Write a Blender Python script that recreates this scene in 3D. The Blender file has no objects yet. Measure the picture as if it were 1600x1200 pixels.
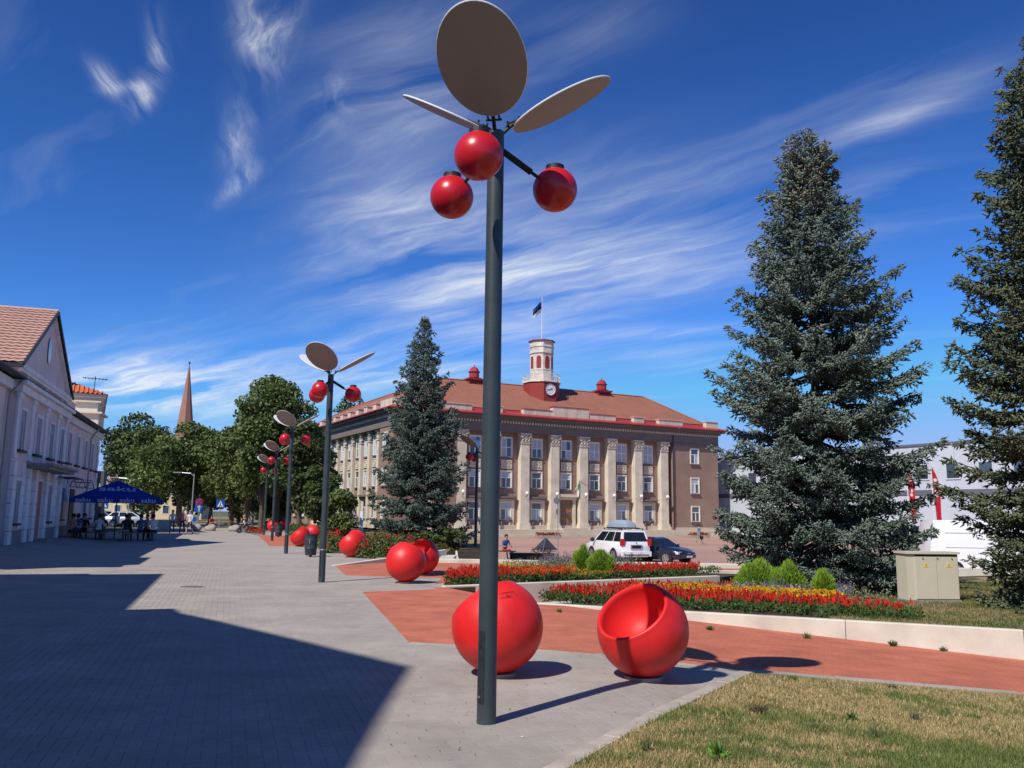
import bpy, bmesh, math, random
import numpy as np
from mathutils import Vector, Matrix
random.seed(7); RNG = np.random.default_rng(7)
SC = bpy.context.scene
COL = SC.collection
rad = math.radians

# ------------------------------------------------------------------ camera
F_PX, EYE = 1341.0, 1.65
PITCH, ROLL = rad(8.65), rad(0.75)
cam_d = bpy.data.cameras.new('camera'); cam = bpy.data.objects.new('camera', cam_d); COL.objects.link(cam)
cam_d.sensor_width = 36.0; cam_d.lens = F_PX / 1600 * 36.0
cam_d.clip_start = 0.1; cam_d.clip_end = 9000
_f = Vector((0, math.cos(PITCH), math.sin(PITCH))); _u = Vector((0, -math.sin(PITCH), math.cos(PITCH))); _r = Vector((1, 0, 0))
CR_ = _r * math.cos(ROLL) + _u * math.sin(ROLL); CU_ = -_r * math.sin(ROLL) + _u * math.cos(ROLL)
_m = Matrix((CR_, CU_, -_f)).transposed().to_4x4(); _m.translation = Vector((0, 0, EYE))
cam.matrix_world = _m
SC.camera = cam

# ------------------------------------------------------------------ sky, sun
SUN_EL, SUN_AZ = 48.0, 217.5          # the sun stands behind the camera on the left; azimuth clockwise from +Y
w = bpy.data.worlds.new('World'); SC.world = w; w.use_nodes = True
nt = w.node_tree; N = nt.nodes; L = nt.links
for n in list(N): N.remove(n)
def nd(tree, t, **kw):
    n = tree.nodes.new(t)
    for k, v in kw.items(): setattr(n, k, v)
    return n
def mth(tree, op, a, b=None, c=None, clamp=False):
    n = tree.nodes.new('ShaderNodeMath'); n.operation = op; n.use_clamp = clamp
    for i, x in enumerate((a, b, c)):
        if x is None: continue
        if isinstance(x, (int, float)): n.inputs[i].default_value = x
        else: tree.links.new(x, n.inputs[i])
    return n.outputs[0]
out = nd(nt, 'ShaderNodeOutputWorld'); bg = nd(nt, 'ShaderNodeBackground')
sky = nd(nt, 'ShaderNodeTexSky'); sky.sky_type = 'NISHITA'; sky.sun_disc = False
sky.sun_elevation = rad(SUN_EL); sky.sun_rotation = rad(SUN_AZ)
sky.air_density = 1.0; sky.dust_density = 0.1; sky.ozone_density = 6.0; sky.altitude = 50
tc = nd(nt, 'ShaderNodeTexCoord'); sep = nd(nt, 'ShaderNodeSeparateXYZ'); L.new(tc.outputs['Generated'], sep.inputs[0])
zc = mth(nt, 'ADD', mth(nt, 'MAXIMUM', sep.outputs[2], 0.0), 0.06)
px = mth(nt, 'DIVIDE', sep.outputs[0], zc); py = mth(nt, 'DIVIDE', sep.outputs[1], zc)   # where the view ray meets a high flat cloud layer
def cloud_dir(u, v):
    d = _f + CR_ * (u - 800) / F_PX - CU_ * (v - 600) / F_PX; d.normalize()
    z = max(d.z, 0) + 0.06
    return d.x / z, d.y / z
# cirrus banks: centre, half length, half width, direction (all in the cloud layer), strength
def patch(c, length, width, ang, amp):
    ca, sa = math.cos(ang), math.sin(ang)
    dx = mth(nt, 'SUBTRACT', px, c[0]); dy = mth(nt, 'SUBTRACT', py, c[1])
    a = mth(nt, 'ADD', mth(nt, 'MULTIPLY', dx, ca / length), mth(nt, 'MULTIPLY', dy, sa / length))
    b = mth(nt, 'ADD', mth(nt, 'MULTIPLY', dx, -sa / width), mth(nt, 'MULTIPLY', dy, ca / width))
    r = mth(nt, 'ADD', mth(nt, 'MULTIPLY', a, a), mth(nt, 'MULTIPLY', b, b))
    return mth(nt, 'MULTIPLY', mth(nt, 'POWER', 2.718, mth(nt, 'MULTIPLY', r, -1.0)), amp)
BANKS_A = [((572, 388), (720, 345), .20, .9), ((600, 400), (1110, 350), .42, 1.0), ((600, 475), (1120, 405), .34, .95), ((590, 345), (740, 320), .16, .9), ((860, 530), (1125, 512), .11, .75), ((650, 505), (900, 545), .34, .55),
           ((480, 600), (820, 560), .7, .75), ((545, 260), (680, 70), .17, .75), ((1290, 240), (1520, 120), .07, .7), ((1300, 305), (1500, 280), .12, .85), ((820, 60), (1000, 20), .09, .3),
           ((1000, 565), (1130, 550), .2, .35), ((165, 620), (350, 572), .5, 2.0), ((180, 655), (430, 610), .6, 1.0)]
BANKS_B = [((398, 0), (412, 105), .040, 1.3), ((455, 0), (425, 60), .03, .6), ((382, 150), (366, 270), .035, .5), ((156, 108), (176, 142), .022, 1.1), ((176, 140), (222, 132), .018, .7), ((218, 168), (246, 98), .022, 1.3), ((242, 20), (246, 110), .016, .6),
           ((345, 315), (392, 268), .028, .7), ((372, 210), (385, 280), .02, .45), ((520, 120), (535, 190), .03, .7)]
def total(banks):
    tot = None
    for p0, p1, wd, amp in banks:
        a = cloud_dir(*p0); b = cloud_dir(*p1)
        g = patch(((a[0] + b[0]) / 2, (a[1] + b[1]) / 2), math.hypot(b[0] - a[0], b[1] - a[1]) / 2 * 1.05 + .02, wd, math.atan2(b[1] - a[1], b[0] - a[0]), amp)
        tot = g if tot is None else mth(nt, 'ADD', tot, g)
    return tot
comb = nd(nt, 'ShaderNodeCombineXYZ'); L.new(px, comb.inputs[0]); L.new(py, comb.inputs[1])
wn = nd(nt, 'ShaderNodeTexNoise'); wn.inputs['Scale'].default_value = 1.6; wn.inputs['Detail'].default_value = 3; L.new(comb.outputs[0], wn.inputs['Vector'])
wv = nd(nt, 'ShaderNodeVectorMath', operation='MULTIPLY_ADD'); L.new(wn.outputs['Color'], wv.inputs[0]); wv.inputs[1].default_value = (.34, .34, 0); L.new(comb.outputs[0], wv.inputs[2])
def streaks(ang, ln, wd, sc, lo, gain, dist, src=None, ridge=.5):
    mp = nd(nt, 'ShaderNodeMapping'); mp.vector_type = 'TEXTURE'; mp.inputs['Rotation'].default_value = (0, 0, rad(ang)); mp.inputs['Scale'].default_value = (ln, wd, 1); L.new((src or wv).outputs[0], mp.inputs[0])
    n1 = nd(nt, 'ShaderNodeTexNoise'); n1.inputs['Scale'].default_value = sc; n1.inputs['Detail'].default_value = 10; n1.inputs['Roughness'].default_value = .55; n1.inputs['Distortion'].default_value = dist; L.new(mp.outputs[0], n1.inputs['Vector'])
    n2 = nd(nt, 'ShaderNodeTexNoise'); n2.inputs['Scale'].default_value = sc * 2.3; n2.inputs['Detail'].default_value = 5; n2.inputs['Roughness'].default_value = .6; n2.inputs['Distortion'].default_value = dist * .6; L.new(mp.outputs[0], n2.inputs['Vector'])
    rd_ = mth(nt, 'POWER', mth(nt, 'SUBTRACT', 1.0, mth(nt, 'MULTIPLY', mth(nt, 'ABSOLUTE', mth(nt, 'SUBTRACT', n2.outputs[0], .5)), 7.0), clamp=True), 1.6)     # fine fibres
    soft = mth(nt, 'MULTIPLY', mth(nt, 'SUBTRACT', n1.outputs[0], lo), gain, clamp=True)
    return mth(nt, 'MULTIPLY', soft, mth(nt, 'ADD', 1 - ridge, mth(nt, 'MULTIPLY', rd_, ridge * 1.5))), n1.outputs[0]
na_, raw = streaks(-40, 1.9, .42, 1.4, .35, 2.8, .22, ridge=.26); nb_, _ = streaks(102, .62, .10, 1.5, .38, 3.6, .30, ridge=.38)
base = mth(nt, 'MULTIPLY', mth(nt, 'SUBTRACT', raw, .57), .5, clamp=True)
mask = mth(nt, 'ADD', mth(nt, 'ADD', mth(nt, 'MULTIPLY', mth(nt, 'MULTIPLY', total(BANKS_A), na_), .66), mth(nt, 'MULTIPLY', mth(nt, 'MULTIPLY', total(BANKS_B), nb_), .42)), base)
mask = mth(nt, 'MINIMUM', mask, .78)
# the phone camera's rendering of a clear northern sky: deeper and more saturated than the raw sky model
sp3 = nd(nt, 'ShaderNodeSeparateColor'); L.new(sky.outputs[0], sp3.inputs[0]); cb3 = nd(nt, 'ShaderNodeCombineColor')
for i, (a_, g_, top_) in enumerate(((1.10, 1.55, .42), (1.60, 1.55, .50), (2.0, 1.55, .92))):
    L.new(mth(nt, 'MINIMUM', mth(nt, 'MULTIPLY', mth(nt, 'POWER', mth(nt, 'MULTIPLY', sp3.outputs[i], .1), g_), a_ * 10), top_ * 10), cb3.inputs[i])
mix = nd(nt, 'ShaderNodeMix', data_type='RGBA'); L.new(mask, mix.inputs[0]); L.new(cb3.outputs[0], mix.inputs[6]); mix.inputs[7].default_value = (9.0, 9.3, 9.7, 1)
L.new(mix.outputs[2], bg.inputs['Color']); bg.inputs['Strength'].default_value = 0.10
L.new(bg.outputs[0], out.inputs[0])

sl = bpy.data.lights.new('sun', 'SUN'); sl.energy = 5.0; sl.angle = rad(0.53); sl.color = (1.0, .955, .88)
so = bpy.data.objects.new('sun', sl); COL.objects.link(so)
SDIR = Vector((math.sin(rad(SUN_AZ)) * math.cos(rad(SUN_EL)), math.cos(rad(SUN_AZ)) * math.cos(rad(SUN_EL)), math.sin(rad(SUN_EL))))
so.rotation_euler = SDIR.to_track_quat('Z', 'Y').to_euler()
SC.view_settings.view_transform = 'Standard'; SC.view_settings.look = 'None'; SC.view_settings.exposure = 0; SC.view_settings.gamma = 1
SC.view_settings.use_curve_mapping = False
SC.cycles.max_bounces = 5; SC.cycles.diffuse_bounces = 3; SC.cycles.glossy_bounces = 3; SC.cycles.transparent_max_bounces = 6

# ------------------------------------------------------------------ placing helpers: a survey of the photograph gives real positions
def ray(u, v): return _f + CR_ * (u - 800) / F_PX - CU_ * (v - 600) / F_PX
def onz(u, v, z=0.0):
    d = ray(u, v); t = (z - EYE) / d.z; return Vector((0, 0, EYE)) + d * t
def ony(u, v, Y):
    d = ray(u, v); return Vector((0, 0, EYE)) + d * (Y / d.y)
def az_dir(a): return Vector((math.sin(rad(a)), math.cos(rad(a)), 0))

# ------------------------------------------------------------------ materials
def pr(m): return m.node_tree.nodes['Principled BSDF']
def mat(name, col, rough=.8, spec=.3, var=.12, scale=3.0, bump=0.0, bscale=40, metal=0.0, detail=5, world=False, tint=False, trans=None, objvar=0.0, stretch=None, col2=None, c2lo=.45, c2hi=.62, coat=0):
    m = bpy.data.materials.new(name); m.use_nodes = True; t = m.node_tree; b = pr(m)
    b.inputs['Roughness'].default_value = rough; b.inputs['Specular IOR Level'].default_value = spec; b.inputs['Metallic'].default_value = metal
    if coat: b.inputs['Coat Weight'].default_value = coat; b.inputs['Coat Roughness'].default_value = .05
    co = nd(t, 'ShaderNodeTexCoord'); src = co.outputs['Object']
    if world: src = nd(t, 'ShaderNodeNewGeometry').outputs['Position']
    if stretch:
        mpn = nd(t, 'ShaderNodeMapping'); mpn.inputs['Scale'].default_value = stretch; t.links.new(src, mpn.inputs[0]); src = mpn.outputs[0]
    n = nd(t, 'ShaderNodeTexNoise'); n.inputs['Scale'].default_value = scale; n.inputs['Detail'].default_value = detail; n.inputs['Roughness'].default_value = .6
    t.links.new(src, n.inputs['Vector'])
    mr = nd(t, 'ShaderNodeMapRange'); mr.inputs[1].default_value = .3; mr.inputs[2].default_value = .7; mr.inputs[3].default_value = 1 - var; mr.inputs[4].default_value = 1 + var
    t.links.new(n.outputs[0], mr.inputs[0]); fac = mr.outputs[0]
    base = None
    if col2 is not None:
        mr2 = nd(t, 'ShaderNodeMapRange'); mr2.inputs[1].default_value = c2lo; mr2.inputs[2].default_value = c2hi
        n3 = nd(t, 'ShaderNodeTexNoise'); n3.inputs['Scale'].default_value = scale * .6; n3.inputs['Detail'].default_value = 6; t.links.new(src, n3.inputs['Vector'])
        t.links.new(n3.outputs[0], mr2.inputs[0])
        mx = nd(t, 'ShaderNodeMix', data_type='RGBA'); t.links.new(mr2.outputs[0], mx.inputs[0]); mx.inputs[6].default_value = (*col, 1); mx.inputs[7].default_value = (*col2, 1)
        base = mx.outputs[2]
    if tint:
        at = nd(t, 'ShaderNodeAttribute'); at.attribute_name = 'tint'; base = at.outputs['Color']
    if objvar:
        oi = nd(t, 'ShaderNodeObjectInfo'); m3 = nd(t, 'ShaderNodeMapRange'); m3.inputs[3].default_value = 1 - objvar; m3.inputs[4].default_value = 1 + objvar
        t.links.new(oi.outputs['Random'], m3.inputs[0]); fac = mth(t, 'MULTIPLY', fac, m3.outputs[0])
    vm = nd(t, 'ShaderNodeVectorMath', operation='SCALE')
    if base is None: vm.inputs[0].default_value = col
    else: t.links.new(base, vm.inputs[0])
    t.links.new(fac, vm.inputs['Scale']); t.links.new(vm.outputs[0], b.inputs['Base Color'])
    if bump:
        nb = nd(t, 'ShaderNodeTexNoise'); nb.inputs['Scale'].default_value = bscale; nb.inputs['Detail'].default_value = 4; t.links.new(src, nb.inputs['Vector'])
        bp = nd(t, 'ShaderNodeBump'); bp.inputs['Strength'].default_value = bump; bp.inputs['Distance'].default_value = .02
        t.links.new(nb.outputs[0], bp.inputs['Height']); t.links.new(bp.outputs[0], b.inputs['Normal'])
    if trans:
        tr = nd(t, 'ShaderNodeBsdfTranslucent'); t.links.new(vm.outputs[0], tr.inputs[0]); ms = nd(t, 'ShaderNodeMixShader'); ms.inputs[0].default_value = trans
        t.links.new(b.outputs[0], ms.inputs[1]); t.links.new(tr.outputs[0], ms.inputs[2]); t.links.new(ms.outputs[0], t.nodes['Material Output'].inputs[0])
    return m

def brick_mat(name, c1, c2, mortar, bw, bh, rot=0.0, ms=.06, bump=.3, var=.1, rough=.85, offset=.5, big=.35):
    m = mat(name, c1, rough, var=var, scale=big, bump=0); t = m.node_tree; b = pr(m)
    co = nd(t, 'ShaderNodeTexCoord'); mpn = nd(t, 'ShaderNodeMapping'); mpn.inputs['Rotation'].default_value = (0, 0, rot); t.links.new(co.outputs['Object'], mpn.inputs[0])
    br = nd(t, 'ShaderNodeTexBrick'); br.inputs['Color1'].default_value = (*c1, 1); br.inputs['Color2'].default_value = (*c2, 1); br.inputs['Mortar'].default_value = (*mortar, 1)
    br.inputs['Scale'].default_value = 1.0; br.inputs['Brick Width'].default_value = bw; br.inputs['Row Height'].default_value = bh; br.inputs['Mortar Size'].default_value = ms * bh; br.offset = offset
    t.links.new(mpn.outputs[0], br.inputs['Vector'])
    vm = [n for n in t.nodes if n.type == 'VECT_MATH'][0]; t.links.new(br.outputs['Color'], vm.inputs[0])
    bp = nd(t, 'ShaderNodeBump'); bp.inputs['Strength'].default_value = bump; bp.inputs['Distance'].default_value = .01; bp.invert = True
    t.links.new(br.outputs['Fac'], bp.inputs['Height']); t.links.new(bp.outputs[0], b.inputs['Normal'])
    return m

M = dict(
 paving=brick_mat('promenade pavers far', (.355, .312, .272), (.335, .296, .26), (.37, .325, .285), .2, .1, rad(18), var=.10, ms=.04, bump=.12),
 joint=mat('sand joint', (.42, .375, .33), .95, var=.2, scale=6, bump=.4, bscale=90),
 paver=mat('grey paver', (.345, .303, .264), .88, world=True, var=.15, scale=.9, col2=(.30, .265, .228), c2lo=.45, c2hi=.65, bump=.3, bscale=160, objvar=.05),
 paver_s=mat('grey paver field', (.345, .303, .264), .88, world=True, var=.15, scale=.9, bump=.35, bscale=160, tint=True),
 redpath=brick_mat('red path pavers', (.50, .150, .085), (.455, .135, .076), (.36, .13, .08), .2, .1, rad(20), var=.2, big=1.6, bump=.3, ms=.06),
 square=brick_mat('square pavers', (.40, .235, .18), (.38, .225, .175), (.39, .24, .185), .4, .2, rad(-28), var=.14, big=.12, bump=.1),
 terrace=mat('terrace stone', (.52, .43, .33), .85, var=.12, scale=.7, bump=.2),
 asphalt=mat('asphalt', (.07, .07, .072), .9, var=.15, scale=1.2, bump=.3, bscale=60),
 kerb=mat('kerb concrete', (.36, .32, .27), .9, var=.16, scale=3, bump=.35, bscale=70, objvar=.06),
 kerbdark=mat('weathered kerb', (.40, .345, .285), .9, var=.2, scale=4, bump=.4, bscale=60, objvar=.08),
 concrete=mat('cast concrete', (.62, .575, .47), .85, var=.10, scale=1.6, bump=.2, bscale=50, objvar=.03, col2=(.50, .45, .37), c2lo=.45, c2hi=.7),
 soil=mat('soil', (.07, .045, .03), .95, var=.3, scale=8, bump=.8, bscale=30),
 lawn=mat('dry lawn ground', (.30, .225, .105), .95, var=.3, scale=3, bump=.6, bscale=60, col2=(.13, .14, .045)),
 ground=mat('far ground', (.10, .11, .06), .95, var=.2, scale=.1),
 grass=mat('grass blades', (.1, .12, .04), .7, tint=True, var=.1, trans=.25),
 leaf=mat('foliage', (.06, .09, .03), .6, tint=True, var=.18, scale=2, trans=.22, spec=.35),
 needle=mat('spruce needles', (.06, .09, .06), .7, tint=True, var=.12, scale=1.5, spec=.25),
 petal=mat('flower petals', (.6, .05, .02), .6, tint=True, var=.1, trans=.25),
 bark=mat('bark', (.11, .085, .065), .95, var=.3, scale=8, bump=.8, bscale=20, stretch=(1, 1, .25)),
 red=mat('red fibreglass', (.68, .017, .016), .45, spec=.45, var=.12, scale=3.5, bump=.06, bscale=60, col2=(.52, .035, .03), c2lo=.52, c2hi=.75),
 redin=mat('red fibreglass bowl', (.68, .02, .018), .52, spec=.35, var=.06, scale=3),
 ball=mat('red lamp globe', (.54, .012, .020), .30, spec=.5, var=.05, scale=4, coat=.12),
 pole=mat('dark green-grey pole paint', (.034, .048, .054), .42, spec=.5, var=.10, scale=3, bump=.05, col2=(.045, .06, .066)),
 hatchm=mat('scratched hatch paint', (.020, .026, .030), .5, var=.35, scale=25, bump=.2),
 polecap=mat('dark fitting', (.02, .022, .026), .5, var=.1),
 disc=mat('petal underside', (.36, .30, .255), .6, var=.05, scale=2, spec=.3),
 discrim=mat('petal rim', (.75, .75, .74), .4, var=.03),
 steel=mat('galvanised steel', (.42, .43, .44), .4, metal=.6, var=.1),
 white=mat('white paint', (.78, .77, .74), .5, var=.04),
 whitecar=mat('white car paint', (.78, .78, .77), .25, spec=.5, var=.02, coat=.6),
 navycar=mat('dark navy car paint', (.012, .014, .028), .2, spec=.6, var=.02, coat=.8),
 silvercar=mat('silver car paint', (.5, .52, .53), .3, metal=.5, var=.02, coat=.5),
 bluecar=mat('blue car paint', (.03, .08, .22), .3, var=.02, coat=.5),
 roofbox=mat('grey roof box', (.30, .35, .40), .35, spec=.5, var=.04),
 glass=mat('car glass', (.012, .016, .018), .06, spec=.9, var=.02),
 tyre=mat('tyre rubber', (.02, .02, .02), .8, var=.1),
 rim=mat('alloy rim', (.45, .45, .46), .3, metal=.7, var=.05),
 taillight=mat('tail light', (.45, .01, .01), .2, spec=.6, var=.02),
 headlight=mat('head light', (.7, .72, .74), .12, spec=.9, var=.02),
 plastic=mat('black plastic', (.025, .026, .028), .55, var=.1),
 bin=mat('bin metal', (.035, .045, .055), .45, var=.1, scale=5),
 brown=mat('brown render', (.27, .175, .13), .9, var=.08, scale=.5, bump=.15, bscale=25, col2=(.30, .20, .152)),
 browncorn=mat('grey brown cornice', (.175, .145, .125), .9, var=.10, scale=1.2, bump=.2),
 column=mat('cream column stone', (.64, .555, .43), .85, var=.10, scale=1.2, bump=.2, bscale=20, col2=(.55, .475, .365)),
 cream=mat('cream trim', (.68, .62, .50), .8, var=.08, scale=2),
 parapet=mat('stained parapet plaster', (.62, .52, .40), .85, var=.12, scale=1.2, col2=(.38, .33, .27), c2lo=.5, c2hi=.75, stretch=(2.5, 2.5, .5)),
 rooftile=brick_mat('brown red roof tiles', (.34, .135, .085), (.31, .12, .075), (.22, .085, .055), .35, .28, 0, var=.10, ms=.1, bump=.4, big=.4),
 redsheet=mat('red painted sheet metal', (.36, .035, .03), .45, var=.10, scale=2, spec=.5),
 redtower=mat('red tower cladding', (.27, .035, .028), .6, var=.12, scale=2),
 towerwhite=mat('tower cream paint', (.68, .62, .52), .7, var=.1, scale=2, col2=(.5, .45, .38)),
 winglass=mat('window glass', (.045, .065, .085), .08, spec=.9, var=.25, scale=.7, objvar=.5),
 curtain=mat('pale curtain', (.42, .47, .50), .8, var=.15, scale=2, stretch=(8, 8, 1)),
 wood=mat('varnished wood', (.30, .14, .055), .5, var=.2, scale=3, stretch=(6, 6, 1)),
 pink=mat('faded pink render', (.74, .60, .58), .9, var=.09, scale=.8, bump=.2, bscale=20, col2=(.66, .56, .55)),
 boarded=mat('grey blue boarded window', (.36, .38, .42), .8, var=.08, scale=2),
 beige=mat('beige render', (.58, .53, .46), .9, var=.08, scale=1),
 pinktrim=mat('weathered white trim', (.78, .77, .78), .85, var=.12, scale=1.5, bump=.2),
 plinth=mat('grey plinth', (.26, .25, .24), .9, var=.12, scale=2, bump=.2),
 pinkroof=mat('faded pink metal roof tile', (.52, .32, .25), .6, var=.08, scale=2),
 orangeroof=mat('orange roof tile', (.56, .14, .045), .6, var=.1, scale=2),
 darkgutter=mat('dark gutter', (.03, .035, .045), .5, var=.1),
 pipe=mat('zinc downpipe', (.33, .33, .35), .5, metal=.3, var=.1),
 salmon=mat('salmon door', (.40, .20, .17), .7, var=.1),
 greypanel=mat('grey cladding panel', (.50, .53, .57), .5, var=.04, scale=.6, objvar=.03),
 greydark=mat('dark grey trim', (.12, .13, .145), .5, var=.05),
 cabinet=mat('olive grey cabinet', (.56, .51, .39), .5, var=.04, scale=3),
 yellow=mat('warning yellow', (.75, .50, .04), .5, var=.03),
 black=mat('black ink', (.012, .012, .012), .6, var=.03),
 umb=mat('blue umbrella cloth', (.012, .035, .30), .65, var=.08, scale=3, trans=.25),
 umbtext=mat('pale blue print', (.35, .45, .70), .7, var=.05),
 skin=mat('skin', (.50, .28, .20), .6, var=.05), hair=mat('dark hair', (.03, .02, .015), .7, var=.2), hairblond=mat('fair hair', (.35, .22, .11), .7, var=.2), hairgrey=mat('grey hair', (.35, .34, .33), .7, var=.2),
 blueflag=mat('flag blue', (.01, .10, .42), .7, var=.05, trans=.3), blackflag=mat('flag black', (.012, .012, .015), .7, var=.05), whiteflag=mat('flag white', (.8, .8, .8), .7, var=.03, trans=.3),
 redflag=mat('flag red', (.62, .02, .03), .7, var=.05, trans=.3), greenflag=mat('flag green', (.03, .35, .08), .7, var=.05, trans=.3),
 yellowwall=mat('pale yellow render', (.62, .52, .33), .9, var=.05), slate=mat('spire shingles', (.33, .16, .12), .8, var=.12, scale=2),
 signblue=mat('sign blue', (.01, .10, .42), .5, var=.02), stone=mat('field stone', (.36, .32, .28), .9, var=.2, scale=3, bump=.4),
 slat=mat('dark slats', (.06, .055, .052), .6, var=.2, scale=5, objvar=.2), darkglass=mat('dark skylight', (.05, .045, .045), .25, spec=.6, var=.1),
 jeans=mat('dark jeans', (.03, .045, .09), .8, var=.1), shirtw=mat('white shirt', (.65, .65, .66), .8, var=.05), shirtb=mat('blue shirt', (.07, .11, .22), .8, var=.08), shirtd=mat('dark shirt', (.03, .03, .035), .8, var=.1),
 shirtp=mat('pink shirt', (.60, .25, .26), .8, var=.05), shirtr=mat('red top', (.45, .04, .05), .8, var=.05), coat=mat('blue grey coat', (.12, .15, .22), .8, var=.08), shirtk=mat('beige trousers', (.30, .26, .20), .8, var=.05), shortsr=mat('red shorts', (.5, .05, .04), .8, var=.05),
)

# ------------------------------------------------------------------ mesh helpers
class MB:
    def __init__(s): s.v = []; s.f = []; s.m = []
    def add(s, vs, fs, mi=0):
        o = len(s.v); s.v += [tuple(p) for p in vs]; s.f += [tuple(i + o for i in f) for f in fs]; s.m += [mi] * len(fs); return s
    def box(s, x0, x1, y0, y1, z0, z1, mi=0):
        return s.add([(x0, y0, z0), (x1, y0, z0), (x1, y1, z0), (x0, y1, z0), (x0, y0, z1), (x1, y0, z1), (x1, y1, z1), (x0, y1, z1)],
                     [(0, 3, 2, 1), (4, 5, 6, 7), (0, 1, 5, 4), (1, 2, 6, 5), (2, 3, 7, 6), (3, 0, 4, 7)], mi)
    def prism(s, poly, z0, z1, mi=0):            # polygon in xy, counter-clockwise; z may be callables
        n = len(poly); a = (lambda x, y: z0) if not callable(z0) else z0; b = (lambda x, y: z1) if not callable(z1) else z1
        return s.add([(x, y, a(x, y)) for x, y in poly] + [(x, y, b(x, y)) for x, y in poly],
                     [tuple(range(n - 1, -1, -1)), tuple(range(n, 2 * n))] + [(i, (i + 1) % n, n + (i + 1) % n, n + i) for i in range(n)], mi)
    def prismy(s, poly, y0, y1, mi=0):           # polygon in xz
        n = len(poly)
        return s.add([(x, y0, z) for x, z in poly] + [(x, y1, z) for x, z in poly],
                     [tuple(range(n)), tuple(range(2 * n - 1, n - 1, -1))] + [((i + 1) % n, i, n + i, n + (i + 1) % n) for i in range(n)], mi)
    def tube(s, p0, p1, r0, r1=None, n=10, mi=0, cap=True):
        r1 = r0 if r1 is None else r1; p0 = Vector(p0); p1 = Vector(p1); d = (p1 - p0).normalized()
        a = d.cross(Vector((0, 0, 1)) if abs(d.z) < .9 else Vector((1, 0, 0))).normalized(); b = d.cross(a)
        vs = [p0 + (a * math.cos(t) + b * math.sin(t)) * r0 for t in [2 * math.pi * i / n for i in range(n)]] + [p1 + (a * math.cos(t) + b * math.sin(t)) * r1 for t in [2 * math.pi * i / n for i in range(n)]]
        fs = [(i, i + n, (i + 1) % n + n, (i + 1) % n) for i in range(n)]
        if cap: fs += [tuple(range(n)), tuple(range(2 * n - 1, n - 1, -1))]
        return s.add(vs, fs, mi)
    def path(s, pts, r, n=8, mi=0):
        for i in range(len(pts) - 1):
            ra = r[i] if isinstance(r, (list, tuple)) else r; rb = r[i + 1] if isinstance(r, (list, tuple)) else r
            s.tube(pts[i], pts[i + 1], ra, rb, n, mi)
        return s
    def lathe(s, prof, n=24, M4=None, mi=0, closed=False):     # profile (r, z)
        vs = []; fs = []; k = len(prof)
        for i in range(n):
            t = 2 * math.pi * i / n
            for r, z in prof: vs.append(Vector((r * math.cos(t), r * math.sin(t), z)))
        for i in range(n):
            j = (i + 1) % n
            for q in range(k - 1): fs.append((i * k + q, j * k + q, j * k + q + 1, i * k + q + 1))
        if M4 is not None: vs = [M4 @ v for v in vs]
        return s.add(vs, fs, mi)
    def sphere(s, c, r, n=16, m=10, mi=0, sc=(1, 1, 1)):
        prof = [(max(1e-4, math.sin(math.pi * i / m)) , -math.cos(math.pi * i / m)) for i in range(m + 1)]
        return s.lathe(prof, n, Matrix.Translation(Vector(c)) @ Matrix.Diagonal((r * sc[0], r * sc[1], r * sc[2], 1)), mi)
    def build(s, name, mats, parent=None, smooth=False, weld=False):
        me = bpy.data.meshes.new(name); me.from_pydata(s.v, [], s.f)
        for x in (mats if isinstance(mats, (list, tuple)) else [mats]): me.materials.append(x)
        if len(me.materials) > 1: me.polygons.foreach_set('material_index', s.m)
        if weld or smooth:
            bm = bmesh.new(); bm.from_mesh(me); bmesh.ops.remove_doubles(bm, verts=bm.verts, dist=1e-4); bm.to_mesh(me); bm.free()
        if smooth:
            me.polygons.foreach_set('use_smooth', [True] * len(me.polygons))
            if smooth != 'all': me.set_sharp_from_angle(angle=rad(40 if smooth is True else smooth))
        me.update(); o = bpy.data.objects.new(name, me); COL.objects.link(o)
        if parent is not None: o.parent = parent
        return o
def tag(o, label=None, cat=None, group=None, kind=None):
    if label: o['label'] = label
    if cat: o['category'] = cat
    if group: o['group'] = group
    if kind: o['kind'] = kind
    return o
def thing(name, loc, label, cat, group=None, rz=0.0, scale=1.0):
    o = bpy.data.objects.new(name, None); COL.objects.link(o); o.location = loc; o.rotation_euler = (0, 0, rz); o.scale = (scale,) * 3; o.empty_display_size = .2
    return tag(o, label, cat, group)
def copy_tree(root, loc=None, rz=None, label=None, scale=None, group=None):
    def rec(o, p):
        c = o.copy(); COL.objects.link(c)
        if p is not None: c.parent = p
        for ch in KIDS.get(o.name, []) if False else [x for x in o.children]: rec(ch, c)
        return c
    c = rec(root, None)
    if loc is not None: c.location = loc
    if rz is not None: c.rotation_euler = (0, 0, rz)
    if label: c['label'] = label
    if scale: c.scale = (scale,) * 3
    if group: c['group'] = group
    return c
KIDS = {}
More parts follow.
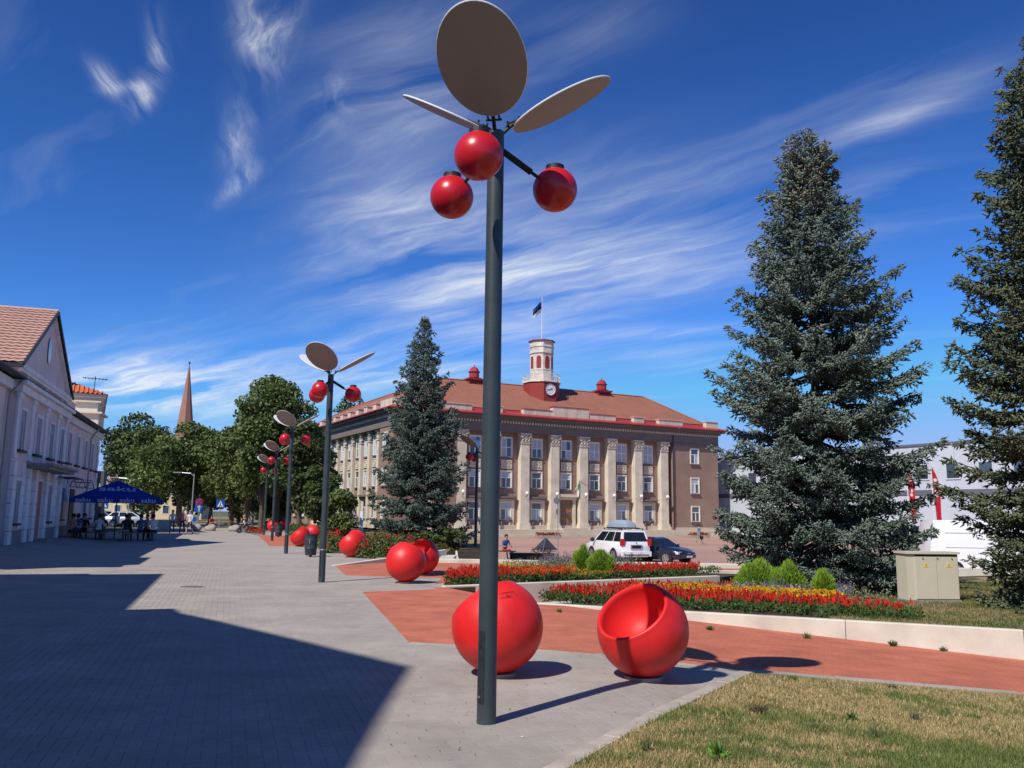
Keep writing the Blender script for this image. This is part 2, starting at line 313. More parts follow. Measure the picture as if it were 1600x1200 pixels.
def np_mesh(name, V, F, material, tint=None, parent=None, smooth=False):
    V = np.asarray(V, np.float32).reshape(-1, 3); F = np.asarray(F, np.int32); k = F.shape[1]
    me = bpy.data.meshes.new(name); me.vertices.add(len(V)); me.vertices.foreach_set('co', V.ravel())
    me.loops.add(F.size); me.loops.foreach_set('vertex_index', F.ravel()); me.polygons.add(len(F))
    me.polygons.foreach_set('loop_start', np.arange(0, F.size, k, dtype=np.int32)); me.polygons.foreach_set('loop_total', np.full(len(F), k, np.int32))
    me.polygons.foreach_set('use_smooth', np.full(len(F), bool(smooth)))
    me.update(calc_edges=True)
    if tint is not None:
        a = me.attributes.new('tint', 'FLOAT_COLOR', 'FACE'); c = np.ones((len(F), 4), np.float32); c[:, :3] = tint; a.data.foreach_set('color', c.ravel())
    me.materials.append(material)
    o = bpy.data.objects.new(name, me); COL.objects.link(o)
    if parent is not None: o.parent = parent
    return o
def text_mesh(name, txt, size, M4, material, parent, depth=.003, bold=0.0, sx=1.0):
    cu = bpy.data.curves.new(name, 'FONT'); cu.body = txt; cu.size = size; cu.extrude = depth; cu.offset = bold; cu.align_x = 'CENTER'; cu.align_y = 'CENTER'; cu.resolution_u = 3
    o = bpy.data.objects.new(name, cu); COL.objects.link(o); bpy.context.view_layer.update()
    me = bpy.data.meshes.new_from_object(o.evaluated_get(bpy.context.evaluated_depsgraph_get())); bpy.data.objects.remove(o)
    me.transform(M4 @ Matrix.Diagonal((sx, 1, 1, 1))); me.materials.clear(); me.materials.append(material)
    ob = bpy.data.objects.new(name, me); COL.objects.link(ob); ob.parent = parent; return ob
def inside(poly, X, Y):
    r = np.zeros(X.shape, bool); n = len(poly)
    for i in range(n):
        x0, y0 = poly[i]; x1, y1 = poly[(i + 1) % n]
        c = ((y0 > Y) != (y1 > Y)) & (X < (x1 - x0) * (Y - y0) / ((y1 - y0) if y1 != y0 else 1e-9) + x0); r ^= c
    return r

# ================================================================== THE GROUND
def T(x, y): return -0.062 * max(0.0, x - 1.0)           # the path and the lawn fall away to the right
def on_T(u, v):
    z = 0.0
    for _ in range(12):
        p = onz(u, v, z); z = .5 * z + .5 * T(p.x, p.y)
    p = onz(u, v, T(p.x, p.y)); return (p.x, p.y)
def sheet(name, poly, material, dz=0.0, fn=None, kind='structure', parent=None):
    """flat polygon split at the crease x = 1.2 so that it follows the fall"""
    fn = fn or T; bm = bmesh.new(); vs = [bm.verts.new((x, y, 0)) for x, y in poly]; f = bm.faces.new(vs)
    if f.normal.z < 0 or True:
        bmesh.ops.bisect_plane(bm, geom=bm.faces[:] + bm.edges[:] + bm.verts[:], plane_co=(1.0, 0, 0), plane_no=(1, 0, 0))
    bmesh.ops.triangulate(bm, faces=bm.faces[:])
    for v_ in bm.verts: v_.co.z = fn(v_.co.x, v_.co.y) + dz
    bmesh.ops.recalc_face_normals(bm, faces=bm.faces[:])
    for f in bm.faces:
        if f.normal.z < 0: f.normal_flip()
    me = bpy.data.meshes.new(name); bm.to_mesh(me); bm.free(); me.materials.append(material)
    o = bpy.data.objects.new(name, me); COL.objects.link(o)
    if kind: o['kind'] = kind
    if parent: o.parent = parent
    return o

FA = Vector((-19.5, 33.55, 0)); PA = -18.0
E_ = az_dir(PA); NR = az_dir(PA + 90)                      # along the promenade, and across it to the right
def prom(s, n): p = FA + E_ * s + NR * n; return (p.x, p.y)

MB().box(-2500, 2500, -600, 4500, -1.4, -1.3).build('ground', M['ground'])['kind'] = 'structure'

# corner points surveyed from the photograph
kA = on_T(566, 925); kB = on_T(640, 1005); kC = on_T(1168, 1050); kD = on_T(1600, 1086); kE = on_T(862, 1206)
F0 = (0.4, 16.5); F1 = (7.78, 13.37); F2 = (17.6, 9.3)      # front wall of the near bed
G0 = (-1.45, 19.9); G1 = (5.9, 24.6)
red_left = on_T(566, 925); red_up = on_T(683, 921)
lawnK = (kC[0] + (kC[0] - kE[0]) * -3, kC[1] + (kC[1] - kE[1]) * -3)
PAVE = [prom(-62, 0), prom(74, 0), prom(74, 17), prom(40, 17), prom(10, 17.0), (-2.75, 33.0), (-2.6, 29.5), G0, F0, (1.3, 11.5), kC, kE, lawnK, (3, -14), (-2, -30)]
promenade = bpy.data.objects.new('promenade', None); COL.objects.link(promenade); promenade['kind'] = 'structure'
# slab under the near field is a joint bed a little lower; the far field is one sheet
near_n0, near_n1, near_s1 = -2.5, 13.5, -10.0              # the near field is where single pavers can be seen (promenade frame)
def fr(x, y): d = Vector((x, y, 0)) - FA; return d.dot(E_), d.dot(NR)
sheet('paving_bed', PAVE, M['joint'], -.005, parent=promenade, kind=None)
FARP = [prom(near_s1, 0), prom(74, 0), prom(74, 17), prom(40, 17), prom(10, 17.0), (-2.75, 33.0), (-2.6, 29.5), prom(near_s1, 17.0)]
sheet('paving_field', FARP, M['paving'], 0.0, parent=promenade, kind=None)
RED = [red_left, kB, kC, kD, (9.5, 9.0), (18, 8.7), F2, F1, F0, G0, (G0[0] - .25, G0[1] - .1), red_up]
sheet('red_path', RED, M['redpath'], .004)
# herring-bone pavers
W_ = .1
cells = []
na, nb = int(34 / W_), int(16 / W_)
ii, jj = np.meshgrid(np.arange(0, 370), np.arange(0, 190), indexing='ij')
k4 = (ii - jj) % 4
recs = []
for kk, (du, dv) in ((0, (2, 1)), (3, (1, 2))):
    a = ii[k4 == kk].astype(float); b = jj[k4 == kk].astype(float)
    recs.append(np.stack([near_s1 - (a + du / 2) * W_, -2.5 + (b + dv / 2) * W_, np.full(a.shape, du / 2 * W_), np.full(a.shape, dv / 2 * W_)], 1))
R_ = np.concatenate(recs)
sx, sn = R_[:, 0], R_[:, 1]
X = FA.x + E_.x * sx + NR.x * sn; Y = FA.y + E_.y * sx + NR.y * sn
redpoly = [red_left, kB, kC, (18, 9.0), F2, F1, F0, G0, red_up]
ok = inside(PAVE, X, Y) & (Y > 3.2) & (np.abs(X) < Y * .66 + 1.2)
dK = np.abs((kC[0] - kE[0]) * (Y - kE[1]) - (kC[1] - kE[1]) * (X - kE[0])) / math.hypot(kC[0] - kE[0], kC[1] - kE[1])
ok &= ~((dK < .01) & (Y < 12))
def seg_d(p, q):
    ax, ay = q[0] - p[0], q[1] - p[1]; t = np.clip(((X - p[0]) * ax + (Y - p[1]) * ay) / (ax * ax + ay * ay), 0, 1); return np.hypot(X - p[0] - ax * t, Y - p[1] - ay * t)
ok &= ~inside(RED, X, Y) | (seg_d(kB, kC) < .16) | (seg_d(red_left, kB) < .16)
R_ = R_[ok]; X = X[ok]; Y = Y[ok]
order = np.argsort(X ** 2 + (Y - 1.0) ** 2 + 400 * ((np.abs(X) > Y * .58) | (Y < 4.9)) + 300 * (X < -1.6 - (Y - 5) * .0))
single = order[:290]; rest = order[290:]
g = .0014
def paver_v(hx, hy, h=.02):
    c = .002
    return [(-hx, -hy, -h), (hx, -hy, -h), (hx, hy, -h), (-hx, hy, -h), (-hx, -hy, -c), (hx, -hy, -c), (hx, hy, -c), (-hx, hy, -c), (-hx + c, -hy + c, 0), (hx - c, -hy + c, 0), (hx - c, hy - c, 0), (-hx + c, hy - c, 0)]
PF = [(8, 9, 10, 11), (4, 5, 9, 8), (5, 6, 10, 9), (6, 7, 11, 10), (7, 4, 8, 11), (0, 1, 5, 4), (1, 2, 6, 5), (2, 3, 7, 6), (3, 0, 4, 7)]
angf = rad(90 - PA)
pm = {}
for key in ((.1, .05), (.05, .1)):
    me = bpy.data.meshes.new('paver'); me.from_pydata(paver_v(key[0] - g, key[1] - g), [], PF); me.materials.append(M['paver']); pm[key] = me
# frame: local x along E_, local y along -NR
for q in single:
    s_, n_, hx, hy = R_[q]; me = pm[(round(hx, 3), round(hy, 3))]
    o = bpy.data.objects.new('paver', me); COL.objects.link(o); o.parent = promenade
    o.location = (X[q], Y[q], T(X[q], Y[q]) + random.uniform(-.0006, .0006)); o.rotation_euler = (random.uniform(-.003, .003), random.uniform(-.003, .003), angf)
vb = np.array([paver_v(1, 1)])[0]
def paver_field(idx):
    n = len(idx); V = np.zeros((n, 12, 3)); hx = R_[idx, 2] - g; hy = R_[idx, 3] - g
    for key in ((.1, .05), (.05, .1)):
        msk = np.abs(R_[idx, 2] - key[0]) < .001; V[msk] = np.array(paver_v(key[0] - g, key[1] - g))
    ca, sa = math.cos(angf), math.sin(angf); tx = RNG.normal(0, .0022, n); ty = RNG.normal(0, .0022, n)
    z = V[:, :, 2] + V[:, :, 0] * tx[:, None] + V[:, :, 1] * ty[:, None] + RNG.uniform(-.0006, .0006, n)[:, None]
    xx = V[:, :, 0] * ca - V[:, :, 1] * sa + X[idx][:, None]; yy = V[:, :, 0] * sa + V[:, :, 1] * ca + Y[idx][:, None]
    z = z - .062 * np.maximum(0, xx - 1.0)
    P = np.stack([xx, yy, z], 2).reshape(-1, 3); Fc = (np.array(PF)[None] + (np.arange(n) * 12)[:, None, None]).reshape(-1, 4)
    tn = np.repeat(np.array([.345, .303, .264])[None] * RNG.uniform(.95, 1.05, (n, 1)) * (1 + RNG.normal(0, .012, (n, 3))), 9, 0)
    o = np_mesh('paver_field', P, Fc, M['paver_s'], tn, parent=promenade); o['kind'] = 'stuff'
paver_field(rest)
# the slope that lifts the paving to the foot of the long pink house
MB().add([(*prom(-40, 2.6), .004), (*prom(26, 2.6), .004), (*prom(26, -.2), .235), (*prom(-40, -.2), .235)], [(0, 1, 2, 3)]).build('paving_apron', M['paving'])['kind'] = 'structure'

# kerb stones: along the lawn, and the flush strip beside the red path
def kerb_run(name, pts, wid, top, material, step=1.0, label=None, side=0):
    root = bpy.data.objects.new(name, None); COL.objects.link(root); root['kind'] = 'structure'
    for a, b in zip(pts[:-1], pts[1:]):
        a = Vector((*a, 0)); b = Vector((*b, 0)); L_ = (b - a).length; n = max(1, round(L_ / step)); d = (b - a) / n; nr = Vector((d.y, -d.x, 0)).normalized()
        for i in range(n):
            p = a + d * i + d.normalized() * .004; q = a + d * (i + 1) - d.normalized() * .004; e0 = nr * (wid * (side - .5)); e1 = nr * (wid * (side + .5))
            jit = random.uniform(-.003, .003); m = MB(); c = .008
            pl = [p + e0, q + e0, q + e1, p + e1]
            lo = [(w_.x, w_.y, T(w_.x, w_.y) - .1) for w_ in pl]; mid = [(w_.x, w_.y, T(w_.x, w_.y) + top + jit - c) for w_ in pl]
            cx = sum(w_.x for w_ in pl) / 4; cy = sum(w_.y for w_ in pl) / 4
            tp = [(w_.x + (cx - w_.x) * c * 2 / (wid), w_.y + (cy - w_.y) * c * 2 / wid, T(w_.x, w_.y) + top + jit) for w_ in pl]
            tp = [(mx_[0] + (cx - mx_[0]) * .02, mx_[1] + (cy - mx_[1]) * .02, mx_[2] + c) for mx_ in mid]
            m.add(lo + mid + tp, [(0, 3, 2, 1), (0, 1, 5, 4), (1, 2, 6, 5), (2, 3, 7, 6), (3, 0, 4, 7), (4, 5, 9, 8), (5, 6, 10, 9), (6, 7, 11, 10), (7, 4, 8, 11), (8, 9, 10, 11)])
            o = m.build('kerbstone', material, root)
    return root
kerb_run('lawn_kerb', [lawnK, kE, kC], .14, .016, M['kerbdark'], 1.0)
kerb_run('path_kerb', [kC, kD, (9.5, 9.0), (16, 8.8)], .17, .010, M['kerb'], 1.2, side=-.5)
kerb_run('path_edge', [kB, kC], .09, .009, M['kerb'], .9)
LAWN = [lawnK, kE, kC, kD, (9.5, 9.0), (17, 8.75), (22, 2), (20, -14), (4, -14)]
sheet('front_lawn', LAWN, M['lawn'], .003)

# the near bed with its cast concrete wall, the ramp beside it, the second bed
B1L = (8.6, 21.8); B1 = [F0, F1, F2, (34, 8), (40, 26), (26, 33), (13.5, 26.5), B1L]
MB().prism([(F0[0] + .35, F0[1] + .02), (F1[0], F1[1] + .1), (F2[0], F2[1] + .1)] + B1[3:], -1.25, -.03).build('planted_bank', M['soil'])['kind'] = 'structure'
def wall_run(name, a, b, panel, th, ztop, zbot, label, cat='wall', cap=None, segs=None):
    a = Vector((*a, 0)); b = Vector((*b, 0)); d = (b - a); L_ = d.length; d.normalize(); nr = Vector((-d.y, d.x, 0))
    root = thing(name, (a.x, a.y, 0), label, cat); cuts = segs or [i * panel for i in range(int(L_ / panel) + 1)] + [L_]
    if cuts[-1] - cuts[-2] < .3: cuts.pop(-2)
    for s0, s1 in zip(cuts[:-1], cuts[1:]):
        p = d * (s0 + .005); q = d * (s1 - .005); m = MB(); pts = [p, q, q + nr * th, p + nr * th]; off = random.uniform(-.006, .006)
        c = .012
        zt0, zt1 = ztop(s0), ztop(s1); lo = [(v.x, v.y, zbot) for v in pts]; zz = (zt0, zt1, zt1, zt0)
        mid = [(v.x, v.y, z - c) for v, z in zip(pts, zz)]; sh = (nr * c, nr * c, -nr * c, -nr * c)
        tp = [(v.x + e.x, v.y + e.y, z) for v, e, z in zip(pts, sh, zz)]
        m.add(lo + mid + tp, [(0, 3, 2, 1), (0, 1, 5, 4), (1, 2, 6, 5), (2, 3, 7, 6), (3, 0, 4, 7), (4, 5, 9, 8), (5, 6, 10, 9), (6, 7, 11, 10), (7, 4, 8, 11), (8, 9, 10, 11)])
        o = m.build('wall_panel', M['concrete'], root); o.location = nr * off
    return root
wall_run('retaining_wall', F0, F1, 2.75, .16, lambda s: .02, -.9, 'long pale cast concrete retaining wall in front of the red and yellow flower bed')
wall_run('retaining_wall', (F1[0] + .02, F1[1] - .01), F2, 2.75, .16, lambda s: .02, -1.2, 'far right run of the pale concrete retaining wall below the utility cabinet lawn')
wall_run('retaining_wall', G0, G1, 3.1, .18, lambda s: .03, -1.2, 'shaded concrete wall rising beside the ramp between the two flower beds')
wall_run('retaining_wall', (F0[0] + .12, F0[1] + .12), (F0[0] + .12 + .839 * 8.6, F0[1] + .12 + .545 * 8.6), 3.0, .14, lambda s: .0, -1.2, 'hidden concrete wall on the ramp side of the near flower bed, behind the red salvia')
wall_run('low_wall', (4.9, 26.6), (7.6, 26.2), 2.8, .2, lambda s: .07, -1.0, 'short sunlit cream wall at the end of the ramp behind the second flower bed')
RAMP = [G0, (G0[0] + .12 + .84 * 9, G0[1] + .545 * 9), (F0[0] + .84 * 9.6, F0[1] + .545 * 9.6), F0]
def rampz(x, y): t = (x - G0[0]) * .839 + (y - G0[1]) * .545; return -min(max(t, 0) * .2, 1.0)
m = MB(); 
for t0, t1 in ((0, 5), (5, 10)):
    P = [(G0[0] + .839 * t0, G0[1] + .545 * t0), (G0[0] + .839 * t1, G0[1] + .545 * t1), (F0[0] + .3 + .839 * t1, F0[1] + .545 * t1), (F0[0] + .05 + .839 * t0, F0[1] + .545 * t0)]
    m.add([(x, y, (-.2 * t0 if i in (0, 3) else -.2 * t1) + .003) for i, (x, y) in enumerate(P)], [(3, 2, 1, 0)])
m.build('ramp', M['redpath'])['kind'] = 'structure'
B2 = [G0, (G1[0] + .1, G1[1] + .1), (7.0, 26.1), (3.0, 27.0), (-.4, 23.9), (-1.75, 20.6)]
MB().prism(B2, -1.2, -.012).build('second_bed_soil', M['soil'])['kind'] = 'structure'
# far side: red strip, long kerb step, wedge wall
j0 = onz(523, 884); j1 = onz(541, 899); j2 = onz(600, 901); j3 = onz(690, 903)
STRIP = [(j0.x, j0.y), (j1.x, j1.y), (j2.x, j2.y), (j3.x, j3.y), (-1.75, 20.8), (-.4, 24.0), (3, 27.2), (9.4, 26.9), (9.6, 28.3), (-2.6, 29.7), (-2.9, 31.5)]
MB().prism(STRIP, -1.1, .004).build('upper_red_path', M['redpath'])['kind'] = 'structure'
kr = wall_run('step_kerb', (-3.1, 29.75), (24, 27.3), 2.4, .42, lambda s: .13, -1.1, 'long grey step kerb along the edge of the sunken square')
wall_run('wedge_wall', (j0.x, j0.y), (-2.35, 32.6), 3.0, .16, lambda s: .01 + s * .052, -.3, 'low concrete wedge wall rising behind the two touching red ball seats')
MB().prism([(-2.5, 31.2), (-2.0, 31.2), (-2.0, 32.9), (-2.5, 32.9)], -.9, .12).build('wall_pier', M['concrete'])
o = bpy.data.objects['wall_pier']; tag(o, 'small cream concrete pier at the end of the wedge wall', 'pier')
P2 = [on_T(402, 836), on_T(421, 853), on_T(480, 853), on_T(480, 838)]
sheet('far_red_paving', P2, M['redpath'], .005)
# park lawn beside the promenade, the square, the terrace of the town hall
_k = [onz(u, v, 0) for u, v in ((448, 836), (482, 849), (508, 864), (530, 862), (574, 872), (600, 874))]
PARK = [(p.x, p.y) for p in _k] + [(-3.6, 31.4), (-2.6, 33), (-2.7, 40), (-1.0, 42.5), (-1.0, 46), (-2.4, 58), (-7, 76), (-12, 84.5), (-30, 121), prom(74, 26), prom(74, 15.0), prom(50, 14.4)]
MB().prism(PARK[:], -1.3, .05).build('park_lawn', M['lawn'])['kind'] = 'structure'
CLh = Vector((-11.74, 85.33, 0)); H1 = az_dir(62); Hn = az_dir(-28)
def hp(s, b): p = CLh + H1 * s + Hn * b; return (p.x, p.y)
q0 = hp(-1.5, -3.6); q1 = hp(75, -3.6)
MB().add([(-4, 29.9, -.95), (42, 27.0, -.95), (90, 60, -.95), (*q1, -.66), (*q0, -.66), (-6, 60, -.9)], [(0, 1, 2, 3, 4, 5)]).build('square_paving', M['square'])['kind'] = 'structure'
def sqz(x, y):
    d = -((Vector((x, y, 0)) - CLh).dot(Hn)) - 3.6; return -.95 + .29 * min(1, max(0, (52 - d) / 52))
# terrace with steps
tr = bpy.data.objects.new('terrace', None); COL.objects.link(tr); tr['kind'] = 'structure'
for i in range(5):
    m = MB(); bb = -3.6 + i * .45; y0 = [hp(-.8, bb), hp(43, bb), hp(43, .7), hp(-.8, .7)]
    m.prism(y0, -1.2, -.66 + (i + 1) * .155).build('step', M['terrace'], tr)
MB().prism([hp(43.05, -3.3), hp(80, -3.3), hp(80, 20), hp(43.05, 20)], -1.2, -.62).build('side_yard', M['terrace'])['kind'] = 'structure'
# street beyond the promenade
s0, s1, s2 = 75, 77, 90
MB().prism([prom(74, -60), prom(74, 60), prom(76, 60), prom(76, -60)][::-1], -1.0, .10).build('street_kerb', M['kerb'])['kind'] = 'structure'
MB().prism([prom(76.02, -80), prom(76.02, 80), prom(92, 80), prom(92, -80)][::-1], -1.0, .02).build('road', M['asphalt'])['kind'] = 'structure'
MB().prism([prom(92.02, -80), prom(92.02, 80), prom(220, 80), prom(220, -80)][::-1], -1.0, .08).build('far_lawn', M['lawn'])['kind'] = 'structure'
MB().prism([prom(25, -40), prom(74, -40), prom(74, -.05), prom(25, -.05)][::-1], -1.0, -.01).build('side_street', M['asphalt'])['kind'] = 'structure'

# ================================================================== BERRY LAMPS
def make_lamp():
    t = thing('berry_lamp', (0, 0, 0), '', 'street lamp', 'berry street lamps with red globes')
    MB().lathe([(.0, 0), (.078, 0), (.078, .004), (.076, 2.5), (.072, 5.0), (.0, 5.0)], 28).build('pole', M['pole'], t, smooth=True)
    MB().lathe([(.079, .755), (.0805, .757), (.0805, .772), (.079, .774)], 28).build('joint_ring', M['steel'], t, smooth=True)
    # service hatch with its rim and lock, on the promenade side
    hz0, hz1 = .16, .72; m = MB(); 
    for k in range(5):
        a0, a1 = rad(232 - 20 + k * 8) , rad(232 - 20 + (k + 1) * 8); r = .0815
        m.add([(r * math.cos(a0), r * math.sin(a0), hz0), (r * math.cos(a1), r * math.sin(a1), hz0), (r * math.cos(a1), r * math.sin(a1), hz1), (r * math.cos(a0), r * math.sin(a0), hz1)], [(0, 1, 2, 3)])
    for a in (212, 252):
        c, s = math.cos(rad(a)), math.sin(rad(a)); m.tube((c * .079, s * .079, hz0), (c * .079, s * .079, hz1), .0035, n=5)
    hatch = m.build('hatch', M['hatchm'], t)
    MB().tube((math.cos(rad(225)) * .08, math.sin(rad(225)) * .08, .21), (math.cos(rad(225)) * .087, math.sin(rad(225)) * .087, .21), .008, n=8).build('lock', M['steel'], hatch)
    for az in (190.5, 76.5, 308.5):
        ta = rad(30.5); r = Vector((math.sin(rad(az)) * math.cos(ta), math.cos(rad(az)) * math.cos(ta), math.sin(ta))); tg = Vector((math.cos(rad(az)), -math.sin(rad(az)), 0)); nn_ = tg.cross(r); nn_ = nn_ if nn_.z > 0 else -nn_
        hub = Vector((0, 0, 4.985)); c = hub + r * (.185 + .52); m = MB(); n = 56
        def el(k, off): return [c + r * (.52 * k * math.cos(2 * math.pi * i / n)) + tg * (.375 * k * math.sin(2 * math.pi * i / n)) + nn_ * off for i in range(n)]
        lo, l2, up, u2 = el(.988, -.009), el(1, -.004), el(1, .004), el(.988, .009)
        V = lo + l2 + up + u2; ring = lambda a, b: [(a + i, a + (i + 1) % n, b + (i + 1) % n, b + i) for i in range(n)]
        p = MB(); p.add(V, [tuple(range(n - 1, -1, -1))], 0); p.add(V, ring(0, n) + ring(n, 2 * n) + ring(2 * n, 3 * n), 1); p.add(V, [tuple(range(3 * n, 4 * n))], 1)
        pet = p.build('petal', [M['disc'], M['discrim']], t)
        b = MB(); b.tube(hub - r * .02 + Vector((0, 0, -.06)), hub + r * .2 + nn_ * .022, .018, n=6)
        e0 = hub + r * .13 + nn_ * .022
        for sd in (-1, 1):
            a_ = e0 + tg * (.05 * sd); b.tube(a_, a_ + r * .22, .010, n=6)
        b.tube(e0 - tg * .07, e0 + tg * .07, .012, n=6)
        for q in (.02, .14): b.tube(e0 + r * q + nn_ * .0, e0 + r * q + nn_ * .04, .01, n=6)
        b.build('bracket', M['polecap'], t)
    for az in (193.1, 313.3, 72.1):
        o_ = Vector((math.sin(rad(az)), math.cos(rad(az)), 0)); c = o_ * .56 + Vector((0, 0, 4.54)); a0 = o_ * .05 + Vector((0, 0, 4.84))
        gl = MB().sphere(c, .2, 40, 24).build('globe', M['ball'], t, smooth='all')
        m = MB(); k = (c - a0).normalized(); a1 = a0 + k * .33
        m.tube(a0, a1, .033, n=4); m.tube(a1, c - k * .15, .016, n=8); m.build('arm', M['polecap'], t)
        m = MB(); m.tube(c + Vector((0, 0, .178)), c + Vector((0, 0, .222)), .085, .082, 24); m.tube(c + Vector((0, 0, .222)), c + Vector((0, 0, .232)), .07, .06, 20); m.build('cap', M['polecap'], gl)
    return t
lamp0 = make_lamp(); lamp0.location = (-.17, 7.19, 0)
lamp0['label'] = 'tallest and nearest berry lamp post standing between the two front red ball seats'
LP = [((-4.46, 20.86, 0), 'second berry lamp post, between the nearest bin and the touching ball seats'), ((-8.9, 34.76, 0), 'third berry lamp post just left of the nearest dark bin'),
      ((-13.5, 49.5, 0), 'fourth berry lamp post left of the second dark bin along the row'), ((-17.4, 61.6, 0), 'fifth berry lamp post far down the promenade row'), ((-21.6, 75.0, 0), 'farthest berry lamp post of the promenade row before the street trees')]
for (x, y, z), lb in LP: copy_tree(lamp0, (x, y, z), label=lb)
for o in [x for x in lamp0.children if x.name.startswith('joint_ring')]: bpy.data.objects.remove(o)
pz = ony(743, 849, 44.0)
copy_tree(lamp0, (pz.x, 44.0, -.02), rz=rad(-150), label='dark silhouetted berry lamp post behind the blue spruce beside the square')

# ================================================================== RED BALL SEATS
def make_ball():
    t = thing('ball_seat', (0, 0, 0), '', 'seat', 'red ball seats along the promenade')
    R = .478; th = rad(57)
    ax = Vector((math.cos(rad(48)), 0, math.sin(rad(48)))); Q = ax.to_track_quat('Z', 'Y').to_matrix().to_4x4(); Q.translation = Vector((0, 0, R + .02))
    prof = []
    for i in range(30):
        a = math.pi - (math.pi - th) * i / 29
        prof.append((max(1e-4, R * math.sin(a)), R * math.cos(a)))
    rr, rz_ = prof[-1]
    rim = [(rr - .004, rz_ + .014), (rr - .018, rz_ + .021), (rr - .034, rz_ + .019), (rr - .045, rz_ + .008), (rr - .052, rz_ - .012)]
    MB().lathe(prof + rim[:3], 64, Q).build('shell', M['red'], t, smooth='all')
    inner = rim[2:]; r0, z0 = rim[-1]
    for i in range(1, 18):
        a = i / 17 * math.pi / 2
        inner.append((max(1e-4, r0 * math.cos(a) ** .8), z0 - .36 * math.sin(a) ** 1.15))
    MB().lathe(inner, 64, Q).build('bowl', M['redin'], t, smooth='all')
    s_ = MB(); s_.lathe([(.0, -.01), (.20, -.01), (.20, .035), (.0, .035)], 20); s_.build('foot', M['kerb'], t, smooth=True)
    return t
def place_ball(src, u, v, az, label, dxy=0):
    p = onz(u, v, 0); x, y = on_T(u, v)
    c = src if dxy == 'own' else copy_tree(src)
    c.location = (x, y, T(x, y)); c.rotation_euler = (0, 0, rad(90 - az)); c['label'] = label; return c
ball0 = make_ball()
SEATS = [(776, 1055, 313, 'large red ball seat partly hidden by the nearest lamp post, turned away'), (1005, 1061, 225, 'red ball seat with open bowl facing the camera, striped by the lamp shadow'),
         (633, 911, 30, 'red ball seat turned away, in front of its open twin by the flower bed'), (658, 899, 208, 'red ball seat showing its bowl behind the closed one left of the flower bed'),
         (549, 871, 285, 'red ball seat before the rose bushes, right of the second lamp post'), (558, 862, 60, 'red ball seat mostly hidden behind the one before the rose bushes'),
         (468, 854, 250, 'red ball seat with open bowl behind the nearest dark bin'), (489, 846, 60, 'red ball seat turned away behind the open one near the bin'),
         (534, 840, 300, 'red ball seat rising above the rose leaves, opening tilted left'), (426, 831, 90, 'small distant red ball seat left of the second dark bin'),
         (441, 828, 280, 'small distant red ball seat just right of the second dark bin')]
for i, (u, v, az, lb) in enumerate(SEATS): place_ball(ball0, u, v, az, lb, 'own' if i == 0 else 0)
# black pen scribble on the back of the near seat
m = MB(); A0 = bpy.data.objects['ball_seat']
# ================================================================== BINS
def make_bin():
    t = thing('litter_bin', (0, 0, 0), '', 'bin', 'dark litter bins along the promenade')
    b = MB().lathe([(.0, .06), (.19, .06), (.205, .09), (.225, .30), (.232, .31), (.226, .32), (.232, .60), (.239, .61), (.233, .62), (.235, .76), (.24, .80), (.215, .80), (.21, .70), (0, .62)], 28).build('drum', M['bin'], t, smooth=True)
    MB().lathe([(.215, .795), (.247, .795), (.25, .825), (.235, .84), (.16, .845), (.155, .80)], 28).build('lid_ring', M['plastic'], t, smooth=True)
    MB().tube((0, 0, 0), (0, 0, .07), .06, .05, 10).build('foot', M['plastic'], t)
    MB().box(-.012, .012, -.245, -.232, .50, .60).build('latch', M['steel'], t)
    return t
bin0 = make_bin(); bx_ = onz(485, 870, 0); bin0.location = (bx_.x, bx_.y, 0); bin0['label'] = 'nearest dark metal litter bin between the second and third lamp posts'
for u, v, lb in ((435, 839, 'second dark litter bin in front of the small distant ball seats'), (417, 829, 'third dark litter bin between the fourth and fifth lamp posts'), (406, 824, 'farthest dark litter bin beside the red flower patch')):
    p = onz(u, v, 0); copy_tree(bin0, (p.x, p.y, 0), label=lb)
# ================================================================== THE TOWN HALL
hall = thing('town_hall', (CLh.x, CLh.y, 0), 'brown three storey hall with cream columns, red roof edge and white clock tower', 'building', rz=rad(28))
MB().box(.70, 41.88, .7, 16.8, -.3, 11.7).box(.70, 16.8, 16.8, 45, -.3, 11.7).box(0, 6.98, 0, .72, -.3, 10.35).box(34.95, 41.9, 0, .72, -.3, 10.35).box(0, .72, .72, 4.1, -.3, 10.35).box(0, .72, 31, 45.02, -.3, 10.35).build('wall', M['brown'], hall)
for b_ in ((-.06, 6.9, -.06, .4, -.3, .42), (35.0, 41.96, -.06, .4, -.3, .42), (-.06, .3, .4, 4.0, -.3, .42), (6.9, 35, .45, .69, -.3, .55), (.40, .69, 4.1, 31, -.3, .55)): MB().box(*b_).build('plinth', M['terrace'], hall)
# entablature
ent = MB(); ent.box(-.08, 41.98, -.08, .75, 10.36, 11.5).box(-.08, .75, .75, 45, 10.36, 11.5)
ent.box(-.30, 42.2, -.30, .8, 11.52, 11.75).box(-.30, .8, .8, 45.2, 11.52, 11.75)
ent.box(-.70, 42.6, -.70, .8, 11.76, 12.0).box(-.70, .8, .8, 45.5, 11.76, 12.0)
ent.box(34.9, 42.02, -.13, .75, 10.05, 10.34).box(-.12, 7.0, -.13, .75, 10.05, 10.34)
ent.build('cornice', M['browncorn'], hall)
dn = MB()
x = .1
while x < 41.8: dn.box(x, x + .17, -.24, -.06, 11.28, 11.5); x += .34
y = .3
while y < 44: dn.box(-.24, -.06, y, y + .17, 11.28, 11.5); y += .34
o = dn.build('dentils', M['column'], hall); o['kind'] = 'stuff'
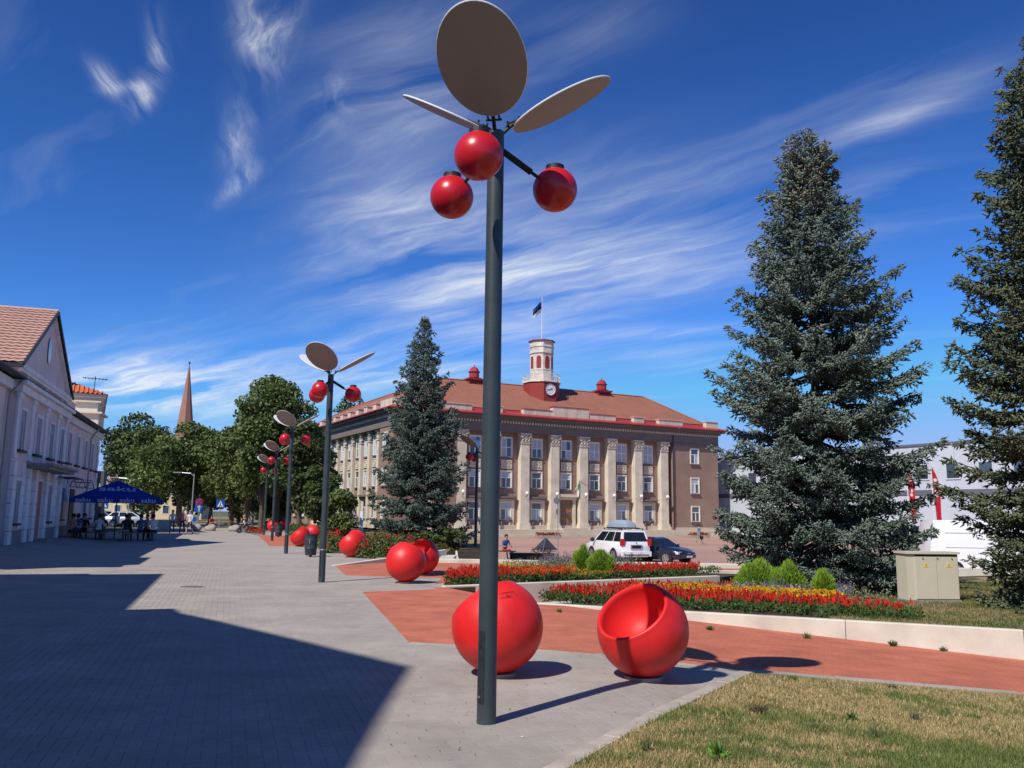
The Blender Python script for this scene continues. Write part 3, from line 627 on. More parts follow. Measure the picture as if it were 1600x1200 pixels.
# red sheet metal skirt and tiled roof
sk = MB()
o_, i_ = -.98, 1.1
A = [(o_, o_), (41.9 - o_, o_), (41.9 - o_, 16.8 - o_), (16.8 - o_, 16.8 - o_), (16.8 - o_, 45 - o_), (o_, 45 - o_)]
B = [(i_, i_), (41.9 - i_, i_), (41.9 - i_, 16.8 - i_), (16.8 - i_, 16.8 - i_), (16.8 - i_, 45 - i_), (i_, 45 - i_)]
sk.add([(x, y, 12.0) for x, y in A] + [(x, y, 12.12) for x, y in A] + [(x, y, 12.86) for x, y in B],
       [(i, (i + 1) % 6, 6 + (i + 1) % 6, 6 + i) for i in range(6)] + [(6 + i, 6 + (i + 1) % 6, 12 + (i + 1) % 6, 12 + i) for i in range(6)])
sk.build('red_eaves', M['redsheet'], hall)
rm = MB(); e_ = .98; ze = 12.9
V = [(e_, e_, ze), (41.9 - e_, e_, ze), (41.9 - e_, 15.8, ze), (15.8, 15.8, ze), (15.8, 44, ze), (e_, 44, ze), (8.4, 8.4, 16.9), (37.0, 8.4, 16.9), (8.4, 39, 16.9)]
rm.add(V, [(0, 1, 7, 6), (1, 2, 7), (2, 3, 6, 7), (3, 4, 8, 6), (4, 5, 8), (5, 0, 6, 8)])
roof = rm.build('roof', M['rooftile'], hall)
rd = MB(); P_ = [Vector(v) for v in V]
for a, b in ((0, 6), (1, 7), (2, 7), (6, 7), (6, 8), (4, 8), (5, 8)): rd.tube(P_[a] + Vector((0, 0, .04)), P_[b] + Vector((0, 0, .04)), .10, n=6)
rd.build('ridge_tiles', M['rooftile'], roof)
m = MB(); m.box(14.65, 18.25, -.2, .35, 12.28, 12.95).box(18.3, 23.0, -.28, .4, 12.28, 13.42).box(23.05, 26.7, -.2, .35, 12.28, 12.95)
blocks = [m]
for a, b, h in ((29.25, 30.65, 12.98), (10.7, 12.1, 12.98), (32.85, 36.4, 12.95), (5.0, 8.5, 12.95), (40.0, 41.85, 13.1), (.1, 2.0, 13.05), (0, 0, 0)):
    if b: blocks.append(MB().box(a, b, -.22, .35, 12.28, h).box(a - .08, b + .08, -.30, .43, h + .004, h + .07))
for k in range(14):
    yy = 5.5 + 2.92 * k
    blocks.append(MB().box(-.22, .4, yy - .5, yy + .5, 12.28, 13.0).box(-.3, .48, yy - .58, yy + .58, 13.004, 13.06))
blocks.append(MB().box(-.22, .35, .1, 3.6, 12.28, 13.1))
for b in blocks: b.build('parapet_block', M['parapet'], hall)
MB().box(18.2, 23.1, -.33, .45, 13.424, 13.50).box(14.6, 18.27, -.26, .4, 12.954, 13.01).box(23.06, 26.8, -.26, .4, 12.954, 13.01).build('coping', M['redsheet'], hall)

def hall_window(kind, org, U, Nv, w, z0, z1, curtain, hood=False):
    """org: centre on the wall face, U: unit along the wall, Nv: outward normal (both local)"""
    fr_ = MB()
    def bx(a0, a1, d0, d1, c0, c1, mb=None, mi=0):
        mb = mb or fr_; pts = []
        for zz in (c0, c1):
            for a, d in ((a0, d0), (a1, d0), (a1, d1), (a0, d1)): p = org + U * a + Nv * d; pts.append((p.x, p.y, zz))
        mb.add(pts, [(0, 1, 2, 3), (7, 6, 5, 4), (0, 4, 5, 1), (1, 5, 6, 2), (2, 6, 7, 3), (3, 7, 4, 0)], mi)
    t = .12; h = w / 2
    bx(-h - t, -h, -.02, .10, z0 - .02, z1 + t); bx(h, h + t, -.02, .10, z0 - .02, z1 + t); bx(-h, h, -.02, .10, z1, z1 + t)
    if hood:
        bx(-h - .42, -h - .14, -.02, .08, .05, z1 + .3); bx(h + .14, h + .42, -.02, .08, .05, z1 + .3); bx(-h - .13, h + .13, -.02, .06, z1 + t + .01, z1 + .32)
        bx(-h + .02, -h + .2, -.02, .12, .1, z0 - .2); bx(h - .2, h - .02, -.02, .12, .1, z0 - .2)
    f = fr_.build('window', M['cream'] if not hood else M['column'], hall)
    if hood:
        hd = MB(); bx(-h - .55, h + .55, -.02, .48, z1 + .42, z1 + .62, hd); bx(-h - .47, h + .47, -.02, .32, z1 + .33, z1 + .415, hd); hd.build('hood', M['browncorn'], f)
    s = MB(); bx(-h - .15, h + .15, -.02, .18, z0 - .14, z0 - .025, s); s.build('sill', M['browncorn'], f)
    s = MB(); q = .06
    bx(-h, -h + q, 0, .05, z0, z1, s); bx(h - q, h, 0, .05, z0, z1, s); bx(-h + q, h - q, 0, .05, z1 - q, z1, s); bx(-h + q, h - q, 0, .05, z0, z0 + q, s)
    zm = z0 + (z1 - z0) * (.62 if kind == 'T' else .5)
    bx(-h + q, h - q, .001, .055, zm - .04, zm + .04, s)
    bx(-.05, .05, .002, .06, z0 + q, zm - .04, s)
    if kind == 'X': bx(-.035, .035, .002, .06, zm + .04, z1 - q, s)
    s.build('sash', M['white'], f)
    for (a0, a1, c0, c1) in ((-h + q, -.05, z0 + q, zm - .04), (.05, h - q, z0 + q, zm - .04)) + (((-h + q, -.035, zm + .04, z1 - q), (.035, h - q, zm + .04, z1 - q)) if kind == 'X' else ((-h + q, h - q, zm + .04, z1 - q),)):
        g = MB(); bx(a0, a1, .0, .02, c0, c1, g); g.build('pane', M['curtain'] if random.random() < curtain else M['winglass'], f)
    return f
Ux, Ny = Vector((1, 0, 0)), Vector((0, -1, 0)); Uy, Nx = Vector((0, 1, 0)), Vector((-1, 0, 0))
cols = [7.55 + 3.745 * i for i in range(8)]
bays = [(a + b) / 2 - .1 for a, b in zip(cols[:-1], cols[1:])]
def relief(org, U, Nv):
    m = MB(); f = lambda a, d, c: tuple((org + U * a + Nv * d) + Vector((0, 0, c)))
    def bx(a0, a1, d0, d1, c0, c1):
        m.add([f(a0, d0, c0), f(a1, d0, c0), f(a1, d1, c0), f(a0, d1, c0), f(a0, d0, c1), f(a1, d0, c1), f(a1, d1, c1), f(a0, d1, c1)], [(0, 1, 2, 3), (7, 6, 5, 4), (0, 4, 5, 1), (1, 5, 6, 2), (2, 6, 7, 3), (3, 7, 4, 0)])
    bx(-.62, .62, -.02, .05, 6.52, 7.4)
    for a0, a1, c0, c1 in ((-.66, -.56, 6.5, 7.44), (.56, .66, 6.5, 7.44), (-.555, .555, 6.5, 6.6), (-.555, .555, 7.34, 7.44), (-.5, -.36, 6.7, 6.8), (.36, .5, 6.7, 6.8), (-.5, -.36, 7.12, 7.24), (.36, .5, 7.12, 7.24)): bx(a0, a1, .051, .12, c0, c1)
    q = Vector(org) + Nv * .06 + Vector((0, 0, 6.97)); M4 = Nv.to_track_quat('Z', 'Y').to_matrix().to_4x4(); M4.translation = q
    m.lathe([(.32, 0), (.32, .06), (.22, .07), (.21, .0)], 16, M4); m.lathe([(.0, .09), (.1, .05), (.12, 0)], 12, M4)
    return m.build('relief_panel', M['column'], hall)
for k, s in enumerate(bays):
    org = Vector((s, .70, 0))
    hall_window('X', org, Ux, Ny, 1.22, 7.78, 9.8, .75)
    hall_window('T', org, Ux, Ny, 1.22, 4.48, 6.2, .35)
    relief(org, Ux, Ny)
    if k != 3: hall_window('T', org, Ux, Ny, 1.2, 1.1, 2.95, .45, hood=True)
for s in (38.25, 3.6):
    for z0, z1 in ((7.95, 9.7), (4.43, 6.2), (1.1, 2.83)): hall_window('T', Vector((s, 0, 0)), Ux, Ny, 1.12, z0, z1, .5)
wy = [7.2 + 2.92 * k for k in range(8)]
for y in wy:
    org = Vector((.70, y, 0))
    hall_window('X', org, Uy, Nx, 1.2, 7.78, 9.8, .5); hall_window('T', org, Uy, Nx, 1.2, 4.48, 6.2, .3); hall_window('T', org, Uy, Nx, 1.2, 1.1, 2.95, .4, hood=True); relief(org, Uy, Nx)
for y in (2.2, 33.2, 37.5):
    for z0, z1 in ((7.95, 9.7), (4.43, 6.2), (1.1, 2.83)): hall_window('T', Vector((0, y, 0)), Uy, Nx, 1.12, z0, z1, .5)
# door with frame, hood, glazed leaves
df = MB().box(19.35, 19.68, .40, .69, -.1, 3.6).box(21.35, 21.68, .40, .69, -.1, 3.6).box(19.1, 21.95, .1, .69, 3.62, 3.95).box(19.3, 21.75, .3, .69, 3.3, 3.61)
dd = df.build('door', M['column'], hall)
for a in (19.72, 20.54):
    lf = MB().box(a, a + .78, .55, .62, .15, 3.25).build('door_leaf', M['wood'], dd)
for a in (19.72, 20.54):
    for zz in (.55, 1.45, 2.35): MB().box(a + .2, a + .58, .53, .548, zz, zz + .55).build('door_glass', M['winglass'], dd)
MB().box(18.9, 22.1, -1.4, .5, .12, .27).box(18.6, 22.4, -2.0, .5, -.05, .118).build('doorstep', M['terrace'], hall)
# columns: shaft, base, capital with leaves and volutes
def column(x, y, dx, dy):
    c = MB().box(x - dx, x + dx, y - dy, y + dy, .78, 9.3); cc = c.build('column', M['column'], hall)
    MB().box(x - dx - .1, x + dx + .1, y - dy - .1, y + dy + .1, .5, .78).box(x - dx - .2, x + dx + .2, y - dy - .2, y + dy + .2, .1, .498).build('base', M['column'], cc)
    m = MB()
    lo = [(x - dx - .03, y - dy - .03), (x + dx + .03, y - dy - .03), (x + dx + .03, y + dy + .03), (x - dx - .03, y + dy + .03)]
    hi = [(x - dx - .16, y - dy - .16), (x + dx + .16, y - dy - .16), (x + dx + .16, y + dy + .16), (x - dx - .16, y + dy + .16)]
    m.add([(a, b, 9.3) for a, b in lo] + [(a, b, 10.15) for a, b in lo] + [(a, b, 10.22) for a, b in hi] + [(a, b, 10.35) for a, b in hi],
          [(i, (i + 1) % 4, 4 + (i + 1) % 4, 4 + i) for i in range(4)] + [(4 + i, 4 + (i + 1) % 4, 8 + (i + 1) % 4, 8 + i) for i in range(4)] + [(8 + i, 8 + (i + 1) % 4, 12 + (i + 1) % 4, 12 + i) for i in range(4)])
    m.box(x - dx - .07, x + dx + .07, y - dy - .07, y + dy + .07, 9.22, 9.32)
    for sx_ in (-1, 0, 1):
        for (zz, hh) in ((9.34, .34), (9.66, .30)):
            for fx, fy in ((x + sx_ * dx * .75, y - dy - .02), ):
                m.add([(fx - .14, fy, zz), (fx + .14, fy, zz), (fx + .10, fy - .14, zz + hh), (fx - .10, fy - .14, zz + hh), (fx, fy - .2, zz + hh * .8)], [(0, 1, 2, 4), (0, 4, 3), (4, 2, 3)])
                m.add([(x - dx - .02, y + sx_ * dy * .7 - .12, zz), (x - dx - .02, y + sx_ * dy * .7 + .12, zz), (x - dx - .17, y + sx_ * dy * .7, zz + hh)], [(0, 2, 1)])
    for sx_ in (-1, 1):
        m.tube((x + sx_ * (dx + .04), y - dy - .20, 10.02), (x + sx_ * (dx + .04), y - dy + .05, 10.02), .15, n=10)
        m.tube((x + sx_ * .13, y - dy - .16, 9.78), (x + sx_ * .13, y - dy, 9.78), .09, n=8)
    m.build('capital', M['column'], cc); return cc
for s in cols:
    c = column(s, .38, .52, .40)
    m = MB(); m.tube((s + .05, -.05, 3.55), (s + .05, -.42, 3.62), .03, n=6); m.tube((s + .05, -.42, 3.62), (s + .05, -.42, 3.75), .05, n=6); br_ = m.build('lamp_bracket', M['polecap'], hall)
    MB().sphere((s + .05, -.42, 3.92), .2, 14, 8).build('lamp_globe', M['white'], br_, smooth='all')
for y in [wy[0] - 1.46 + 2.92 * k for k in range(9)]: column(.55, y, .17, .34)
MB().tube((34.98, -.12, .1), (34.98, -.12, 11.5), .07, n=8).build('downpipe', M['darkgutter'], hall)
# chimneys with red hoods
for s in (12.7, 30.5):
    m = MB(); m.box(s - .95, s + .95, 7.6, 9.0, 15.6, 17.0).box(s - 1.1, s + 1.1, 7.45, 9.15, 17.0, 17.18).box(s - .7, s + .7, 7.8, 8.8, 17.18, 17.32)
    ch = m.build('chimney', M['redtower'], roof)
    for a in range(7): m = MB().box(s - .8 + a * .24, s - .72 + a * .24, 7.55, 7.61, 16.3, 16.9).build('louvre', M['redsheet'], ch) if False else None
    q = MB(); q.lathe([(.62, 17.32), (.62, 17.95), (.75, 17.96), (.75, 18.04), (.62, 18.06), (.5, 18.35), (.3, 18.55), (.06, 18.62), (.05, 18.85), (0, 18.9)], 8, Matrix.Translation((s, 8.3, 0)))
    q.build('cowl', M['redsheet'], ch)
    q = MB()
    for a in range(6): q.box(s - .78 + a * .27, s - .66 + a * .27, 7.585, 7.6, 16.25, 16.9)
    q.build('louvre', M['black'], ch)
# clock tower: octagonal red base, gallery with railing, cream lantern, cap, flagpole and flag
TX, TY = 20.6, 6.3
def octa(r, z0, z1, mb, r1=None, mi=0, n=8):
    r1 = r1 or r; P0 = [(TX + r * math.cos(rad(22.5 + 45 * i)), TY + r * math.sin(rad(22.5 + 45 * i)), z0) for i in range(n)]; P1 = [(TX + r1 * math.cos(rad(22.5 + 45 * i)), TY + r1 * math.sin(rad(22.5 + 45 * i)), z1) for i in range(n)]
    return mb.add(P0 + P1, [tuple(range(n - 1, -1, -1)), tuple(range(n, 2 * n))] + [(i, (i + 1) % n, n + (i + 1) % n, n + i) for i in range(n)], mi)
tw = octa(2.15, 13.5, 17.0, MB()).build('clock_tower', M['redtower'], hall)
m = MB(); octa(2.3, 17.0, 17.16, m); m.build('gallery', M['towerwhite'], tw)
m = MB()
for i in range(8):
    a = [(TX + 2.2 * math.cos(rad(22.5 + 45 * j)), TY + 2.2 * math.sin(rad(22.5 + 45 * j))) for j in (i, i + 1)]
    for z in (17.55, 17.98): m.tube((*a[0], z), (*a[1], z), .03, n=5)
    for q in range(7):
        t_ = q / 7; x = a[0][0] * (1 - t_) + a[1][0] * t_; y = a[0][1] * (1 - t_) + a[1][1] * t_; m.tube((x, y, 17.16), (x, y, 17.98), .018 if q else .045, n=4)
m.build('railing', M['towerwhite'], tw)
m = MB(); octa(1.40, 17.16, 18.5, m); octa(1.44, 18.5, 18.58, m); octa(1.38, 18.58, 20.55, m); octa(1.5, 20.55, 20.68, m); octa(1.42, 20.68, 21.3, m); octa(1.5, 21.3, 21.42, m); octa(1.44, 21.42, 22.0, m)
lan = m.build('lantern', M['towerwhite'], tw)
m = MB(); octa(1.62, 22.0, 22.12, m); octa(1.6, 22.12, 22.4, m, .15); m.build('cap', M['redtower'], tw)
for i in range(8):
    a = rad(45 * i); nv = Vector((math.cos(a), math.sin(a), 0)); u = Vector((-nv.y, nv.x, 0)); c = Vector((TX, TY, 0)) + nv * (1.38 * math.cos(rad(22.5)) + .02)
    pts = [(-.27, 18.75), (.27, 18.75), (.27, 19.95)] + [(.27 * math.cos(rad(t)), 19.95 + .27 * math.sin(rad(t))) for t in range(20, 180, 20)] + [(-.27, 19.95)]
    q = MB(); n = len(pts); q.add([tuple(c + u * p[0] + Vector((0, 0, p[1]))) for p in pts] + [tuple(c + nv * .03 + u * p[0] + Vector((0, 0, p[1]))) for p in pts], [tuple(range(n - 1, -1, -1)), tuple(range(n, 2 * n))] + [(i_, (i_ + 1) % n, n + (i_ + 1) % n, n + i_) for i_ in range(n)])
    q.build('louvred_window', M['redtower'], lan)
fc = Vector((TX, TY - 2.15 * math.cos(rad(22.5)) - .02, 16.1)); M4 = Matrix.Translation(fc) @ Vector((0, -1, 0)).to_track_quat('Z', 'Y').to_matrix().to_4x4()
clk = MB().lathe([(0, .05), (.62, .05), (.66, .08), (.72, .08), (.72, 0)], 32, M4).build('clock', M['white'], tw)
MB().lathe([(.73, .0), (.73, .10), (.69, .11)], 32, M4).build('clock_rim', M['black'], clk)
q = MB()
for i in range(12):
    a = rad(30 * i); p0 = fc + Vector((math.sin(a) * .50, -.062, math.cos(a) * .50)); p1 = fc + Vector((math.sin(a) * .60, -.062, math.cos(a) * .60)); q.tube(p0, p1, .022, n=4)
for a, l, r in ((-100, .46, .024), (-60 + 120, .32, .032)):
    q.tube(fc + Vector((0, -.075, 0)), fc + Vector((math.sin(rad(a)) * l, -.075, math.cos(rad(a)) * l)), r, n=4)
q.build('clock_hands', M['black'], clk)
fp = MB().tube((TX, TY, 22.3), (TX, TY, 27.6), .05, .03, 8).build('flagpole', M['white'], tw)
def wave_flag(x0, z0, cols_, L_, H_, droop, d=( -1, 0), n=10, parent=None, names='flag_band'):
    for bi, c in enumerate(cols_):
        m = MB(); k = len(cols_); V = []; Fc = []
        for i in range(n + 1):
            t = i / n; xx = x0[0] + d[0] * L_ * t * .82; yy = x0[1] + d[1] * L_ * t * .82 + .18 * math.sin(t * 7) * t
            top = z0 - droop * t ** 1.3 - H_ * bi / k * (1 - .15 * t); bot = z0 - droop * t ** 1.3 - H_ * (bi + 1) / k * (1 - .15 * t)
            V += [(xx, yy, top), (xx, yy + .02, bot)]
        for i in range(n): Fc.append((2 * i, 2 * i + 1, 2 * i + 3, 2 * i + 2))
        o = m.add(V, Fc).build(names, c, parent)
flag = thing('flag', hall.matrix_basis @ Vector((0, 0, 0)), 'blue, black and white flag flying from the clock tower mast', 'flag', rz=rad(28))
flag.location = hall.location
wave_flag((TX - .05, TY), 27.0, [M['blueflag'], M['blackflag'], M['whiteflag']], 1.75, 1.35, 1.2, (-.95, -.3), parent=flag)
f2 = thing('flag', (0, 0, 0), 'small green and white flag hanging beside the door on the town hall', 'flag', rz=rad(28)); f2.location = hall.location
MB().tube((21.75, .68, 4.4), (22.1, -.5, 6.1), .025, n=6).build('staff', M['white'], f2)
wave_flag((21.95, -.0), 5.6, [M['whiteflag'], M['greenflag']][::-1], .35, 1.6, .6, (-.8, -.2), n=5, parent=f2)
# red flower boxes on the terrace
def fbox(s, b, lb):
    t = thing('flower_trough', (*hp(s, b), sqz(*hp(s, b)) + .0), lb, 'planter', 'flower troughs before the town hall', rz=rad(28))
    MB().prismy([(-1.3, 0), (1.3, 0), (1.4, .3), (-1.4, .3)], -.3, .3).build('trough', M['kerbdark'], t)
    n = 260; P = RNG.uniform((-1.35, -.28, .28), (1.35, .28, .55), (n, 3)); d = .07
    V = (P[:, None] + RNG.normal(0, d, (n, 4, 3))).reshape(-1, 3); F = np.arange(n * 4).reshape(-1, 4); tn = np.where(RNG.random((n, 1)) < .65, np.array([[.5, .03, .02]]), np.array([[.05, .1, .02]]))
    np_mesh('blooms', V, F, M['petal'], tn, parent=t)
fbox(15.0, -5.0, 'trough of red flowers left of the town hall door'); fbox(35.2, -4.2, 'trough of red flowers right of the door near the walking person')

# ================================================================== LONG PINK HOUSE ON THE LEFT
PHO = FA - NR * .3; ph = thing('pink_house', (PHO.x, PHO.y, 0), 'long faded pink two storey house with pedimented gable in shade on the left', 'building', rz=rad(90 - PA))
MB().box(-13.2, 25.4, .0, 12, -.2, 6.25).build('wall', M['pink'], ph)
MB().box(.05, 10.95, -.30, -.003, .23, 6.2).build('risalit', M['pink'], ph)
for b_ in ((-13.25, .04, -.06, -.003, -.1, .75), (10.96, 25.44, -.06, .2, -.1, .75), (0, 4.3, -.37, -.301, -.1, .75), (6.9, 11, -.37, -.301, -.1, .75)): MB().box(*b_).build('plinth', M['plinth'], ph)
MB().box(-13.3, .0, -.22, -.002, 6.26, 6.62).box(11, 25.5, -.22, -.002, 6.26, 6.62).box(-.06, 11.06, -.5, -.002, 6.2, 6.5).box(-.2, 11.2, -.66, -.002, 6.51, 6.66).box(10.98, 25.42, -.05, -.002, 3.25, 3.38).build('cornice', M['pinktrim'], ph)
rf = MB().prismy([(0, 0)] * 0 or [(-13.8, 6.70), (25.8, 6.70), (25.8, 6.80), (-13.8, 6.80)], -.5, 12.5).build('eave', M['darkgutter'], ph)
MB().add([(-13.8, -.5, 6.804), (25.8, -.5, 6.804), (25.8, 6, 7.3), (-13.8, 6, 7.3), (25.8, 12.5, 6.804), (-13.8, 12.5, 6.804)], [(0, 1, 2, 3), (3, 2, 4, 5), (1, 4, 2), (0, 3, 5)]).build('roof', M['pinkroof'], ph)
MB().tube((-13.8, -.56, 6.72), (25.9, -.56, 6.70), .07, n=8).build('gutter', M['darkgutter'], ph)
# pediment gable with the tiled cross roof
gx0, gx1, gxm, gz0, gz1 = -.05, 10.5, 5.22, 7.32, 10.5
MB().prismy([(gx0, 6.2), (gx1, 6.2), (gx1, gz0), (gxm, gz1 - .15), (gx0, gz0)][::-1], -.28, 12).build('gable', M['pink'], ph)
m = MB(); m.box(gx0 - .25, gx1 + .25, -.46, -.285, gz0 - .18, gz0 + .02).box(gx0 - .12, gx1 + .12, -.42, -.285, gz0 - .32, gz0 - .185); m.box(gx0 + 1.3, gx0 + 1.7, -.36, -.285, 6.68, gz0 - .33).box(gxm - .2, gxm + .2, -.36, -.285, 6.68, gz0 - .33).box(gx1 - 1.7, gx1 - 1.3, -.36, -.285, 6.68, gz0 - .33)
def slab(x0, z0, x1, z1, th, y0, y1, mb):
    n = Vector((-(z1 - z0), x1 - x0)).normalized() * th
    if n.y < 0: n = -n
    mb.prismy([(x0, z0), (x1, z1), (x1 + n.x, z1 + n.y), (x0 + n.x, z0 + n.y)] if x1 > x0 else [(x1, z1), (x0, z0), (x0 + n.x, z0 + n.y), (x1 + n.x, z1 + n.y)], y0, y1)
slab(gx0 - .15, gz0 - .12, gxm, gz1 - .2, .06, -.46, -.285, m); slab(gxm, gz1 - .2, gx1 + .15, gz0 - .12, .06, -.46, -.285, m)
m.build('gable_cornice', M['pinktrim'], ph)
m = MB(); n = 18; m.add([(gxm + .33 * math.cos(2 * math.pi * i / n), -.30, 8.75 + .62 * math.sin(2 * math.pi * i / n)) for i in range(n)] + [(gxm + .33 * math.cos(2 * math.pi * i / n), -.33, 8.75 + .62 * math.sin(2 * math.pi * i / n)) for i in range(n)], [tuple(range(n, 2 * n))] + [(i, (i + 1) % n, n + (i + 1) % n, n + i) for i in range(n)])
m.build('oval_window', M['winglass'], ph)
# metal roof tile sheets: waves and steps as geometry
def tile_roof(name, P0, U, Wd, Ln, Lw, mat_, parent, wave=.3, step=.34, amp=.020, rise=.06):
    """P0 eave corner, U along the eave, Wd up the slope; Ln eave length, Lw slope length"""
    nx = int(Ln / wave * 4); nrow = int(Lw / step); nv = U.cross(Wd).normalized(); nv = nv if nv.z > 0 else -nv; V = []; F = []
    xs = np.linspace(0, Ln, nx + 1)
    for r in range(nrow):
        for t, h in ((0, rise), (1, 0)):
            for x in xs: p = P0 + U * x + Wd * ((r + t) * Lw / nrow) + nv * (h + amp * math.sin(x / wave * 2 * math.pi)); V.append(p[:])
        b = r * 2 * (nx + 1)
        for i in range(nx): F.append((b + i, b + i + 1, b + nx + 2 + i, b + nx + 1 + i))
        if r:
            pb = b - (nx + 1)
            for i in range(nx): F.append((pb + i, pb + i + 1, b + i + 1, b + i))
    return np_mesh(name, V, F, mat_, parent=parent)
zl = gz0 - .02; Ln = 12.7
wl = Vector((gxm - gx0 + .35, 0, gz1 - gz0 + .12)); lw = wl.length; wl.normalize()
gr = tile_roof('gable_roof', Vector((gx0 - .35, -.50, zl)), Vector((0, 1, 0)), wl, Ln, lw, M['pinkroof'], ph)
wl2 = Vector((-(gx1 - gxm + .35), 0, gz1 - gz0 + .12)); lw2 = wl2.length; wl2.normalize()
tile_roof('gable_roof', Vector((gx1 + .35, -.50, zl)), Vector((0, 1, 0)), wl2, Ln, lw2, M['pinkroof'], ph)
m = MB(); m.tube((gxm, -.52, gz1 + .12), (gxm, 12, gz1 + .12), .09, n=6); m.build('ridge_cap', M['pinkroof'], ph)
m = MB()
slab(gx0 - .42, gz0 - .14, gxm, gz1 - .02, .16, -.56, -.50, m); slab(gxm, gz1 - .02, gx1 + .42, gz0 - .14, .16, -.56, -.50, m); m.build('barge_board', M['darkgutter'], ph)
MB().box(gx0 - .45, gx0 - .3, -.5, 12, gz0 - .2, gz0 - .06).build('gable_gutter', M['darkgutter'], ph)
def ph_window(x, z0, z1, w, y=0.0, trim=True):
    m = MB(); h = w / 2
    if trim: m.box(x - h - .12, x - h, y - .07, y - .001, z0, z1 + .12).box(x + h, x + h + .12, y - .07, y - .001, z0, z1 + .12).box(x - h, x + h, y - .07, y - .001, z1, z1 + .12)
    f = m.build('window', M['pinktrim'], ph)
    MB().box(x - h - .16, x + h + .16, y - .16, y - .001, z0 - .1, z0 - .003).build('sill', M['darkgutter'], f)
    s = MB().box(x - h, x - h + .06, y - .04, y - .001, z0, z1).box(x + h - .06, x + h, y - .04, y - .001, z0, z1).box(x - .03, x + .03, y - .045, y - .001, z0, z1 - .5).box(x - h + .06, x + h - .06, y - .042, y - .001, z1 - .5, z1 - .43).box(x - h + .06, x + h - .06, y - .04, y - .001, z1 - .06, z1)
    s.build('sash', M['boarded'], f)
    for a, b, c, d in ((x - h + .06, x - .03, z0, z1 - .5), (x + .03, x + h - .06, z0, z1 - .5), (x - h + .06, x + h - .06, z1 - .43, z1 - .06)): MB().box(a, b, y - .02, y - .001, c, d).build('pane', M['boarded'], f)
for x in (1.25, 4.35, 7.3, 9.9): ph_window(x, 3.98, 5.58, 1.0, -.301)
for x in (-11.5, -8.5, -5.5, -2.4, 14.0, 16.8, 19.6, 22.3, 24.4): ph_window(x, 4.12, 5.75, .95)
for x in (1.45, 8.1): ph_window(x, 1.05, 2.75, .95, -.301)
for x in (-11.5, -8.5, -5.5, -2.4, 13.3, 20.5, 23.3): ph_window(x, 1.1, 2.75, .95)
for x in (2.95, 5.85, 8.65, .25, 10.75):
    m = MB().box(x - .22, x + .22, -.38, -.302, 3.75, 6.0).box(x - .3, x + .3, -.44, -.302, 6.0, 6.19).box(x - .3, x + .3, -.43, -.302, 3.6, 3.75); m.build('pilaster', M['pinktrim'], ph)
for x in (3.05, 10.3, .3, 4.45, 6.85):
    m = MB()
    for k in range(6): m.box(x - .3, x + .3, -.46, -.302, .23 + k * .54, .23 + k * .54 + .51)
    m.build('rusticated_pier', M['pinktrim'], ph)
for k in range(6):
    z = .8 + k * .46
    for a, b in ((.62, .88), (2.0, 2.72), (7.2, 7.5), (8.7, 9.95)): MB().box(a, b, -.345, -.302, z, z + .43).build('rustic_block', M['pinktrim'], ph)
for x0_ in (24.68, -13.2):
    for k in range(13): MB().box(x0_, x0_ + (.72 if k % 2 else .5), -.05, -.001, .76 + k * .42, .76 + k * .42 + .39).build('quoin', M['pinktrim'], ph)
pd = MB().box(5.05, 5.15, -.36, -.302, .3, 2.95).box(6.25, 6.35, -.36, -.302, .3, 2.95).box(5.15, 6.25, -.36, -.302, 2.86, 2.95).build('door', M['pinktrim'], ph)
MB().box(5.16, 5.69, -.34, -.303, .32, 2.85).box(5.71, 6.24, -.34, -.303, .32, 2.85).build('door_leaf', M['salmon'], pd)
MB().box(4.8, 6.6, -.95, -.38, -.05, .3).build('doorstep', M['plinth'], ph)
m = MB().box(2.6, 9.0, -1.35, -.302, 3.42, 3.54).box(2.7, 8.9, -1.2, -.302, 3.30, 3.419); m.build('balcony_slab', M['plinth'], ph)
MB().box(9.6, 12.6, -1.1, -.31, 3.18, 3.22).tube((10.4, -.7, 3.18), (10.4, -.7, 2.9), .02, n=5).build('flat_canopy', M['darkgutter'], ph)
m = MB()
for yy in (-.05, -.5, -.95):
    pts = [(15.2 + 2.4 * t, yy, 2.85 + .42 * math.sin(math.pi * t)) for t in [i / 8 for i in range(9)]]; m.path(pts, .02, 5)
for t in (0, .25, .5, .75, 1): m.tube((15.2 + 2.4 * t, -.95, 2.85 + .42 * math.sin(math.pi * t)), (15.2 + 2.4 * t, -.05, 2.85 + .42 * math.sin(math.pi * t)), .015, n=4)
m.build('arched_iron_canopy', M['darkgutter'], ph)
MB().box(15.7, 17.1, -.05, -.001, .2, 2.75).build('shop_door', M['darkgutter'], ph)
for x in (-.35, 11.25, 20.9):
    m = MB(); yb = -.12; m.path([(x + .15, -.52, 6.65), (x + .05, -.3, 6.3), (x, yb, 6.0), (x, yb, .4), (x, yb - .15, .25)], .05, 8); m.build('downpipe', M['pipe'], ph)
for k, (a, b) in enumerate(((12.3, 14.6), (18.4, 23))): MB().box(a, b, -.03, -.001, .9, .93).build('ledge', M['pinktrim'], ph)
# attic piece at the far end
at = MB().box(22.9, 25.4, -.15, 1.6, 6.82, 7.75).box(22.7, 25.7, -.35, 1.8, 7.751, 7.87).box(23.2, 25.1, .0, 1.3, 7.871, 8.5).box(23.0, 25.3, -.2, 1.5, 8.501, 8.6).build('attic_block', M['cream'], ph)
MB().box(-13.3, -9.0, .0, 3.2, 6.7, 8.1).build('attic_wall', M['pink'], ph)

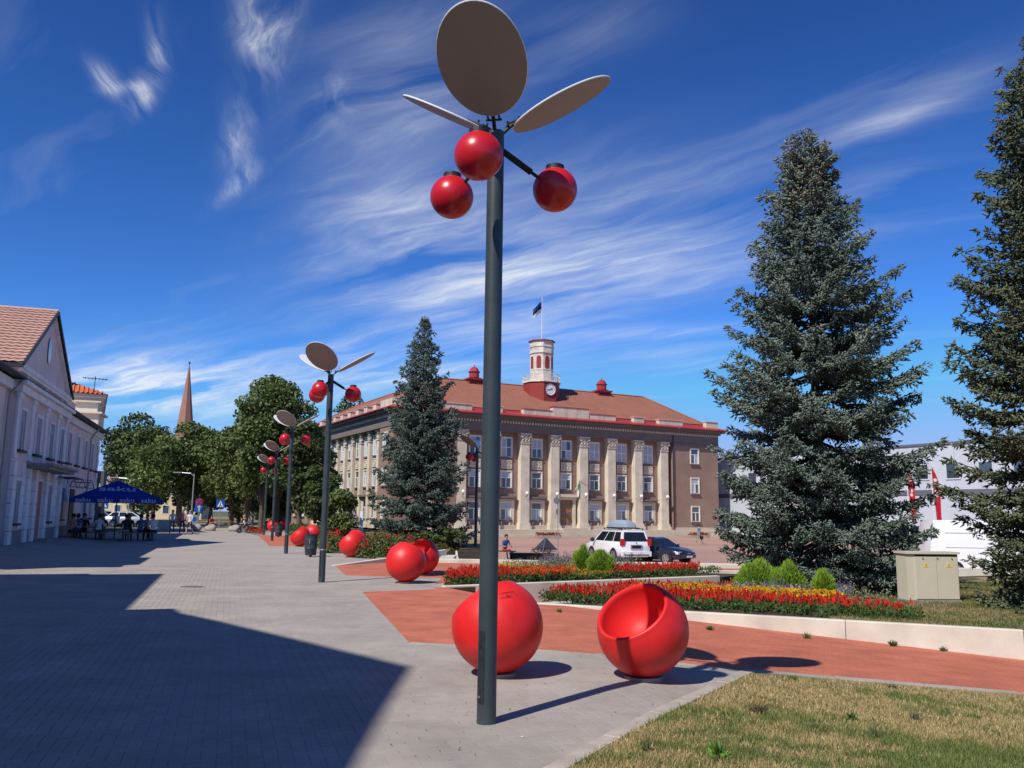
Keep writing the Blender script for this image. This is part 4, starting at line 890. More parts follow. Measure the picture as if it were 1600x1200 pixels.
# taller house behind with orange tiles
cT = ony(147, 700, 60.0); tb = thing('orange_roofed_house', (cT.x, cT.y, 0), 'taller beige house with orange tiled roof and red chimney behind the pink one', 'building', rz=rad(90 + 26))
bx0, bx1, by0, by1 = 0, 14, 0, 12
MB().box(bx0, bx1, by0, by1, -.5, 8.35).build('wall', M['beige'], tb)
m = MB(); k = [(0, 8.35), (.08, 8.6), (.22, 8.95), (.42, 9.25), (.5, 9.35), (.5, 9.6)]
for (a, z0), (b, z1) in zip(k[:-1], k[1:]):
    A_ = [(bx0 - a, by0 - a, z0), (bx1 + a, by0 - a, z0), (bx1 + a, by1 + a, z0), (bx0 - a, by1 + a, z0)]; B_ = [(bx0 - b, by0 - b, z1), (bx1 + b, by0 - b, z1), (bx1 + b, by1 + b, z1), (bx0 - b, by1 + b, z1)]
    m.add(A_ + B_, [(i, (i + 1) % 4, 4 + (i + 1) % 4, 4 + i) for i in range(4)])
m.build('coved_cornice', M['beige'], tb)
rz0 = 9.62; ym = (by0 + by1) / 2; hx = 6.2
m = MB(); A_ = [(bx0 - .6, by0 - .6, rz0), (bx1 + .6, by0 - .6, rz0), (bx1 + .6, by1 + .6, rz0), (bx0 - .6, by1 + .6, rz0), (bx0 + hx, ym, 12.4), (bx1 - hx, ym, 12.4)]
m.add(A_, [(0, 1, 5, 4), (1, 2, 5), (2, 3, 4, 5), (3, 0, 4), (3, 2, 1, 0)]); rfo = m.build('roof', M['orangeroof'], tb)
# pan tile rolls on the two roof faces seen from the promenade
m = MB()
for i in range(46):
    y = by0 - .5 + i * .30; t = 1 - abs(y - ym) / (ym - by0 + .6)
    if t > .03: m.tube((bx0 - .6, y, rz0 + .02), (bx0 - .6 + (hx + .6) * t, y, rz0 + .02 + (12.4 - rz0) * t), .07, n=5, cap=False)
o = m.build('tile_rolls', M['orangeroof'], rfo); o['kind'] = 'stuff'
MB().box(bx0 + .6, bx0 + 1.9, 2.6, 4.0, 9.8, 12.6).box(bx0 + .5, bx0 + 2.0, 2.5, 4.1, 12.6, 12.75).build('chimney', M['redtower'], rfo)
an = thing('tv_antenna', (cT.x, cT.y, 0), 'small television antenna on the corner of the orange tiled roof', 'antenna', rz=rad(90 + 26))
m = MB(); bx_, by_ = bx0 - .2, by0 + .3; m.tube((bx_, by_, 9.7), (bx_, by_, 10.9), .025, n=5); m.tube((bx_ - .1, by_ - .8, 10.7), (bx_ + .1, by_ + .8, 10.75), .025, n=4)
for i in range(7): m.tube((bx_ - .5, by_ - .7 + i * .22, 10.72), (bx_ + .5, by_ - .7 + i * .22, 10.72), .018, n=4)
m.build('mast', M['polecap'], an)
kb = thing('dark_kiosk', (*prom(28.5, -.5), 0), 'small dark grey kiosk wall with scribbled sign past the end of the pink house', 'kiosk', rz=rad(90 - PA))
MB().box(0, 1.6, -.25, 2.5, 0, 4.3).build('wall', M['greydark'], kb); m = MB(); random.seed(3)
m.path([(-.02, -.15 + .12 * i, 3.0 + .5 * math.sin(i * 2.1)) for i in range(10)], .03, 4); m.build('scribble', M['white'], kb)

# neighbouring houses whose roofs throw the shadow on the promenade
nb = thing('neighbour_house', (FA.x, FA.y, 0), 'next pink gabled house along the promenade, left of the camera', 'building', rz=rad(90 - PA))
MB().box(-60, -16.4, .0, 13, -.2, 6.6).box(-27.0, -17.9, .0, 13, 6.4, 9.0).build('wall', M['pink'], nb)
MB().prismy([(-48.0, 6.4), (-27.05, 6.4), (-27.05, 10.0), (-27.86, 10.18), (-29.28, 10.9), (-32.5, 12.39), (-35.4, 13.71), (-37.08, 12.79), (-38.15, 12.25), (-48.0, 7.4)][::-1], -.0, 13).build('gable', M['pink'], nb)
MB().box(-16.38, -14.6, .3, 4, -.2, 3.3).build('yard_wall', M['pink'], nb)

# ================================================================== GREY PANEL BUILDING, RIGHT
gb = thing('grey_panel_building', (26, 110, 0), 'grey two storey building clad in panels behind the spruces', 'building', rz=rad(-60))
MB().box(0, 70, .1, 15, -1.2, 8.9).build('wall', M['greydark'], gb)
for i in range(28):
    for z0, z1 in ((-1.0, 1.0), (1.05, 4.05), (4.55, 8.85)):
        MB().box(i * 2.5 + .012, i * 2.5 + 2.488, 0, .098, z0, z1).build('panel', M['greypanel'], gb)
MB().box(-.1, 70.1, -.08, .098, 4.07, 4.53).box(-.1, 70.1, -.12, 15.1, 8.88, 9.1).build('trim', M['greydark'], gb)
for i in range(-9, 12):
    for z0 in (5.5,):
        x = 29.07 + 3.22 * i - .75
        f = MB().box(x, x + 1.5, -.08, -.002, z0, z0 + .12).box(x, x + 1.5, -.08, -.002, z0 + 1.5, z0 + 1.62).box(x, x + .12, -.08, -.002, z0 + .121, z0 + 1.499).box(x + 1.38, x + 1.5, -.08, -.002, z0 + .121, z0 + 1.499).build('window', M['greypanel'], gb)
        MB().box(x + .12, x + 1.38, -.03, -.002, z0 + .12, z0 + 1.5).build('pane', M['winglass'], f)
MB().box(8, 30, -.02, -.001, -.9, 1.0).build('ground_floor_band', M['plastic'], gb)

# ================================================================== CHURCH SPIRE, YELLOW HOUSE
d = ray(291, 640); cy = 210.0; cx = d.x / d.y * cy
ch = thing('church', (cx, cy, 0), 'tall brick red church spire rising behind the trees', 'church')
ztip = ony(294.5, 571, cy).z; zb = ony(290, 668, cy).z
MB().box(-3, 3, -3, 3, 0, zb - 8).build('tower', M['slate'], ch)
m = MB(); n = 8
for (r0, z0), (r1, z1) in (((2.9, zb - 8), (1.95, zb + 0)), ((1.95, zb), (.10, ztip))):
    m.add([(r0 * math.cos(2 * math.pi * i / n + .3), r0 * math.sin(2 * math.pi * i / n + .3), z0) for i in range(n)] + [(r1 * math.cos(2 * math.pi * i / n + .3), r1 * math.sin(2 * math.pi * i / n + .3), z1) for i in range(n)], [(i, (i + 1) % n, n + (i + 1) % n, n + i) for i in range(n)])
m.build('spire', M['slate'], ch)
m = MB().tube((0, 0, ztip), (0, 0, ztip + 1.0), .06, n=6).sphere((0, 0, ztip + .5), .22, 8, 6).box(-.35, .35, -.03, .03, ztip + .75, ztip + .9); m.build('weathervane', M['black'], ch)
def simple_house(x, y, rz, w, d_, h, wm, label, roofm, name='house', nwin=4, rh=2.5):
    t = thing(name, (x, y, 0), label, 'house', rz=rz)
    MB().box(0, w, 0, d_, -.5, h).build('wall', wm, t)
    MB().prism([(-.3, -.3), (w + .3, -.3), (w + .3, d_ + .3), (-.3, d_ + .3)], h, h + .12).add([(-.3, -.3, h + .121), (w + .3, -.3, h + .121), (w + .3, d_ + .3, h + .121), (-.3, d_ + .3, h + .121), (0 + 1.5, d_ / 2, h + rh), (w - 1.5, d_ / 2, h + rh)], [(0, 1, 5, 4), (1, 2, 5), (2, 3, 4, 5), (3, 0, 4)]).build('roof', roofm, t)
    for i in range(nwin):
        for z0 in ((1.0,) if h < 5 else (1.0, 4.0)):
            xx = w * (i + .5) / nwin; f = MB().box(xx - .6, xx + .6, -.05, -.001, z0, z0 + 1.5).build('window', M['white'], t); MB().box(xx - .5, xx + .5, -.07, -.051, z0 + .1, z0 + 1.4).build('pane', M['winglass'], f)
    return t
simple_house(-70, 150, rad(8), 16, 9, 6.5, M['yellowwall'], 'pale yellow sunlit house seen under the trees behind the walkers', M['rooftile'])
simple_house(-88, 150, rad(8), 14, 9, 5.5, M['cream'], 'cream house seen under the trees above the parked cars', M['rooftile'])
# ================================================================== VEGETATION
def nrm(a): return a / np.maximum(np.linalg.norm(a, axis=-1, keepdims=True), 1e-9)
def shoots(C, D, Ls, Ws, cross=True, rng=RNG):
    """tapered leaf-like blades: centre-line start C, direction D, length Ls, half width Ws"""
    n = len(C); D = nrm(D); a = nrm(np.cross(D, rng.normal(size=(n, 3)))); b = np.cross(D, a); Ls = np.broadcast_to(np.asarray(Ls, float), (n,))[:, None]; Ws = np.broadcast_to(np.asarray(Ws, float), (n,))[:, None]
    def q(s): return np.stack([C, C + D * Ls * .45 + s * Ws, C + D * Ls, C + D * Ls * .45 - s * Ws], 1)
    V = [q(a)] + ([q(b)] if cross else []); V = np.concatenate(V, 0).reshape(-1, 3)
    return V, np.arange(len(V)).reshape(-1, 4)
def spindles(C, D, Ls, Ws, rng=RNG):
    n = len(C); D = nrm(D); a = nrm(np.cross(D, rng.normal(size=(n, 3)))); b = np.cross(D, a); Ls = np.asarray(Ls, float)[:, None]; Ws = np.asarray(Ws, float)[:, None]
    m1 = C + D * Ls * .4; V = np.stack([C, m1 + a * Ws, m1 + (-.5 * a + .866 * b) * Ws, m1 + (-.5 * a - .866 * b) * Ws, C + D * Ls], 1).reshape(-1, 3)
    F = np.array([(0, 2, 1), (0, 3, 2), (0, 1, 3), (4, 1, 2), (4, 2, 3), (4, 3, 1)])[None] + (np.arange(n) * 5)[:, None, None]; return V, F.reshape(-1, 3)
def leaves(C, size, rng=RNG, up=.35, out=None):
    n = len(C); N_ = rng.normal(size=(n, 3)); N_[:, 2] += up
    if out is not None: N_ = nrm(N_) + out * .7
    N_ = nrm(N_); a = nrm(np.cross(N_, rng.normal(size=(n, 3)))); b = np.cross(N_, a); s = (size * rng.uniform(.6, 1.25, n))[:, None]
    V = np.stack([C - a * s * .5, C + b * s * .32, C + a * s * .5, C - b * s * .32], 1).reshape(-1, 3)
    return V, np.arange(4 * n).reshape(-1, 4)

NS = []
def spruce(x, y, z, H, prof, seed, tone, label, dens=1.0, ssize=.15, cones=False, whorl=.36, zlow=.15):
    rng = np.random.default_rng(seed); t = thing('spruce_tree', (x, y, z), label, 'tree')
    tr_ = MB(); k = 10
    for i in range(k): tr_.tube((0, 0, H * i / k), (0, 0, H * (i + 1) / k), .17 * (1 - i / k) + .012, .17 * (1 - (i + 1) / k) + .012, 8, cap=False)
    trunk = tr_.build('trunk', M['bark'], t)
    hs_, rs_ = zip(*prof); lim = MB(); CC, DD, TT, LL = [], [], [], []
    h = zlow; 
    while h < H * .985:
        tt = h / H; R = np.interp(tt, hs_, rs_) * rng.uniform(.86, 1.06); nb_ = int(rng.integers(8, 11) if R > .5 else rng.integers(5, 7)); ph0 = rng.uniform(0, 6.28)
        for bi in range(nb_):
            ph = ph0 + 6.28 * bi / nb_ + rng.normal(0, .18); Lb = max(.1, R * rng.choice([rng.uniform(.92, 1.08), rng.uniform(.62, .95)], p=[.45, .55])); z0 = h + rng.normal(0, .06)
            pitch = np.interp(tt, [0, .35, .7, .93, 1], [-.30, -.16, .05, .5, 1.2]) + rng.normal(0, .07); cu = np.interp(tt, [0, .5, 1], [.20, .22, .1])
            o = np.array([math.cos(ph), math.sin(ph), 0]); sd = np.array([-math.sin(ph), math.cos(ph), 0])
            def P(u): return o * (Lb * u) + np.array([0, 0, 1]) * (z0 + Lb * (pitch * u + cu * u * u - .10 * math.sin(u * 3.1)))
            pts = [tuple(P(u)) for u in (0, .35, .7, 1)]; lim.path(pts, [.035 * min(1, Lb), .025 * min(1, Lb), .014, .004], 4)
            step = .115 / dens; u = max(.12, .22 - .05 / Lb); ks = int(max(2, Lb * (1 - u) / step))
            for q in range(ks):
                uu = u + (1 - u) * (q + rng.random()) / ks; bp = P(uu); sl_ = (.34 * Lb * (1.04 - uu) ** .8 + .10) * rng.uniform(.75, 1.2)
                for sgn in (-1, 1):
                    dr = o * .75 + sd * sgn * .8 + np.array([0, 0, rng.normal(-.12, .14)]); dr /= np.linalg.norm(dr); m_ = max(2, int(sl_ / .085 * dens)); e = (np.arange(m_) + rng.random(m_)) / m_
                    pos = bp + dr * (e * sl_)[:, None]; pos[:, 2] -= .12 * (e ** 2) * sl_
                    dd = dr + rng.normal(0, .42, (m_, 3)) + np.array([0, 0, .12]); dd[:, :] += o * .25
                    CC.append(pos); DD.append(dd); LL.append(np.full(m_, ssize * (1.0 if Lb > .5 else .7))); TT.append((uu * .35 + e * .65))
                    # hanging twigs
                    if rng.random() < .5:
                        CC.append(pos[-1:] * 1.0); DD.append(dr[None] * .4 + np.array([[0, 0, -.9]])); LL.append(np.array([ssize * 1.0])); TT.append(np.array([.2]))
        h += whorl * np.interp(tt, [0, .6, 1], [1.05, .95, .5]) * rng.uniform(.8, 1.2)
    n_top = 14; CC.append(np.stack([np.zeros(n_top), np.zeros(n_top), H - rng.uniform(0, .6, n_top)], 1)); DD.append(rng.normal(0, .35, (n_top, 3)) + np.array([0, 0, 1.])); LL.append(np.full(n_top, ssize * .9)); TT.append(np.full(n_top, .8))
    C = np.concatenate(CC); D = np.concatenate(DD); Lx = np.concatenate(LL) * rng.uniform(.75, 1.3, len(C)); tq = np.concatenate(TT)
    C = C - nrm(D) * (Lx * .3)[:, None]
    k3 = 3; C = np.repeat(C, k3, 0); tq = np.repeat(tq, k3); D = nrm(np.repeat(nrm(D), k3, 0) + rng.normal(0, .34, (len(C), 3)) + np.array([0, 0, .12])); C = C + rng.normal(0, .022 * ssize / .15, C.shape) + D * rng.uniform(0, .05, (len(C), 1)); Lx = np.repeat(Lx, k3) * rng.uniform(.55, 1.0, len(C))
    V, F = spindles(C, D, Lx, Lx * .17, rng); NS.append((label[:16], len(F)))
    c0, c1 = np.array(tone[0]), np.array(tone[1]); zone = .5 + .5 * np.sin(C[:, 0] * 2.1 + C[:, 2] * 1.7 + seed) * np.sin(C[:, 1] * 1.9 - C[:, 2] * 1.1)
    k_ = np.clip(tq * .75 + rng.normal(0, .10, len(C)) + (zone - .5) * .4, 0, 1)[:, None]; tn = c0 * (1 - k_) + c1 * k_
    if cones:
        cm = (C[:, 2] > H * .80) & (rng.random(len(C)) < .2); tn[cm] = np.array([.20, .11, .05]) * rng.uniform(.7, 1.2, (cm.sum(), 1))
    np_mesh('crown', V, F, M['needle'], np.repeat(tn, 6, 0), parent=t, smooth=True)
    o_ = lim.build('branches', M['bark'], t); o_['kind'] = 'stuff'
    return t
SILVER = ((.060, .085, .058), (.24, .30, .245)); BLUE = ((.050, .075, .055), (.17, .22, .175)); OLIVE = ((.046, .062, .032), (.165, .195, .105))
bs = onz(1287, 922, -.03)
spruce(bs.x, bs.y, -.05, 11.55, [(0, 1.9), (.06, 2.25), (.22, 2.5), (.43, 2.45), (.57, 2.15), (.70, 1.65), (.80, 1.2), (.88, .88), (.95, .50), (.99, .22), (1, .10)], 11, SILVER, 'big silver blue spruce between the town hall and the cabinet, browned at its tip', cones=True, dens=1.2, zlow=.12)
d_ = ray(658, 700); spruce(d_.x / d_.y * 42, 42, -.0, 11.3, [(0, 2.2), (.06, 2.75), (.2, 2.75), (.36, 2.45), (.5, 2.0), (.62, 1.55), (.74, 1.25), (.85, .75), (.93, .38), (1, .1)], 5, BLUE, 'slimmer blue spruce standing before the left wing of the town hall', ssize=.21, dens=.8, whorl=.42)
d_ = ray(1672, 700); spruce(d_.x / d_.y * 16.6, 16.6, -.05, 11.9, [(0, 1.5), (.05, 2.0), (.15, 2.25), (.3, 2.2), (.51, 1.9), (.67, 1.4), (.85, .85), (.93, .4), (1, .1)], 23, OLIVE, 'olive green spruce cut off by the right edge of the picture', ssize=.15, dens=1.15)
print('SPRUCE', NS)

def broadleaf(x, y, z, H, w, tr_h, label, seed, tone, n=13000, size=.3, name='linden_tree', zc=None, lobes=34, group=None, trunk=True, squash=1.0, tr_r=.22, cat='tree'):
    rng = np.random.default_rng(seed); t = thing(name, (x, y, z), label, cat, group); c0 = tr_h; hh = H - c0
    LC = []; LR = []
    for i in range(lobes):
        u = rng.normal(size=3); u /= np.linalg.norm(u); r = rng.random() ** .45; p = u * r * .74
        zz = c0 + hh * (.5 + p[2] * .5 * 1.15); k = math.sqrt(max(.08, 1 - ((zz - c0) / hh * 1.7 - .72) ** 2 * .9)); LC.append([p[0] * w / 2 * k * 1.1, p[1] * w / 2 * squash * k * 1.1, zz]); LR.append(rng.uniform(.13, .24) * min(w, hh))
    LC = np.array(LC); LR = np.array(LR); wt = LR ** 2; wt /= wt.sum(); idx = rng.choice(lobes, n, p=wt); U = nrm(rng.normal(size=(n, 3))); U[:, 2] = np.abs(U[:, 2]) * np.where(rng.random(n) < .75, 1, -1); rr = rng.uniform(.55, 1.06, n) ** .8
    C = LC[idx] + U * (LR[idx] * rr)[:, None] * np.array([1, 1, .78]) + rng.normal(0, .05, (n, 3)) * size
    C[:, 2] = np.maximum(C[:, 2], .15 if tr_h < .3 else c0 * .75)
    V, F = leaves(C, size, rng, out=U); lv = rng.uniform(.75, 1.25, lobes)[idx][:, None]
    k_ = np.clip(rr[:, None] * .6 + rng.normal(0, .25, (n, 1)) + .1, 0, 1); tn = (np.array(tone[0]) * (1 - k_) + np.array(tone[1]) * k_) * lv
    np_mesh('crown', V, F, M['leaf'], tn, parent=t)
    if trunk:
        m = MB(); m.path([(0, 0, -.1), (.05, 0, c0 * .6), (0, .05, c0 + hh * .3)], [tr_r * 1.25, tr_r, tr_r * .6], 9); m.build('trunk', M['bark'], t); m = MB()
        for i in range(0, lobes, 2): a = Vector((0, 0, c0 * rng.uniform(.75, 1.25))); b = Vector(LC[i]); c_ = a.lerp(b, .5) + Vector((0, 0, .12 * hh)); m.path([a, c_, b], [tr_r * .4, tr_r * .24, .02], 5)
        o = m.build('limbs', M['bark'], t)
    return t
def at_(u, d): r = ray(u, 780); return r.x / r.y * d
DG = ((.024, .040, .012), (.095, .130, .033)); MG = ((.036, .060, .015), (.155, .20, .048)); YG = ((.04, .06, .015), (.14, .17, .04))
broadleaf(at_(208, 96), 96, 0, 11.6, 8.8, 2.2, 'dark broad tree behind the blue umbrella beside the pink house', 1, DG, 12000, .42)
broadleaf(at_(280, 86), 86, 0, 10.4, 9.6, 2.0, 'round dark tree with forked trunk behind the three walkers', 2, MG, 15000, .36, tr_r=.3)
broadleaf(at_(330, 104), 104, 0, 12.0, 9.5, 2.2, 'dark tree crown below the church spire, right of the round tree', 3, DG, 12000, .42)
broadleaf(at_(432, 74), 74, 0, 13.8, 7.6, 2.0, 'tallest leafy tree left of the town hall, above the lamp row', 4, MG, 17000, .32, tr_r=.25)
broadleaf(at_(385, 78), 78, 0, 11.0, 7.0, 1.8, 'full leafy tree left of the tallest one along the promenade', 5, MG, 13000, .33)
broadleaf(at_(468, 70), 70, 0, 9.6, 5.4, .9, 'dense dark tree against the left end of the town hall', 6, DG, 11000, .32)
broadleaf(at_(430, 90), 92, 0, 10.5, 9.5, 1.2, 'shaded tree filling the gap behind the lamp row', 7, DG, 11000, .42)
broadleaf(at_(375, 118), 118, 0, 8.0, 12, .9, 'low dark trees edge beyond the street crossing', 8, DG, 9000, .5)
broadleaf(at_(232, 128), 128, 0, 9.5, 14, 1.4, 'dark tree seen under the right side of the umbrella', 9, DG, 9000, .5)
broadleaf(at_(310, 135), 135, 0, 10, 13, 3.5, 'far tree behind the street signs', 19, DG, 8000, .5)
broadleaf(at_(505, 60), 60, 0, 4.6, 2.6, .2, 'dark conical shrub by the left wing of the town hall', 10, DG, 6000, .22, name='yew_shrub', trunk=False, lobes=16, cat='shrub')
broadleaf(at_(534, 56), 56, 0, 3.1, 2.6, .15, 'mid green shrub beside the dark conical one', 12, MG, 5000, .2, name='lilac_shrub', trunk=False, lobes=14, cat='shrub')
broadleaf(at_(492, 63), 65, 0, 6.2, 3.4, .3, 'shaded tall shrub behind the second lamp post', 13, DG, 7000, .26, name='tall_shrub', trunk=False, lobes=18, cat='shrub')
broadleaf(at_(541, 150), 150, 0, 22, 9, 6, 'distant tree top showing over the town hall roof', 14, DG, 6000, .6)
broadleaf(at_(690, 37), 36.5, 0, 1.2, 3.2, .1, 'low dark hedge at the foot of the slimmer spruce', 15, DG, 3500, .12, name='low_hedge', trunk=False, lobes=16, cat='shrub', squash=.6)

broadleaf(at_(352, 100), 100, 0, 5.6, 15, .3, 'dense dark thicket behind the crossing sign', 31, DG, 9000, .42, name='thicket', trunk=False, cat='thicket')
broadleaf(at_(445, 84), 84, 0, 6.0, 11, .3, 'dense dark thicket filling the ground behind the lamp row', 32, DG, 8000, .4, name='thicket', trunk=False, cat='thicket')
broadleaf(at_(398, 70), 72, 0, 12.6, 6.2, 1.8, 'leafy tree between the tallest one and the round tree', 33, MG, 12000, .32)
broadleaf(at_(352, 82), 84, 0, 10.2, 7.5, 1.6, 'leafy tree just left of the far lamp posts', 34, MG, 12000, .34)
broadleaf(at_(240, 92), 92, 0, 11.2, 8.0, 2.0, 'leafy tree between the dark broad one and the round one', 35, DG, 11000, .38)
# rose shrubs
def rose(u, v, w, h, label, seed, nfl=26, zz=0.05):
    p = onz(u, v, zz); rng = np.random.default_rng(seed); t = thing('rose_shrub', (p.x, p.y, zz), label, 'shrub', 'rose shrubs in front of the slimmer spruce')
    n = 1500; U = nrm(rng.normal(size=(n, 3))); U[:, 2] = np.abs(U[:, 2]); r = rng.uniform(.5, 1.05, n); bump = 1 + .16 * np.sin(U[:, 0] * 6 + seed) * np.sin(U[:, 1] * 5)
    C = U * (r * bump)[:, None] * np.array([w / 2, w / 2.4, h]) + rng.normal(0, .03, (n, 3)); C[:, 2] = np.maximum(C[:, 2], .03)
    V, F = leaves(C, .085, rng, out=U); tn = np.array([.105, .15, .04]) * rng.uniform(.55, 1.6, (n, 1)); np_mesh('leaves', V, F, M['leaf'], tn, parent=t)
    U = nrm(rng.normal(size=(nfl, 3))); U[:, 2] = np.abs(U[:, 2]) + .3; U = nrm(U); C0 = U * 1.03 * np.array([w / 2, w / 2.4, h]); C = np.repeat(C0, 7, 0) + rng.normal(0, .028, (nfl * 7, 3))
    V, F = leaves(C, .075, rng); np_mesh('roses', V, F, M['petal'], np.repeat(np.array([[.55, .03, .03]]) * rng.uniform(.7, 1.2, (nfl, 1)), 7, 0), parent=t)['kind'] = 'stuff'
    return t
RO = [(520, 862, 1.0, .7, 'rose shrub between the second lamp post and the bush-side ball seat'), (583, 870, 1.3, .75, 'front rose shrub right of the ball seat before the roses'), (606, 870, 1.3, .8, 'leafy rose shrub behind the wedge wall, second from the ball seat'),
      (628, 866, 1.2, .75, 'rose shrub with red blooms above the touching ball seats'), (652, 862, 1.2, .7, 'rose shrub behind the open ball seat, left of the wedge wall end'), (674, 860, 1.2, .6, 'rightmost low rose shrub under the slimmer spruce'),
      (592, 860, 1.2, .8, 'back rose shrub against the spruce, left part'), (640, 856, 1.3, .8, 'back rose shrub against the spruce, middle part'), (512, 854, 1.2, .7, 'rose shrub behind the second lamp post'), (700, 858, 1.0, .5, 'smallest rose shrub at the right end of the row')]
for i, (u, v, w, h, lb) in enumerate(RO): rose(u, v, w, h, lb, 40 + i)
p = onz(400, 836); 
def patch_flowers(name, P, zf, kinds, rng=RNG):
    """kinds: list of (label object name, material, point mask/ids, maker)"""
# flower beds -------------------------------------------------------------
f0 = Vector((*F0, 0)); fd = (Vector((*F1, 0)) - f0); fL = fd.length; fd.normalize(); fn = Vector((-fd.y, fd.x, 0))
gg0 = Vector((*G0, 0)); gd = (Vector((*G1, 0)) - gg0); gL = gd.length; gd.normalize(); gn = Vector((-gd.y, gd.x, 0))
def frame_pts(o, a, b, s, w): return np.stack([o.x + a.x * s + b.x * w, o.y + a.y * s + b.y * w], 1)
def salvia(name, P, h, label, col=(.60, .022, .012), dens=3, zb=-.02, spike=.10, kindlabel='flowers', leafcol=(.05, .095, .022), wid=.022):
    n = len(P); rng = RNG; P = P[(np.sin(P[:, 0] * 5.1 + P[:, 1] * 3.3) + np.sin(P[:, 1] * 7.7 - P[:, 0] * 2.9) + rng.normal(0, .9, n)) > -1.15]; n = len(P)
    C = np.repeat(P, dens, 0) + rng.normal(0, .06, (n * dens, 2)); hh = np.repeat(h * rng.uniform(.72, 1.2, n), dens) * rng.uniform(.8, 1.1, n * dens); C3 = np.column_stack([C, zb + hh - spike * .4]); D = rng.normal(0, .18, (n * dens, 3)) + np.array([0, 0, 1.])
    V, F = shoots(C3, D, spike * rng.uniform(.6, 1.4, len(C3)), wid * rng.uniform(.6, 1.1, len(C3)), True); tn = np.array(col) * rng.uniform(.6, 1.25, (len(C3), 1)) * (1 + rng.normal(0, .12, (len(C3), 3)) * (np.array(col) > .01)); fd_ = rng.random(len(C3)) < .10; tn[fd_] = np.array([.22, .15, .07]); o = np_mesh(name, V, F, M['petal'], np.concatenate([tn, tn])); o['kind'] = 'stuff'
    m_ = n * dens * 2; C = np.repeat(P, dens * 2, 0) + rng.normal(0, .08, (m_, 2)); C3 = np.column_stack([C, zb + rng.uniform(.02, .85, m_) * h]); V, F = leaves(C3, .07, rng); tn = np.array(leafcol) * rng.uniform(.5, 1.6, (m_, 1))
    o = np_mesh(name + '_leaves', V, F, M['leaf'], tn); o['kind'] = 'stuff'
def cloudpts(n, fn_): 
    s = RNG.uniform(0, 1, n); w = RNG.uniform(0, 1, n); return fn_(s, w)
def region(px, n, z=-.02):
    P4 = [onz(u, v, z) for u, v in px]; pts = [(p.x, p.y) for p in P4]; xs = [p[0] for p in pts]; ys = [p[1] for p in pts]
    X = RNG.uniform(min(xs), max(xs), n * 12); Y = RNG.uniform(min(ys), max(ys), n * 12); k = inside(pts, X, Y); return np.stack([X[k][:n], Y[k][:n]], 1)
RED_ = (.62, .034, .018); YEL = (.70, .38, .015)
salvia('edging_plants', region([(852, 941), (1100, 955), (1440, 971), (1438, 963), (1100, 945), (852, 934)], 900), .15, '', (.08, .13, .03), 2, spike=.05, wid=.02)
salvia('red_salvia', region([(858, 940), (1100, 951), (1330, 962), (1330, 956), (1150, 943), (1000, 936), (872, 934)], 560), .23, '', RED_)
salvia('red_salvia', region([(1330, 962), (1425, 967), (1425, 961), (1330, 956)], 34), .22, '', RED_, dens=3)
salvia('yellow_marigold', region([(1060, 940), (1310, 954), (1310, 949), (1060, 935)], 300), .27, '', YEL, 6, spike=.045, wid=.036)
salvia('yellow_marigold', region([(985, 936), (1060, 940), (1060, 934), (985, 931)], 60), .24, '', YEL, 6, spike=.035, wid=.032)
salvia('red_salvia', region([(930, 932), (1125, 937), (1150, 929), (985, 925)], 380), .21, '', RED_)
salvia('mixed_flowers', region([(1070, 937), (1310, 950), (1330, 935), (1160, 922), (1110, 930)], 620), .24, '', (.34, .30, .33), 2, spike=.06, wid=.012, leafcol=(.13, .155, .075))
salvia('white_daisies', region([(1130, 935), (1330, 946), (1350, 926), (1150, 920)], 220), .26, '', (.62, .58, .46), 2, spike=.025, wid=.018, leafcol=(.13, .16, .07))
salvia('lavender', region([(1185, 937), (1330, 944), (1335, 930), (1200, 922)], 170), .30, '', (.17, .15, .25), 3, spike=.09, wid=.009, leafcol=(.13, .155, .09))
salvia('mixed_flowers', region([(1300, 953), (1400, 958), (1380, 925), (1320, 925)], 260), .18, '', (.40, .34, .25), 1, spike=.03, wid=.012, leafcol=(.12, .14, .05))
salvia('edging_plants', region([(708, 917), (900, 908), (1122, 898), (1120, 893), (900, 902), (700, 911)], 800), .17, '', (.08, .13, .03), 2, spike=.05, wid=.02)
salvia('red_salvia', region([(695, 915), (800, 911), (882, 907), (882, 902), (800, 902), (740, 899), (705, 906)], 560), .24, '', RED_)
salvia('orange_salvia', region([(800, 911), (900, 906), (900, 901), (810, 903)], 200), .26, '', (.62, .16, .02), 5, spike=.05, wid=.028)
salvia('yellow_marigold', region([(880, 908), (955, 904), (955, 898), (880, 901)], 200), .16, '', YEL, 4, spike=.03, wid=.03)
salvia('red_salvia', region([(955, 905), (1090, 898), (1090, 893), (955, 897)], 460), .24, '', RED_)
salvia('yellow_marigold', region([(750, 901), (850, 900), (830, 893), (765, 894)], 130), .26, '', (.62, .44, .06), 4, spike=.035, wid=.025, leafcol=(.12, .15, .05))
salvia('mixed_flowers', region([(800, 903), (960, 898), (1000, 893), (860, 888), (790, 894)], 600), .34, '', (.26, .28, .16), 2, spike=.06, wid=.012, leafcol=(.11, .145, .06))
salvia('lavender', region([(845, 897), (990, 893), (1010, 889), (850, 888)], 330), .42, '', (.17, .155, .27), 3, spike=.10, wid=.009, leafcol=(.12, .145, .085))
salvia('edging_plants', region([(848, 944), (866, 933), (930, 929), (930, 932), (872, 936), (858, 943)], 90), .20, '', (.08, .13, .03), 2, spike=.05, wid=.02)
salvia('distant_red_flowers', region([(384, 833), (408, 838), (414, 832), (392, 829)], 160, 0), .26, '', (.6, .03, .02), 3, zb=.0, wid=.04)
